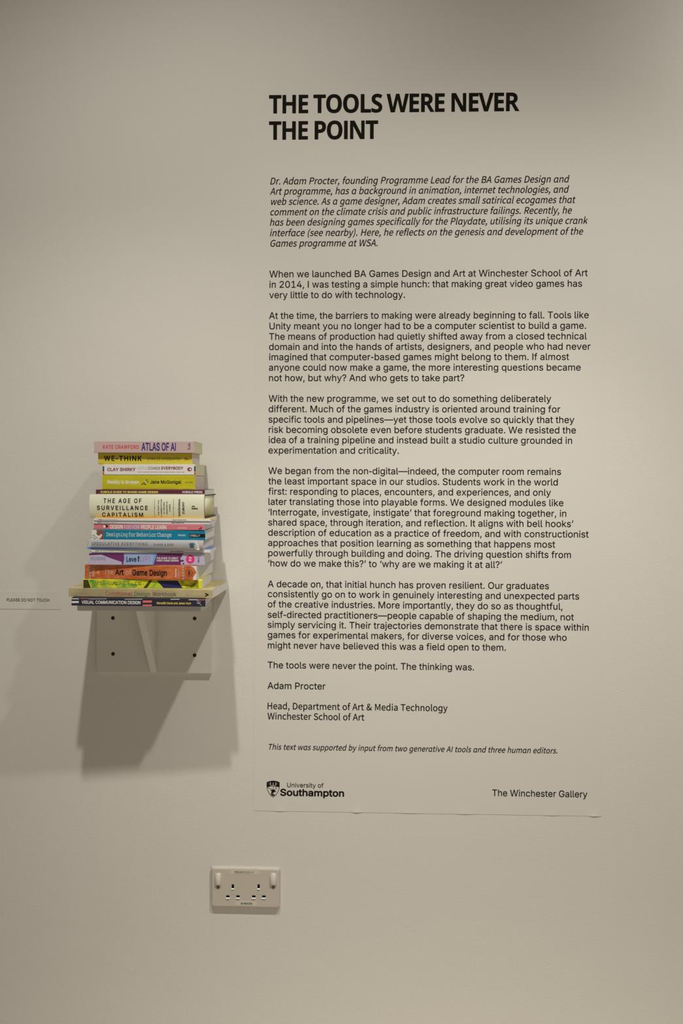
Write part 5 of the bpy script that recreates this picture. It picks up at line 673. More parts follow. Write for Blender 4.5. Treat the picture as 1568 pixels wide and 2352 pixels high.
# ------------------------------------------------------------------ the setting
bm = bmesh.new(); add_box(bm, -2.6, 2.6, 0.0, 0.12, 0.0, 3.3)
tag(link('wall_back', bm, m_wall), 'white painted gallery wall with a fine roller texture', 'wall', kind='structure')
bm = bmesh.new(); add_box(bm, -2.6, 2.6, -4.0, 0.12, -0.1, 0.0)
tag(link('floor', bm, m_floor), 'grey gallery floor below the wall', 'floor', kind='structure')

# ------------------------------------------------------------------ the text panel
SHEET_Y = -0.0006
INK_Y = -0.0009
xl, zt = at(586, 186); xr = at(1394, 300)[0]; zb = (at(581, 1860.3)[1] + at(1381, 1876.3)[1]) / 2
xl = (at(585, 440)[0] + at(581, 1858)[0]) / 2
xr = (at(1394, 440)[0] + at(1381, 1870)[0]) / 2
panel = empty('text_panel', (xl, 0, zb))
tag(panel, 'tall pale exhibition text sheet with black writing, stuck flat to the wall', 'text panel')
bm = bmesh.new()
W_, H_ = xr - xl, zt - zb
nx = 160
lifts = [(0.30, 0.010, 0.0016), (0.075, 0.012, 0.0009), (0.61, 0.02, 0.0008), (0.98, 0.012, 0.0016), (0.86, 0.02, 0.0006), (0.45, 0.03, 0.0006)]
rows = [0.0, 0.004, 0.010, 0.02, H_]
back = -0.00005
grid = []
for j, z in enumerate([0.0] + rows + [H_]):
    row = []
    for i in range(nx + 1):
        t = i / nx
        l = sum(a * math.exp(-((t - c) / w) ** 2) for c, w, a in lifts) * max(0, 1 - z / 0.02) ** 1.5
        row.append(bm.verts.new((t * W_, back if j in (0, len(rows) + 1) else SHEET_Y - l, z)))
    grid.append(row)
for a, b in zip(grid, grid[1:]):
    for i in range(nx):
        bm.faces.new((a[i], a[i + 1], b[i + 1], b[i]))
for i in (0, nx):
    bm.faces.new([r[i] for r in grid])
bm.faces.new([v for v in grid[0]] + [v for v in grid[-1]][::-1])
sheet = link('sheet', bm, m_sheet, panel)

INTRO = [("Dr. Adam Procter, founding Programme Lead for the BA Games Design and", 620.4, 423.9, 1307),
         ("Art programme, has a background in animation, internet technologies, and", 619.8, 447.3, 1306),
         ("web science. As a game designer, Adam creates small satirical ecogames that", 620.2, 470.8, 1322.3),
         ("comment on the climate crisis and public infrastructure failings. Recently, he", 619.7, 494.8, 1314.2),
         ("has been designing games specifically for the Playdate, utilising its unique crank", 619.7, 518.3, 1350.7),
         ("interface (see nearby). Here, he reflects on the genesis and development of the", 619.5, 542.7, 1340.2),
         ("Games programme at WSA.", 619.6, 566.7, 869.4)]
BODY = [[("When we launched BA Games Design and Art at Winchester School of Art", 618.4, 637.1, 1349.1),
         ("in 2014, I was testing a simple hunch: that making great video games has", 618.6, 661.1, 1336.1),
         ("very little to do with technology.", 618.2, 685.1, 929.6)],
        [("At the time, the barriers to making were already beginning to fall. Tools like", 617.8, 732.6, 1351.4),
         ("Unity meant you no longer had to be a computer scientist to build a game.", 618.7, 756.5, 1345.3),
         ("The means of production had quietly shifted away from a closed technical", 617.9, 780.5, 1346.8),
         ("domain and into the hands of artists, designers, and people who had never", 617.7, 804.0, 1355.5),
         ("imagined that computer-based games might belong to them. If almost", 618.0, 827.4, 1306.3),
         ("anyone could now make a game, the more interesting questions became", 617.5, 851.4, 1333.0),
         ("not how, but why? And who gets to take part?", 617.7, 875.4, 1065.7)],
        [("With the new programme, we set out to do something deliberately", 617.0, 922.7, 1265.2),
         ("different. Much of the games industry is oriented around training for", 616.7, 946.6, 1286.1),
         ("specific tools and pipelines—yet those tools evolve so quickly that they", 616.6, 970.6, 1318.3),
         ("risk becoming obsolete even before students graduate. We resisted the", 617.0, 994.1, 1322.0),
         ("idea of a training pipeline and instead built a studio culture grounded in", 617.0, 1017.6, 1313.2),
         ("experimentation and criticality.", 616.4, 1041.5, 915.8)],
        [("We began from the non-digital—indeed, the computer room remains", 616.2, 1088.5, 1287.9),
         ("the least important space in our studios. Students work in the world", 616.0, 1112.4, 1280.5),
         ("first: responding to places, encounters, and experiences, and only", 616.0, 1135.9, 1264.7),
         ("later translating those into playable forms. We designed modules like", 616.4, 1159.4, 1293.3),
         ("‘Interrogate, investigate, instigate’ that foreground making together, in", 616.0, 1183.4, 1299.9),
         ("shared space, through iteration, and reflection. It aligns with bell hooks’", 615.8, 1206.8, 1316.2),
         ("description of education as a practice of freedom, and with constructionist", 615.6, 1230.3, 1351.2),
         ("approaches that position learning as something that happens most", 615.5, 1253.8, 1274.4),
         ("powerfully through building and doing. The driving question shifts from", 615.8, 1277.2, 1310.6),
         ("‘how do we make this?’ to ‘why are we making it at all?’", 615.5, 1300.7, 1152.4)],
        [("A decade on, that initial hunch has proven resilient. Our graduates", 614.9, 1348.3, 1260.1),
         ("consistently go on to work in genuinely interesting and unexpected parts", 614.9, 1371.2, 1329.5),
         ("of the creative industries. More importantly, they do so as thoughtful,", 614.9, 1394.7, 1291.2),
         ("self-directed practitioners—people capable of shaping the medium, not", 614.7, 1418.7, 1317.2),
         ("simply servicing it. Their trajectories demonstrate that there is space within", 614.7, 1441.6, 1351.4),
         ("games for experimental makers, for diverse voices, and for those who", 614.7, 1465.1, 1300.9),
         ("might never have believed this was a field open to them.", 614.9, 1489.1, 1161.1)],
        [("The tools were never the point. The thinking was.", 614.6, 1534.5, 1088.2)],
        [("Adam Procter", 614.3, 1581.9, 747.2)]]


def wall_lines(lines, style, capx, name, parent=panel, shear=0.0, base=None, m=m_ink, y=INK_Y, track=0.0):
    """lettering on the wall plane: (words, left px, baseline px, right px)"""
    F = Flat()
    ox, oz = (parent.location.x, parent.location.z)
    for s, pxl, pyb, pxr in lines:
        u, v = at(pxl, pyb)
        u1 = u
        for _ in range(2):
            u1 = at(pxr, pyb + (pxr - pxl) * 1.62e-5 * (pyb - 890))[0]
        cap = capx / 1045.0
        wd = u1 - u
        if shear:
            wd -= shear * cap * 0.95
        F.text(style, s, u - ox, v - oz, cap, wd, shear=shear, track=track)
    return F.build(name, m, parent, y)


wall_lines([("THE TOOLS WERE NEVER", 617.5, 260.8, 1192), ("THE POINT", 617.5, 321.2, 868)], 'T', 41.2, 'heading_lettering', track=-0.07)
wall_lines([(s.replace('a', 'ɑ').replace('g', 'ɡ'), a, b, c) for s, a, b, c in INTRO], 'M', 15.1, 'introduction_lettering', shear=0.2)
for para in BODY:
    wall_lines(para, 'R', 15.1, 'paragraph_lettering')
wall_lines([("Head, Department of Art & Media Technoloɡy", 614.3, 1628.4, 1027.4), ("Winchester School of Art", 614.3, 1651.8, 836.5)], 'M', 14.9, 'credit_lettering')
wall_lines([("This text was supported by input from two generative AI tools and three human editors.".replace('a', 'ɑ').replace('g', 'ɡ'), 614.9, 1721.2, 1281.8)], 'M', 12.7, 'footnote_lettering', shear=0.2)
wall_lines([("The Winchester Gallery", 1130, 1828.0, 1348.3)], 'R', 14.9, 'gallery_lettering')
wall_lines([("University of", 659.2, 1807.8, 742.8)], 'R', 10.4, 'university_lettering')
wall_lines([("Southampton", 643.3, 1827.0, 790)], 'B', 15.2, 'university_lettering')

# the shield beside the university's name
K = 15.68


def cr(x, y):
    a, b = at(600 + x / K, 1780 + y / K)
    return a - panel.location.x, b - panel.location.z


def shield(t):
    left = [(193 + t, 258 + t * 0.6), (270, 228 + t), (350, 209 + t), (425, 204 + t)]
    side = [(193 + t, 440), (215 + t * 0.9, 540 - t * 0.2), (262 + t * 0.8, 640 - t * 0.4), (330 + t * 0.5, 733 - t * 0.8), (425, 802 - t * 1.2)]
    pts = left + [(850 - x, y) for x, y in left[-2::-1]]
    pts += [(850 - x, y) for x, y in side] + side[-2::-1]
    return [cr(*p) for p in pts]


F = Flat(); F.ring(shield(0), shield(20))
band = [(210, 262), (280, 230), (350, 214), (425, 209), (500, 214), (570, 230), (640, 262), (640, 436), (560, 412), (490, 404), (425, 402), (360, 404), (290, 412), (210, 436)]
F.poly([cr(*p) for p in band])
stag = [(318, 528), (352, 536), (395, 540), (412, 520), (450, 520), (480, 545), (522, 575), (514, 606), (480, 604), (455, 615), (430, 650), (440, 690), (470, 702), (500, 700), (500, 712), (460, 735), (420, 752), (380, 735), (343, 700), (352, 640), (376, 590), (350, 565)]
F.poly([cr(*p) for p in stag])
for s, w in (([(235, 440), (300, 480), (360, 505), (420, 530)], 16), ([(262, 452), (250, 470)], 10), ([(440, 415), (432, 470), (432, 525)], 15), ([(440, 415), (418, 432)], 10), ([(490, 425), (540, 440), (550, 470), (520, 505), (470, 535)], 15), ([(550, 470), (535, 478)], 10)):
    F.stroke([cr(*p) for p in s], w / K / 1045)
crest = F.build('crest', m_ink, panel, INK_Y)
F = Flat()
for s, w in (([(318, 262), (318, 360), (360, 372), (405, 372), (425, 385), (445, 372), (490, 372), (532, 360), (532, 262)], 14), ([(425, 268), (425, 375)], 20), ([(340, 248), (340, 350)], 8), ([(510, 248), (510, 350)], 8)):
    F.stroke([cr(*p) for p in s], w / K / 1045)
F.stroke([cr(*p) for p in [(385, 700), (410, 655), (450, 640)]], 9 / K / 1045)
F.build('book_emblem', m_sheet, crest, INK_Y - 0.0002)
F = Flat()
for x in (262, 588):
    a, b = cr(x, 312); F.hoop(a, b, 0.0021, 0.0024, 0.0008); F.disc(a, b, 0.0007)
F.build('rose_emblem', mat('grey_emblem', None, 0.6, raw=(0.06, 0.057, 0.05, 1)), crest, INK_Y - 0.0002)

# ------------------------------------------------------------------ the small notice
x0, zt = at(-10.5, 1356.3); x1 = at(139.5, 1380)[0]; z1 = at(139.5, 1359.7)[1]; zb = at(139.5, 1399.5)[1]
sign = empty('wall_notice', (x0, 0, zb))
tag(sign, 'small white notice asking visitors not to touch, on the wall left of the books', 'sign')
bm = bmesh.new(); add_box(bm, 0, x1 - x0, -0.0009, 0, 0, (zt + z1) / 2 - zb)
bmesh.ops.subdivide_edges(bm, edges=list(bm.edges), cuts=1)
link('card', bm, m_sheet, sign)
wall_lines([("PLEASE DO NOT TOUCH", 15.8, 1380.9, 113.4)], 'R', 6.8, 'notice_lettering', sign, y=-0.0012)

# ------------------------------------------------------------------ the socket
sx0, sz1 = at(484.5, 1989.5, -0.004); sx1, sz0 = at(643, 2085.5, -0.004)
sock = empty('wall_socket', ((sx0 + sx1) / 2, 0, (sz0 + sz1) / 2))
tag(sock, 'white double plug socket low on the wall beneath the text sheet', 'plug socket')
hw, hh = (sx1 - sx0) / 2, (sz1 - sz0) / 2


def so(px, py, y=-0.0105):
    a, b = at(px, py, y); return a - sock.location.x, b - sock.location.z


bm = bmesh.new()
rings = []
for t, y, r in ((0.0, 0.0, 0.006), (0.0, -0.004, 0.006), (0.0012, -0.0075, 0.006), (0.0028, -0.0095, 0.005), (0.0045, -0.0103, 0.005)):
    rings.append([(a, y, b) for a, b in rrect(-hw + t, -hh + t, hw - t, hh - t, r, 6)])
lofted(bm, rings)
plate = link('face_plate', bm, m_plastic, sock)
for pxa, pxb in ((494, 507.3), (620.3, 634.2)):
    (a0, b1), (a1, b0) = so(pxa, 2004.6), so(pxb, 2032)
    bm = bmesh.new()
    prof = [(-0.0098, b0), (-0.0148, b0 + 0.0004), (-0.0152, b0 + 0.0012), (-0.0116, b1 - 0.0006), (-0.0098, b1)]
    add_prism(bm, prof, 'x', a0, a1)
    bmesh.ops.recalc_face_normals(bm, faces=bm.faces)
    bmesh.ops.bevel(bm, geom=[e for e in bm.edges], offset=0.0004, segments=2, affect='EDGES')
    link('rocker_switch', bm, m_rocker, sock, True)
for px in (500.7, 627.4):
    a, b = so(px, 2037.8)
    bm = bmesh.new()
    bmesh.ops.create_cone(bm, cap_ends=True, segments=24, radius1=0.0036, radius2=0.0032, depth=0.0012, matrix=Matrix.Translation((a, -0.0108, b)) @ Matrix.Rotation(math.pi / 2, 4, 'X'))
    sc = link('screw', bm, m_steel, sock)
    F = Flat(); F.rect(a - 0.0026, b - 0.0004, a + 0.0026, b + 0.0004); F.rect(a - 0.0004, b - 0.0026, a + 0.0004, b + 0.0026)
    F.build('cross_slot', m_dark, sc, -0.0116)
for x0, x1, y0, y1 in ((532, 537.2, 2031.3, 2040.2), (591.2, 596.4, 2031.3, 2040.2), (519.2, 527, 2056.4, 2061.4), (542.5, 550.2, 2056.4, 2061.4), (578.7, 586.6, 2056.6, 2061.6), (601.8, 609.8, 2056.6, 2061.6)):
    (a0, b1), (a1, b0) = so(x0, y0), so(x1, y1)
    F = Flat(); F.rect(a0, b0, a1, b1)
    s_ = F.build('pin_slot', m_dark, sock, -0.01045)
    bm = bmesh.new(); add_prism(bm, [(-0.0102, b0 + 0.0001), (-0.0102, b0 - 0.0022), (-0.0125, b0 - 0.0021)], 'x', a0 - 0.0004, a1 + 0.0004)
    link('slot_lip', bm, m_lip, s_)
for px in (534.5, 594.2):
    a, b = so(px, 2050.6)
    bm = bmesh.new(); add_box(bm, a - 0.0048, a + 0.0048, -0.0107, -0.0102, b - 0.0038, b + 0.0038, 0.0004, 1)
    link('raised_badge', bm, m_plastic, sock)
for x0, x1, y0, y1, st, txt, tx0, tx1, tb, cap in ((528.3, 594.5, 1995.2, 2009, 'R', 'DB63K/11/L1-7', 539, 582.8, 2005.6, 5.0), (540.2, 590.3, 2069, 2081, 'B', 'RCD PROTECTED', 553, 579, 2077.4, 4.3)):
    (a0, b1), (a1, b0) = so(x0, y0), so(x1, y1)
    bm = bmesh.new(); add_box(bm, a0, a1, -0.0106, -0.0102, b0, b1)
    st_ = link('sticker', bm, m_sticker, sock)
    F = Flat(); u, v = so(tx0, tb); u1 = so(tx1, tb)[0]
    F.text(st, txt, u, v, cap / 1050, u1 - u)
    F.build('sticker_lettering', m_ink, st_, -0.0107)

# ------------------------------------------------------------------ the shelf
SD = 0.158                                                     # depth of the board
ax0 = at(175.5, 1404, -SD)[0]; ax1 = at(461, 1404, -SD)[0]; zs = at(320, 1404.3, -SD)[1]
STH = 0.018
px0 = at(221.5, 1470, -0.011)[0]; px1 = at(485.7, 1470, -0.011)[0]; pz0 = at(353, 1545.6, -0.011)[1]
shelf = empty('bracket_shelf', ((px0 + px1) / 2, 0, pz0))
tag(shelf, 'small white painted wooden wall shelf on one triangular bracket under the books', 'shelf')


def sh(x, z):
    return x - shelf.location.x, z - shelf.location.z


bm = bmesh.new()
a0, b0 = sh(ax0, zs); a1, _ = sh(ax1, zs)
out = [(a0, 0.0), (a1, 0.0), (a1, -SD)]
for i in range(6):
    t = math.radians(90 * i / 5); out.append((a0 + 0.007 - 0.007 * math.sin(t), -SD + 0.007 - 0.007 * math.cos(t)))
add_prism(bm, out, 'z', b0, b0 + STH)
bmesh.ops.recalc_face_normals(bm, faces=bm.faces)
bmesh.ops.bevel(bm, geom=[e for e in bm.edges if abs(e.verts[0].co.z - e.verts[1].co.z) < 1e-6], offset=0.0012, segments=2, affect='EDGES')
link('board', bm, m_shelf, shelf)
bm = bmesh.new()
q0 = sh(px0, 0)[0]; q1 = sh(px1, 0)[0]
add_box(bm, q0, q1, -0.011, 0.0, 0.0, b0, 0.0008, 1)
link('back_plate', bm, m_shelf, shelf)
g0 = sh(at(345.9, 1540, -0.011)[0], 0)[0]; g1 = sh(at(360.6, 1540, -0.011)[0], 0)[0]; gz = sh(0, at(353, 1542.5, -0.011)[1])[1]
bm = bmesh.new()
add_prism(bm, [(-0.011, gz), (-0.011, b0), (-SD + 0.004, b0), (-0.0135, gz)], 'x', g0, g1)
link('triangular_bracket', bm, m_shelf, shelf)
for px, py in ((259.2, 1419.6), (446.8, 1420.6), (259.5, 1502), (446.8, 1505)):
    a, b = at(px, py, -0.0112); a, b = sh(a, b)
    bm = bmesh.new()
    bmesh.ops.create_cone(bm, cap_ends=True, segments=28, radius1=0.0040, radius2=0.0040, depth=0.0006, matrix=Matrix.Translation((a, -0.0112, b)) @ Matrix.Rotation(math.pi / 2, 4, 'X'))
    s_ = link('screw', bm, m_dark, shelf)
    F = Flat(); F.hoop(a, b, 0.0030, 0.0030, 0.0009, 18)
    F.stroke([(a - 0.0018, b - 0.0014), (a + 0.0018, b + 0.0014)], 0.0009); F.stroke([(a - 0.0014, b + 0.0018), (a + 0.0014, b - 0.0018)], 0.0009)
    F.build('screw_head', m_rust, s_, -0.0117)
TOP = zs + STH                                                 # top of the shelf board

# ------------------------------------------------------------------ the stack of books
STACK = 'books in the stack on the shelf'
XC = 330.0                                                     # pixel column about which the stack is measured


class Book:
    """One book lying flat, spine towards the room.  x along the spine, y into the wall, z up."""
    def __init__(self, name, label, cat, x0, x1, y0, y1, dist, depth, back_px, tilt, z, h=None):
        self.sc = scale_at(-dist)
        self.xc = (x0 + x1) / 2
        self.L = (x1 - x0) / self.sc
        self.y0, self.y1 = y0, y1
        self.H = h or (y1 - y0) / self.sc
        self.depth = depth
        cx = at(self.xc, (y0 + y1) / 2, -dist)[0]
        # turn of the book about the vertical so that its far right corner shows where it does
        lo, hi = -0.12, 0.12
        for _ in range(40):
            a = (lo + hi) / 2
            bx = cx + self.L / 2 * math.cos(a) - depth * math.sin(a); by = -dist + self.L / 2 * math.sin(a) + depth * math.cos(a)
            d = Vector((bx, by, z)) - CAM
            px = WPX / 2 + FPX * d.dot(RIGHT) / d.dot(FWD)
            if px < back_px: hi = a
            else: lo = a
        a = max(-0.125, min(0.05, a))
        self.slope = 0.0036 + 1.62e-5 * (y1 - 1110) + tilt
        self.o = empty(name, (cx, -dist, z), (0, tilt, a))
        tag(self.o, label, cat, STACK)
        self.bulge = 0.0
        self.k = 0
        self.lift = 0.0                               # lettering stands this much proud, on a jacket

    def uv(self, px, py):
        return (px - self.xc) / self.sc, self.H * (self.y1 - (py - self.slope * (px - self.xc))) / (self.y1 - self.y0)

    def conv(self, eps):
        def c(u, v):
            t = (v - self.H / 2) / (self.H / 2)
            return (u, -self.bulge * max(0.0, 1 - t * t) - eps - self.lift, v)
        return c

    def shell(self, name, m, t, r, x0=None, x1=None, off=0.0, d=None, parent=None):
        """wrapped cover: front board, spine and back board in one piece"""
        L2 = self.L / 2; x0 = -L2 if x0 is None else x0; x1 = L2 if x1 is None else x1
        d = d or self.depth; H = self.H
        out = []
        def arc(cy, cz, rr, a0, a1, n=4):
            return [(cy + rr * math.cos(math.radians(a0 + (a1 - a0) * i / n)), cz + rr * math.sin(math.radians(a0 + (a1 - a0) * i / n))) for i in range(n + 1)]
        if self.bulge:
            B = self.bulge
            sp = [(-B * (1 - s * s) - off, H / 2 + s * (H / 2 + off)) for s in [i / 8 - 1 for i in range(17)]]
            sn = [(-B * (1 - s * s) + t, H / 2 + s * (H / 2 - t)) for s in [i / 8 - 1 for i in range(17)]]
            out = [(d, -off)] + sp + [(d, H + off), (d, H - t)] + sn[::-1] + [(d, t)]
        else:
            out = [(d, -off)] + arc(r, r - off, r + off, 270, 180) + arc(r, H - r + off, r + off, 180, 90) + [(d, H + off), (d, H - t)]
            ri = max(r - t, 0.0001)
            out += arc(t + ri, H - t - ri, ri, 90, 180) + arc(t + ri, t + ri, ri, 180, 270) + [(d, t)]
        bm = bmesh.new(); add_prism(bm, out, 'x', x0, x1)
        return link(name, bm, m, parent or self.o)

    def pages(self, m, t, inset=0.0003, fore=0.0005, front=0.0006):
        bm = bmesh.new()
        add_box(bm, -self.L / 2 + inset, self.L / 2 - inset, front, self.depth - fore, t, self.H - t)
        return link('page_block', bm, m, self.o)

    def paperback(self, cover, pages, t=0.0005, r=0.0012):
        self.shell('cover', cover, t, r); self.pages(pages, t)
        return self

    def art(self, name, m, draw):
        F = Flat(); draw(F, self)
        self.k += 1
        return F.build(name, m, self.o, conv=self.conv(0.00004 + 0.00002 * self.k), cuts=[self.H * i / 24 for i in range(1, 24)] if self.bulge else None)

    def words(self, name, m, *items, **kw):
        for st, s, px0, px1, pyb, capx in items:
            def d(F, b):
                u, v = b.uv(px0, pyb); F.text(st, s, u, v, capx / b.sc, (px1 - px0) / b.sc, **kw)
            o = self.art(name, m, d)
        return o

    def upright(self, name, m, *items):
        """words reading from bottom to top: (style, words, baseline px, bottom py, top py, cap px)"""
        def d(F, b):
            for st, s, px, pyb, pyt, capx in items:
                u, v = b.uv(px, pyb); F.text(st, s, u, v, capx / b.sc, (pyb - pyt) / b.sc, rot=1)
        return self.art(name, m, d)

    def shape(self, name, m, *polys):
        for P in polys:
            self.art(name, m, lambda F, b: F.poly([b.uv(*p) for p in P])); self.k -= 1
        self.k += 1

    def blobs(self, name, m, *discs):
        for x, y, rx, ry in discs:
            q = 3.7333 * self.sc
            self.art(name, m, lambda F, b: F.disc(*b.uv(x, y), rx / q, ry / q, 16)); self.k -= 1
        self.k += 1


def A(*p):
    """close-up coordinates of the upper half of the stack to photo pixels"""
    return [(140 + x / 3.7333, 990 + y / 3.7333) for x, y in p]


def B(*p):
    return [(140 + x / 3.7333, 1180 + y / 3.7333) for x, y in p]


def ta(st, s, x0, x1, yb, cap): return (st, s, 140 + x0 / 3.7333, 140 + x1 / 3.7333, 990 + yb / 3.7333, cap / 3.7333)
def tb(st, s, x0, x1, yb, cap): return (st, s, 140 + x0 / 3.7333, 140 + x1 / 3.7333, 1180 + yb / 3.7333, cap / 3.7333)
def va(st, s, x, yb, yt, cap): return (st, s, 140 + x / 3.7333, 990 + yb / 3.7333, 990 + yt / 3.7333, cap / 3.7333)
def vb(st, s, x, yb, yt, cap): return (st, s, 140 + x / 3.7333, 1180 + yb / 3.7333, 1180 + yt / 3.7333, cap / 3.7333)


k_black = mat('print_black', None, 0.5, 0.3, raw=(0.012, 0.011, 0.012, 1))
k_white = mat('print_white', (212, 206, 196), 0.5)
k_cream = mat('print_cream', (214, 196, 164), 0.5)

z = TOP
EDGE = [1391.0, 1372.6, 1352.3, 1331.7, 1298.0, 1268.8, 1261.2, 1239.2, 1216.2, 1202.6, 1196.2, 1189.6, 1135.2, 1123.6, 1090.4, 1065.2, 1039.1, 1012.0]


def nxt(i, *a, **k):
    """book i counted from the shelf"""
    global z
    b = Book(a[0], a[1], a[2], a[3], a[4], EDGE[i + 1], EDGE[i], *a[5:], z=z)
    z += b.H + 0.00005
    return b


# 1  navy
c = mat('navy_cover', (40, 36, 46), 0.5, 0.2)
b = nxt(0, 'paperback_book', 'navy paperback with white title lettering and red stripes, lowest book of the stack', 'book', 162.8, 473.2, 0.217, 0.21, 491, 0.006).paperback(c, P_WHITE)
b.shape('spine_stripe', k_white, *(
    [(163, 1372.2), (180, 1372.2), (180, 1374.2), (163, 1374.2)], [(162.8, 1378.3), (179.6, 1378.3), (179.6, 1383), (162.8, 1383)],
    [(203, 1373.2), (244, 1373.2), (244, 1374.2), (203, 1374.2)], [(286, 1374.4), (327, 1374.4), (327, 1375.6), (286, 1375.6)], [(392, 1374.9), (413, 1374.9), (413, 1376.4), (392, 1376.4)], [(434, 1376), (456, 1376), (456, 1377.6), (434, 1377.6)]))
b.shape('spine_stripe', mat('coral_print', (205, 95, 82), 0.45), *(
    [(327.6, 1378), (348.8, 1378), (348.8, 1383), (327.6, 1383)], [(327.6, 1387.4), (348.8, 1387.4), (348.8, 1391), (327.6, 1391)], [(184, 1372.2), (203, 1372.2), (203, 1373.4), (184, 1373.4)], [(456, 1376.4), (472.8, 1376.4), (472.8, 1378), (456, 1378)]))
b.words('title_lettering', k_white, ('B', 'VISUAL COMMUNICATION DESIGN', 186.2, 322.6, 1384.6, 7.3))
b.words('author_lettering', mat('yellow_print', (190, 160, 60), 0.5), ('B', 'Meredith Davis and Jamer Hunt', 360, 439.6, 1386.5, 4.9))
b.art('publisher_mark', k_white, lambda F, b: [F.stroke([b.uv(*p) for p in q], 0.0007) for q in ([(452.4, 1380.6), (455, 1379.6), (459, 1380.8)], [(455, 1382.8), (459, 1386), (464, 1390)], [(462, 1381), (459.5, 1384), (455, 1386)], [(453, 1384.5), (457, 1385)])])

# 2  tan
c = mat('tan_card_cover', (156, 138, 96), 0.6)
noise_tint(c, albedo(150, 132, 90), albedo(164, 146, 103), 40, (1, 1, 3))
b = nxt(1, 'paperback_book', 'wide tan card covered workbook with red, green and grey spine lettering', 'book', 153.6, 491.4, 0.203, 0.198, 523, 0.0045).paperback(c, P_WHITE, 0.0006, 0.001)
b.words('title_lettering', mat('brick_print', (148, 66, 48), 0.55), tb('R', 'Conditional', 374, 607, 701, 34))
b.words('title_lettering', mat('forest_print', (66, 90, 56), 0.55), tb('R', 'Design', 628, 763, 703, 34))
b.words('title_lettering', mat('slate_print', (64, 60, 66), 0.55), tb('R', 'Workbook', 786, 994, 705, 34))
b.art('publisher_mark', k_black, lambda F, b: F.stroke([b.uv(*p) for p in B((1245, 684), (1274, 696), (1245, 707))], 0.0022))
for s in ([(0.105, 0.165), (0.112, 0.170), (0.118, 0.166)], [(0.108, 0.160), (0.116, 0.158)]):
    F = Flat(); F.stroke(s, 0.0012)
    F.build('cover_sketch', mat('brick_print', None), b.o, conv=lambda u, v: (u, v, b.H + 0.00002))
for s in ([(0.088, 0.028), (0.098, 0.034), (0.110, 0.033)], [(-0.117, 0.03), (-0.108, 0.034)]):
    F = Flat(); F.stroke(s, 0.0012)
    F.build('cover_sketch', mat('brick_print', None), b.o, conv=lambda u, v: (u, v, b.H + 0.00002))

# 3  yellow green
c = mat('acid_yellow_cover', (186, 180, 36), 0.3)
noise_tint(c, albedo(176, 172, 34), albedo(198, 192, 40), 30)
b = nxt(2, 'paperback_book', 'acid yellow and green paperback with a navy patch, lying on the wide tan workbook', 'book', 189.8, 465.0, 0.196, 0.186, 481, 0.003).paperback(c, P_WHITE)
g_ = mat('mottled_green_print', (120, 150, 50), 0.3); noise_tint(g_, albedo(84, 128, 52), albedo(184, 182, 40), 42, (1, 1, 1), 0.40, 0.62)
b.shape('spine_picture', g_, B((262, 637), (236, 566), (610, 568), (520, 600), (660, 610), (640, 637)))
b.shape('spine_band', mat('dark_olive_print', (62, 56, 20), 0.35), B((188, 637), (188, 566), (228, 566), (252, 637)), B((706, 640), (738, 640), (784, 575), (758, 573)))
b.shape('spine_band', mat('lime_print', (150, 170, 40), 0.35), B((742, 640), (792, 577), (822, 578), (872, 640)))
b.shape('spine_band', mat('deep_navy_print', (36, 36, 74), 0.35), B((880, 641), (822, 576), (1003, 578), (1046, 642)))
s_ = mat('speckled_yellow_print', (180, 175, 40), 0.3); noise_tint(s_, albedo(60, 62, 18), albedo(186, 180, 40), 70, (1, 1, 1), 0.30, 0.5)
b.shape('spine_picture', s_, B((1062, 642), (1025, 590), (1030, 579), (1196, 581), (1196, 642)))
random.seed(4)
def marks(F, b):
    x = 268
    while x < 700:
        w = random.uniform(10, 24); y = random.uniform(583, 590); h = random.uniform(20, 30)
        for q in ([(x, y + h), (x, y), (x + w, y)], [(x + w * .5, y + h), (x + w, y + h * .5)], [(x, y + h * .55), (x + w * .7, y + h * .55)]):
            if random.random() < 0.75:
                F.stroke([b.uv(*p) for p in B(*q)], random.uniform(0.0006, 0.0015))
        x += w + random.uniform(4, 9)
b.art('spine_marks', mat('moss_print', (74, 88, 34), 0.4), marks)
b.art('spine_marks', k_black, lambda F, b: [F.stroke([b.uv(*p) for p in B(*q)], 0.0005) for q in ([(778, 640), (812, 592)], [(792, 640), (820, 602)])])

# 4  orange
c = mat('orange_cover', (168, 85, 44), 0.38)
noise_tint(c, albedo(160, 76, 40), albedo(178, 98, 52), 55, (1, 1, 1.6), 0.4, 0.62)
b = nxt(3, 'paperback_book', 'thick orange paperback with blue dotted lines and black and cream title lettering', 'book', 191.8, 455.0, 0.199, 0.19, 489, 0.003).paperback(c, P_WHITE, 0.0005, 0.0014)
b.shape('spine_end', mat('pale_print', (205, 200, 196), 0.4), B((1120, 447), (1173, 448), (1173, 569), (1138, 569), (1141, 545), (1168, 505), (1147, 468)))
b.art('spine_marks', k_black, lambda F, b: [F.stroke([b.uv(*p) for p in B(*q)], 0.0004) for q in ([(1136, 462), (1147, 450)], [(1147, 468), (1170, 508)])])
b.shape('spine_dot', mat('sky_print', (110, 160, 200), 0.4), *[B((x - 6, y - 6), (x + 6, y - 6), (x + 6, y + 6), (x - 6, y + 6)) for x in (238, 1054) for y in (459, 484, 509, 534, 558)])
b.shape('spine_emblem', mat('tan_print', (196, 128, 70), 0.45), B((290, 505), (306, 496), (321, 478), (321, 530), (306, 514)))
b.upright('author_lettering', k_cream, vb('R', 'SCHELL', 275, 540, 462, 14))
b.words('title_lettering', k_cream, tb('P', 'The', 365, 443, 523, 47), tb('P', 'of', 552, 598, 526, 47))
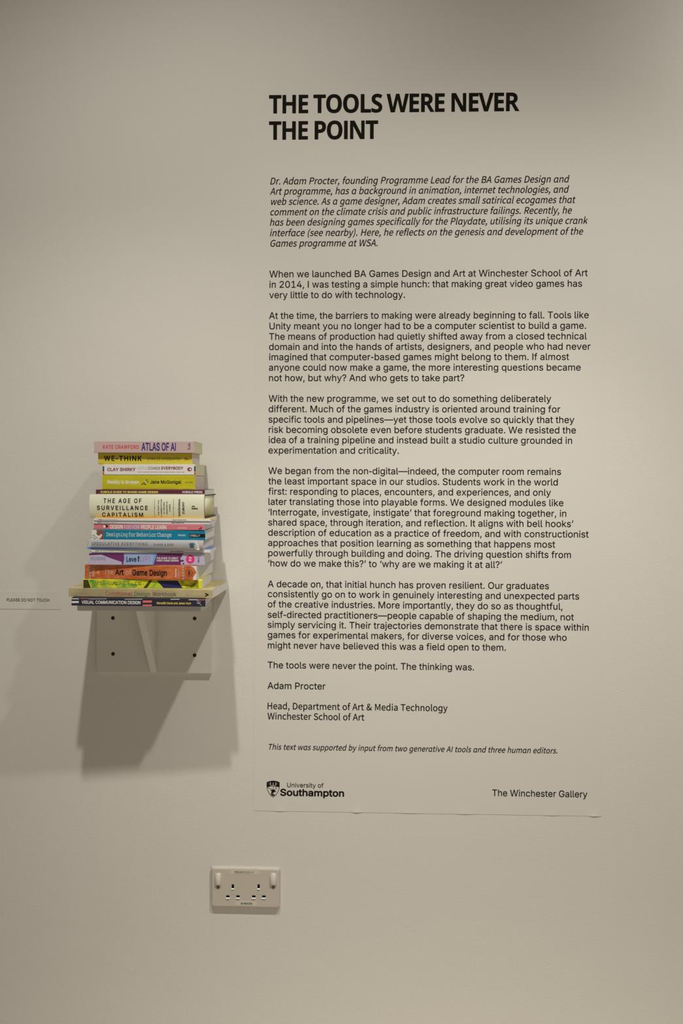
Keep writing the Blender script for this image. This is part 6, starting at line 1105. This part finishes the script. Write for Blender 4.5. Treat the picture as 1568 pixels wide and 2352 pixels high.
b.words('title_lettering', k_black, tb('B', 'Art', 460, 534, 526, 48), tb('B', 'Game', 610, 742, 529, 48), tb('B', 'Design', 761, 911, 531, 48))
b.upright('edition_lettering', k_cream, vb('B', 'Second', 995, 546, 474, 14), vb('P', 'Edition', 1018, 548, 478, 14))
b.art('publisher_mark', k_black, lambda F, b: (lambda u, v: F.hoop(u, v, 0.0068, 0.0068, 0.0004))(*b.uv(*B((1106, 508))[0])))
b.upright('publisher_mark', k_black, vb('B', 'CRC', 1114, 527, 490, 16))

# 5  purple and lilac
c = mat('lilac_cover', (162, 149, 160), 0.35)
b = nxt(4, 'paperback_book', 'lilac, purple and pale blue paperback with pink lettering, lying on the orange paperback', 'book', 203.2, 470.4, 0.201, 0.186, 483.5, 0.0015).paperback(c, P_WHITE)
pu = mat('purple_print', (98, 40, 80), 0.35)
b.shape('spine_picture', pu, B((237, 336), (536, 337), (541, 385), (530, 436), (520, 436), (518, 411), (440, 385), (342, 347), (237, 353)),
        B((825, 337), (1055, 340), (1044, 352), (1036, 372), (1024, 378), (1030, 398), (1048, 402), (1028, 418), (1032, 439), (793, 437)),
        B(*[(1044 + 12 * math.cos(i * .6283), 403 + 9 * math.sin(i * .6283)) for i in range(10)]), B(*[(1053 + 8 * math.cos(i * .6283), 428 + 8 * math.sin(i * .6283)) for i in range(10)]))
b.shape('spine_picture', mat('pale_blue_print', (132, 144, 174), 0.35), B((538, 337), (800, 337), (790, 437), (533, 436), (542, 385)))
b.shape('spine_picture', mat('mid_blue_print', (96, 134, 176), 0.35), B((797, 337), (824, 337), (793, 437), (782, 437)))
b.words('author_lettering', k_black, tb('P', 'ROGERS', 253, 379, 396, 27))
b.words('title_lettering', mat('ink_navy_print', (32, 34, 52), 0.4), tb('B', 'Leve', 560, 646, 409, 42))
b.shape('title_arrow', mat('ink_navy_print', None), B((659, 410), (659, 378), (653, 378), (664, 356), (675, 378), (669, 378), (669, 410)))
mg = mat('magenta_print', (192, 48, 98), 0.4)
b.words('title_lettering', mg, tb('P', 'UP!', 679, 762, 410, 50))
b.words('subtitle_lettering', k_white, tb('B', 'THE GUIDE TO GREAT', 818, 1008, 387, 15), tb('B', 'VIDEO GAME DESIGN', 818, 1008, 408, 15))
b.art('emblem', mg, lambda F, b: (lambda u, v: F.disc(u, v, 0.0088, 0.0091, 28))(*b.uv(*B((1111, 390))[0])))
b.words('emblem_lettering', k_white, tb('B', '2', 1098, 1122, 404, 32))
b.upright('publisher_lettering', k_black, vb('R', 'WILEY', 1189, 422, 366, 12))


# magazines
def magazine(i, label, x0, x1, dist, back, tilt, issue, xi0, xi1, yb0, yb1, xt, cover, edge):
    b = nxt(i, 'magazine', label, 'magazine', x0, x1, dist, 0.11 if i == 5 else 0.125, back, tilt)
    b.shell('cover', mat('white_magazine_cover', (208, 204, 206), 0.35), 0.0003, 0.0004)
    b.pages(P_WHITE, 0.0003, 0.0002)
    bm = bmesh.new(); add_box(bm, -b.L / 2 + 0.0004, b.L / 2 - 0.0004, 0.0006, b.depth - 0.0002, b.H - 0.0001, b.H + 0.00004)
    link('front_picture', bm, cover, b.o)
    b.art('spine_edge', edge, lambda F, b: F.rect(-b.L / 2 + 0.0006, 0.00012, b.L / 2 - 0.0006, 0.0008))
    b.words('title_lettering', k_black, tb('B', 'Senet', xt, xt + 33, yb0, 8))
    b.words('tagline_lettering', mat('grey_print', (120, 116, 116), 0.5), tb('R', 'Board games are beautiful', xt + 38, xt + 165, yb0, 7.5))
    b.words('issue_lettering', k_black, tb('B', issue, xi0, xi1, yb1, 8))
    return b


magazine(5, 'white spined magazine lying between the lilac paperback and the worn white hardback', 209.2, 484.0, 0.203, 489, 0.003, 'Issue 12 Winter 2022', 940, 1050, 317.5, 325, 290, mat('blue_picture', (70, 105, 160), 0.35), mat('grey_edge', (120, 116, 114), 0.5))

# 7  worn white hardback
b = nxt(6, 'hardback_book', 'worn white jacketed hardback with grey lettering and ragged corners', 'book', 198.8, 468.4, 0.2065, 0.178, 493, 0.004)
b.bulge = 0.003
brd = mat('taupe_board', (160, 142, 124), 0.7)
b.shell('boards', brd, 0.0022, 0.002, d=b.depth)
b.pages(P_WHITE, 0.0022, 0.003, 0.003, 0.003)
jk = mat('white_jacket', (208, 204, 210), 0.35)
nt = jk.node_tree; N = nt.nodes; L = nt.links
tc = N.new('ShaderNodeTexCoord'); sp = N.new('ShaderNodeSeparateXYZ'); L.new(tc.outputs['Object'], sp.inputs[0])
m1 = N.new('ShaderNodeMapRange'); m1.inputs[1].default_value = 0.0050; m1.inputs[2].default_value = 0.0022; L.new(sp.outputs['Z'], m1.inputs[0])
m2 = N.new('ShaderNodeMapRange'); m2.inputs[1].default_value = 0.06; m2.inputs[2].default_value = -0.06; L.new(sp.outputs['X'], m2.inputs[0])
mu = N.new('ShaderNodeMath'); mu.operation = 'MULTIPLY'; L.new(m1.outputs[0], mu.inputs[0]); L.new(m2.outputs[0], mu.inputs[1])
mx = N.new('ShaderNodeMix'); mx.data_type = 'RGBA'; mx.inputs[6].default_value = (0.80, 0.81, 0.86, 1); mx.inputs[7].default_value = albedo(96, 122, 168)
L.new(mu.outputs[0], mx.inputs[0]); L.new(mx.outputs[2], N['Principled BSDF'].inputs['Base Color'])
bm = bmesh.new()                                               # jacket: torn back at its left edge, flaring at the corners
H = b.H; D = b.depth; x1 = (458.8 - b.xc) / b.sc
prof = [(D * 0.96, -0.0003)] + [(-b.bulge * (1 - s * s) - 0.0004, H / 2 + s * (H / 2 + 0.0003)) for s in [i / 8 - 1 for i in range(17)]] + [(D * 0.96, H + 0.0003)]
nP = len(prof)
cols = []
for j in range(25):
    col = []
    for i, (y, zz) in enumerate(prof):
        t = max(0, min(1, zz / H))
        xs = -b.L / 2 - 0.0012 + 0.0052 * math.sin(math.pi * min(1, max(0, (1 - t) * 1.15))) ** 1.2 if 0 < i < nP - 1 else -b.L / 2
        fl = 1.0 if j == 0 else 0.0
        col.append(bm.verts.new((xs + (x1 - xs) * j / 24, y - 0.0004 * fl * (1 if 0 < i < nP - 1 else 0), zz)))
    cols.append(col)
for a_, c_ in zip(cols, cols[1:]):
    for i in range(nP - 1):
        bm.faces.new((a_[i], c_[i], c_[i + 1], a_[i + 1]))
bmesh.ops.solidify(bm, geom=list(bm.faces), thickness=0.0001)
link('dust_jacket', bm, jk, b.o, True)
b.k = 2; b.lift = 0.0005
gr = mat('graphite_print', (58, 64, 70), 0.5)
b.words('title_lettering', gr, tb('R', 'SPECULATIVE EVERYTHING', 258, 744, 264, 26), track=0.22)
b.words('author_lettering', gr, tb('R', 'DUNNE & RABY', 798, 978, 270, 19), track=0.18)
b.shape('publisher_bar', mat('dark_teal_print', (46, 72, 76), 0.5), *[B((x0, y - 2.6), (x1, y - 2.6), (x1, y + 2.6), (x0, y + 2.6)) for x0, x1, y in ((1110, 1146, 250), (1098, 1158, 257), (1110, 1146, 264), (1110, 1146, 271), (1110, 1146, 278), (1110, 1146, 285))])

# 8  teal
c = mat('teal_cover', (12, 103, 121), 0.35)
b = nxt(7, 'paperback_book', 'teal paperback with white slab lettering and a brown animal picture', 'book', 209.2, 472.2, 0.203, 0.176, 491, 0.006).paperback(c, P_WHITE)
b.shape('spine_picture', mat('parchment_print', (214, 202, 172), 0.4), B((259, 132), (362, 134), (362, 217), (259, 216)))
b.shape('spine_picture', mat('russet_print', (112, 66, 52), 0.4), B((298, 136), (322, 133), (362, 135), (362, 216), (322, 214), (342, 196), (352, 176), (338, 170), (326, 184), (310, 180), (298, 164), (306, 152)))
b.shape('spine_picture', mat('parchment_print', None), B((312, 196), (330, 182), (350, 170), (342, 190), (320, 210)))
b.art('spine_marks', mat('twig_print', (84, 66, 50), 0.4), lambda F, b: [F.stroke([b.uv(*p) for p in B(*q)], 0.0009) for q in ([(262, 180), (284, 186), (318, 210)], [(284, 186), (282, 172)], [(262, 196), (300, 212)], [(276, 201), (284, 212)])])
b.words('title_lettering', k_white, tb('F', 'Designing for Behavior Change', 387, 948, 188.5, 33), tight=True, gap=0.13)
b.words('author_lettering', k_white, tb('R', 'Wendel', 1004, 1069, 189, 17))
b.shape('publisher_band', k_black, B((1101, 169), (1239, 171), (1239, 203), (1101, 201)))
b.words('publisher_lettering', k_white, tb('R', 'O’REILLY', 1108, 1195, 194, 18))

# 9  dusty pink
c = mat('dusty_pink_cover', (178, 98, 98), 0.4)
b = nxt(8, 'paperback_book', 'dusty pink paperback with cream and grey capitals, lying on the teal paperback', 'book', 214.2, 470.0, 0.203, 0.176, 493, 0.004).paperback(c, P_WHITE)
b.words('title_lettering', k_cream, tb('B', 'DESIGN', 418, 527, 122.5, 33), tb('B', 'PEOPLE LEARN', 686, 903, 127, 33))
b.words('title_lettering', mat('blue_grey_print', (158, 152, 168), 0.5), tb('B', 'FOR HOW', 539, 676, 125, 33))
b.words('author_lettering', k_cream, tb('R', 'DIRKSEN', 1002, 1080, 125, 13), track=0.25)
b.art('spine_emblem', k_white, lambda F, b: (lambda u, v: F.disc(u, v, 0.0026, 0.0032))(*b.uv(*B((369, 104))[0])))
b.shape('spine_emblem', k_black, B((366, 92), (384, 90), (396, 96), (402, 104), (394, 112), (380, 117), (384, 104), (376, 96)))
b.blobs('publisher_mark', k_black, *[(*B(p)[0], 4.6, 7.5) for p in ((1190, 128), (1204, 126), (1206, 117))])

magazine(9, 'white spined magazine lying on the dusty pink paperback', 213.2, 483.0, 0.2025, 493, 0.004, 'Issue 9 Summer 2022', 950, 1057, 73.5, 78, 309, mat('grey_picture', (120, 120, 130), 0.35), mat('steel_blue_edge', (110, 124, 150), 0.5))
magazine(10, 'white spined magazine lying just under the thick cream hardback', 215.0, 483.8, 0.204, 494, 0.004, 'Issue 11 Summer 2023', 958, 1075, 48.5, 52.5, 317, mat('orange_picture', (214, 150, 50), 0.35), mat('charcoal_edge', (58, 58, 66), 0.5))

# 12  thick cream hardback
b = nxt(11, 'hardback_book', 'very thick cream jacketed hardback with black capitals in three lines', 'book', 204.4, 471.8, 0.193, 0.156, 495, -0.001)
b.bulge = 0.005
b.shell('boards', mat('black_board', (40, 38, 36), 0.6), 0.0026, 0.002)
b.pages(P_CREAM, 0.0026, 0.0028, 0.003, 0.003)
cj = mat('cream_jacket', (203, 198, 168), 0.35)
nt = cj.node_tree; N = nt.nodes; L = nt.links
tc = N.new('ShaderNodeTexCoord'); sp = N.new('ShaderNodeSeparateXYZ'); L.new(tc.outputs['Object'], sp.inputs[0])
rz = N.new('ShaderNodeMapRange'); rz.inputs[1].default_value = 0.011; rz.inputs[2].default_value = 0.001; L.new(sp.outputs['Z'], rz.inputs[0])
pw = N.new('ShaderNodeMath'); pw.operation = 'POWER'; pw.inputs[1].default_value = 2.2; L.new(rz.outputs[0], pw.inputs[0])
rx = N.new('ShaderNodeMapRange'); rx.inputs[1].default_value = 0.085; rx.inputs[2].default_value = -0.02; L.new(sp.outputs['X'], rx.inputs[0])
rl = N.new('ShaderNodeMapRange'); rl.inputs[1].default_value = -0.118; rl.inputs[2].default_value = -0.09; L.new(sp.outputs['X'], rl.inputs[0])
a1_ = N.new('ShaderNodeMath'); a1_.operation = 'MULTIPLY'; L.new(pw.outputs[0], a1_.inputs[0]); L.new(rx.outputs[0], a1_.inputs[1])
a2_ = N.new('ShaderNodeMath'); a2_.operation = 'MULTIPLY'; L.new(a1_.outputs[0], a2_.inputs[0]); L.new(rl.outputs[0], a2_.inputs[1])
mx = N.new('ShaderNodeMix'); mx.data_type = 'RGBA'; mx.inputs[6].default_value = albedo(187, 180, 148); mx.inputs[7].default_value = albedo(222, 142, 36)
L.new(a2_.outputs[0], mx.inputs[0]); L.new(mx.outputs[2], N['Principled BSDF'].inputs['Base Color'])
b.shell('dust_jacket', cj, 0.0001, 0.002, -b.L / 2, b.L / 2 - 0.0006, off=0.0003)
for p in b.o.children[-1].data.polygons: p.use_smooth = True
b.k = 2; b.lift = 0.0003
b.words('title_lettering', k_black, ta('B', 'THE AGE OF', 363, 693, 612, 37), ta('B', 'SURVEILLANCE', 307, 748, 672, 35), ta('B', 'CAPITALISM', 350, 706, 731, 34), track=0.32)
for x in (807, 971):
    b.art('spine_rule', k_black, lambda F, b: (F.stroke([b.uv(*p) for p in A(*[(x, 580 + 155 * i / 24) for i in range(25)])], 0.0006), F.poly([b.uv(*p) for p in A((x - 4, 655), (x, 648), (x + 4, 655), (x, 662))])))
b.upright('subtitle_lettering', mat('soft_black_print', (60, 58, 50), 0.5), va('B', 'THE FIGHT FOR', 846, 722, 588, 9.5), va('B', 'A HUMAN FUTURE', 870, 732, 580, 9.5), va('B', 'AT THE NEW', 894, 708, 604, 9.5), va('B', 'FRONTIER OF', 919, 712, 598, 9.5), va('B', 'POWER', 944, 686, 624, 9.5))
b.upright('author_lettering', k_black, va('B', 'SHOSHANA', 1029, 730, 578, 16), va('B', 'ZUBOFF', 1065, 711, 602, 17))
b.upright('publisher_mark', mat('bronze_print', (66, 56, 34), 0.5), va('S', 'P', 1179, 673, 637, 50))

# 13  thin maroon
c = mat('maroon_cover', (78, 34, 40), 0.4)
b = nxt(12, 'paperback_book', 'thin maroon paperback with small yellow capitals, lying on the thick cream hardback', 'book', 219.0, 471.4, 0.184, 0.15, 491.5, -0.002).paperback(c, P_WHITE)
b.words('title_lettering', mat('lemon_print', (205, 186, 70), 0.5), ta('B', 'KOBOLD GUIDE TO BOARD GAME DESIGN', 335, 832, 527, 16))
b.words('publisher_lettering', mat('ice_print', (186, 180, 196), 0.5), ta('B', 'KOBOLD PRESS', 1043, 1216, 527, 15))
b.art('spine_edge', mat('pale_edge', (170, 160, 160), 0.5), lambda F, b: F.rect(-b.L / 2 + 0.002, 0.0006, b.L / 2 - 0.0003, 0.0014))

# 14  bright yellow, thick
c = mat('bright_yellow_cover', (166, 152, 28), 0.35)
noise_tint(c, albedo(158, 145, 25), albedo(170, 157, 29), 14, (1, 1, 5))
b = nxt(13, 'paperback_book', 'thick bright yellow paperback with white and black lettering, lying on the thin maroon paperback', 'book', 233.4, 448.8, 0.180, 0.127, 468.5, -0.001).paperback(c, P_TAN, 0.0004, 0.0008)
b.words('title_lettering', mat('ivory_print', (222, 216, 188), 0.5), ta('B', 'Reality is Broken', 393, 665, 447, 28))
b.words('author_lettering', k_black, ta('B', 'Jane McGonigal', 765, 1034, 447, 28))
b.words('publisher_lettering', k_black, ta('R', 'VINTAGE', 1064, 1133, 442, 11))
b.blobs('spine_emblem', k_black, *[(*A((x, y))[0], rx, ry) for x, y, rx, ry in ((735, 417, 9, 3.5), (743, 433, 8, 3.5), (711, 441, 10, 4), (697, 453, 9, 4), (721, 453, 9, 4.5))])
b.blobs('spine_emblem', k_white, *[(*A((x, y))[0], rx, ry) for x, y, rx, ry in ((728, 440, 9, 3.5), (716, 425, 6, 2.5))])
b.shape('brown_edge_patch', mat('edge_brown', (150, 122, 54), 0.7), *[A((x0, 497), (x0 + 14, 493), ((x0 + x1) / 2, 491.5), (x1 - 14, 494), (x1, 497)) for x0, x1 in ((384, 450), (470, 560), (600, 720), (756, 858), (880, 1010), (1040, 1130))])  # wavy brown patches along the bottom edge of the spine

# 15  white
c = mat('white_paper_cover', (208, 200, 188), 0.4)
b = nxt(14, 'paperback_book', 'white paperback with maroon lettering and small colour blocks at both spine ends', 'book', 234.4, 450.0, 0.179, 0.127, 469.5, -0.001).paperback(c, P_CREAM, 0.0004, 0.0008)
for nm, mn, col, spans in (('spine_block', 'block_yellow', (196, 184, 50), ((284, 297),)), ('spine_block', 'block_blue', (32, 58, 96), ((298, 330),)), ('spine_block', 'block_black', (36, 34, 36), ((330, 342),)), ('spine_block', 'block_salmon', (190, 108, 70), ((342, 352),)), ('spine_block', 'block_red', (176, 52, 34), ((352, 368),))):
    b.shape(nm, mat(mn, col, 0.45), *[A((x0, y0), (x1, y0), (x1, y1), (x0, y1)) for x0, x1 in ((353, 366), (1145, 1158)) for y0, y1 in spans])
b.art('spine_rule', k_black, lambda F, b: F.rect(-b.L / 2 + 0.0008, 0.0001, b.L / 2 - 0.0003, 0.0010))
mr_ = mat('maroon_print', (112, 34, 46), 0.5)
b.words('author_lettering', mr_, ta('B', 'CLAY SHIRKY', 392, 638, 338, 26))
b.words('title_lettering', mat('faded_print', (150, 128, 122), 0.5), ta('P', 'HERE', 655, 736, 327, 24))
b.words('title_lettering', mat('umber_print', (96, 58, 58), 0.5), ta('R', 'COMES', 745, 850, 326, 23))
b.words('title_lettering', mr_, ta('B', 'EVERYBODY', 862, 1051, 325, 23))
b.words('subtitle_lettering', mat('rust_print', (158, 84, 70), 0.5), ta('R', 'HOW CHANGE HAPPENS WHEN PEOPLE COME TOGETHER', 655, 1062, 351, 8))
b.art('publisher_mark', mat('umber_red_print', (120, 52, 46), 0.5), lambda F, b: (lambda u, v: F.hoop(u, v, 0.0050, 0.0040, 0.0013, 24))(*b.uv(*A((1106, 324))[0])))
b.shape('publisher_mark', mat('umber_red_print', None), A((1092, 318), (1100, 312), (1108, 313), (1104, 322), (1110, 333), (1098, 335), (1094, 328)))

# 16  mustard yellow
c = mat('mustard_cover', (174, 154, 46), 0.35)
b = nxt(15, 'paperback_book', 'mustard yellow paperback with black capitals, lying just beneath the pink paperback', 'book', 224.6, 442.0, 0.174, 0.128, 456.5, 0.0).paperback(c, P_TAN, 0.0004, 0.0016)
b.words('title_lettering', k_black, ta('B', 'WE-THINK', 367, 692, 250, 42), track=0.18)
b.words('author_lettering', mat('bark_print', (52, 42, 14), 0.5), ta('R', 'CHARLES LEADBEATER', 738, 1024, 246, 23), track=0.18)
b.upright('publisher_mark', mat('ochre_print', (128, 66, 26), 0.5), va('S', 'P', 1097, 247, 222, 35))

# 17  pink, topmost
c = mat('pale_pink_cover', (167, 139, 128), 0.4)
b = nxt(16, 'paperback_book', 'pale pink paperback with red and dark blue capitals, topmost of the stack', 'book', 215.0, 446.8, 0.1835, 0.140, 463.5, -0.001).paperback(c, P_CREAM, 0.0005, 0.0008)
b.words('author_lettering', mat('crimson_print', (172, 52, 62), 0.5), ta('B', 'KATE CRAWFORD', 358, 667, 148, 31), track=0.12)
b.words('title_lettering', mat('indigo_print', (48, 36, 92), 0.5), ta('B', 'ATLAS OF AI', 690, 986, 162, 64))
b.upright('publisher_lettering', mat('indigo_black_print', (38, 32, 48), 0.5), va('S', 'Yale', 1111, 160, 96, 23))
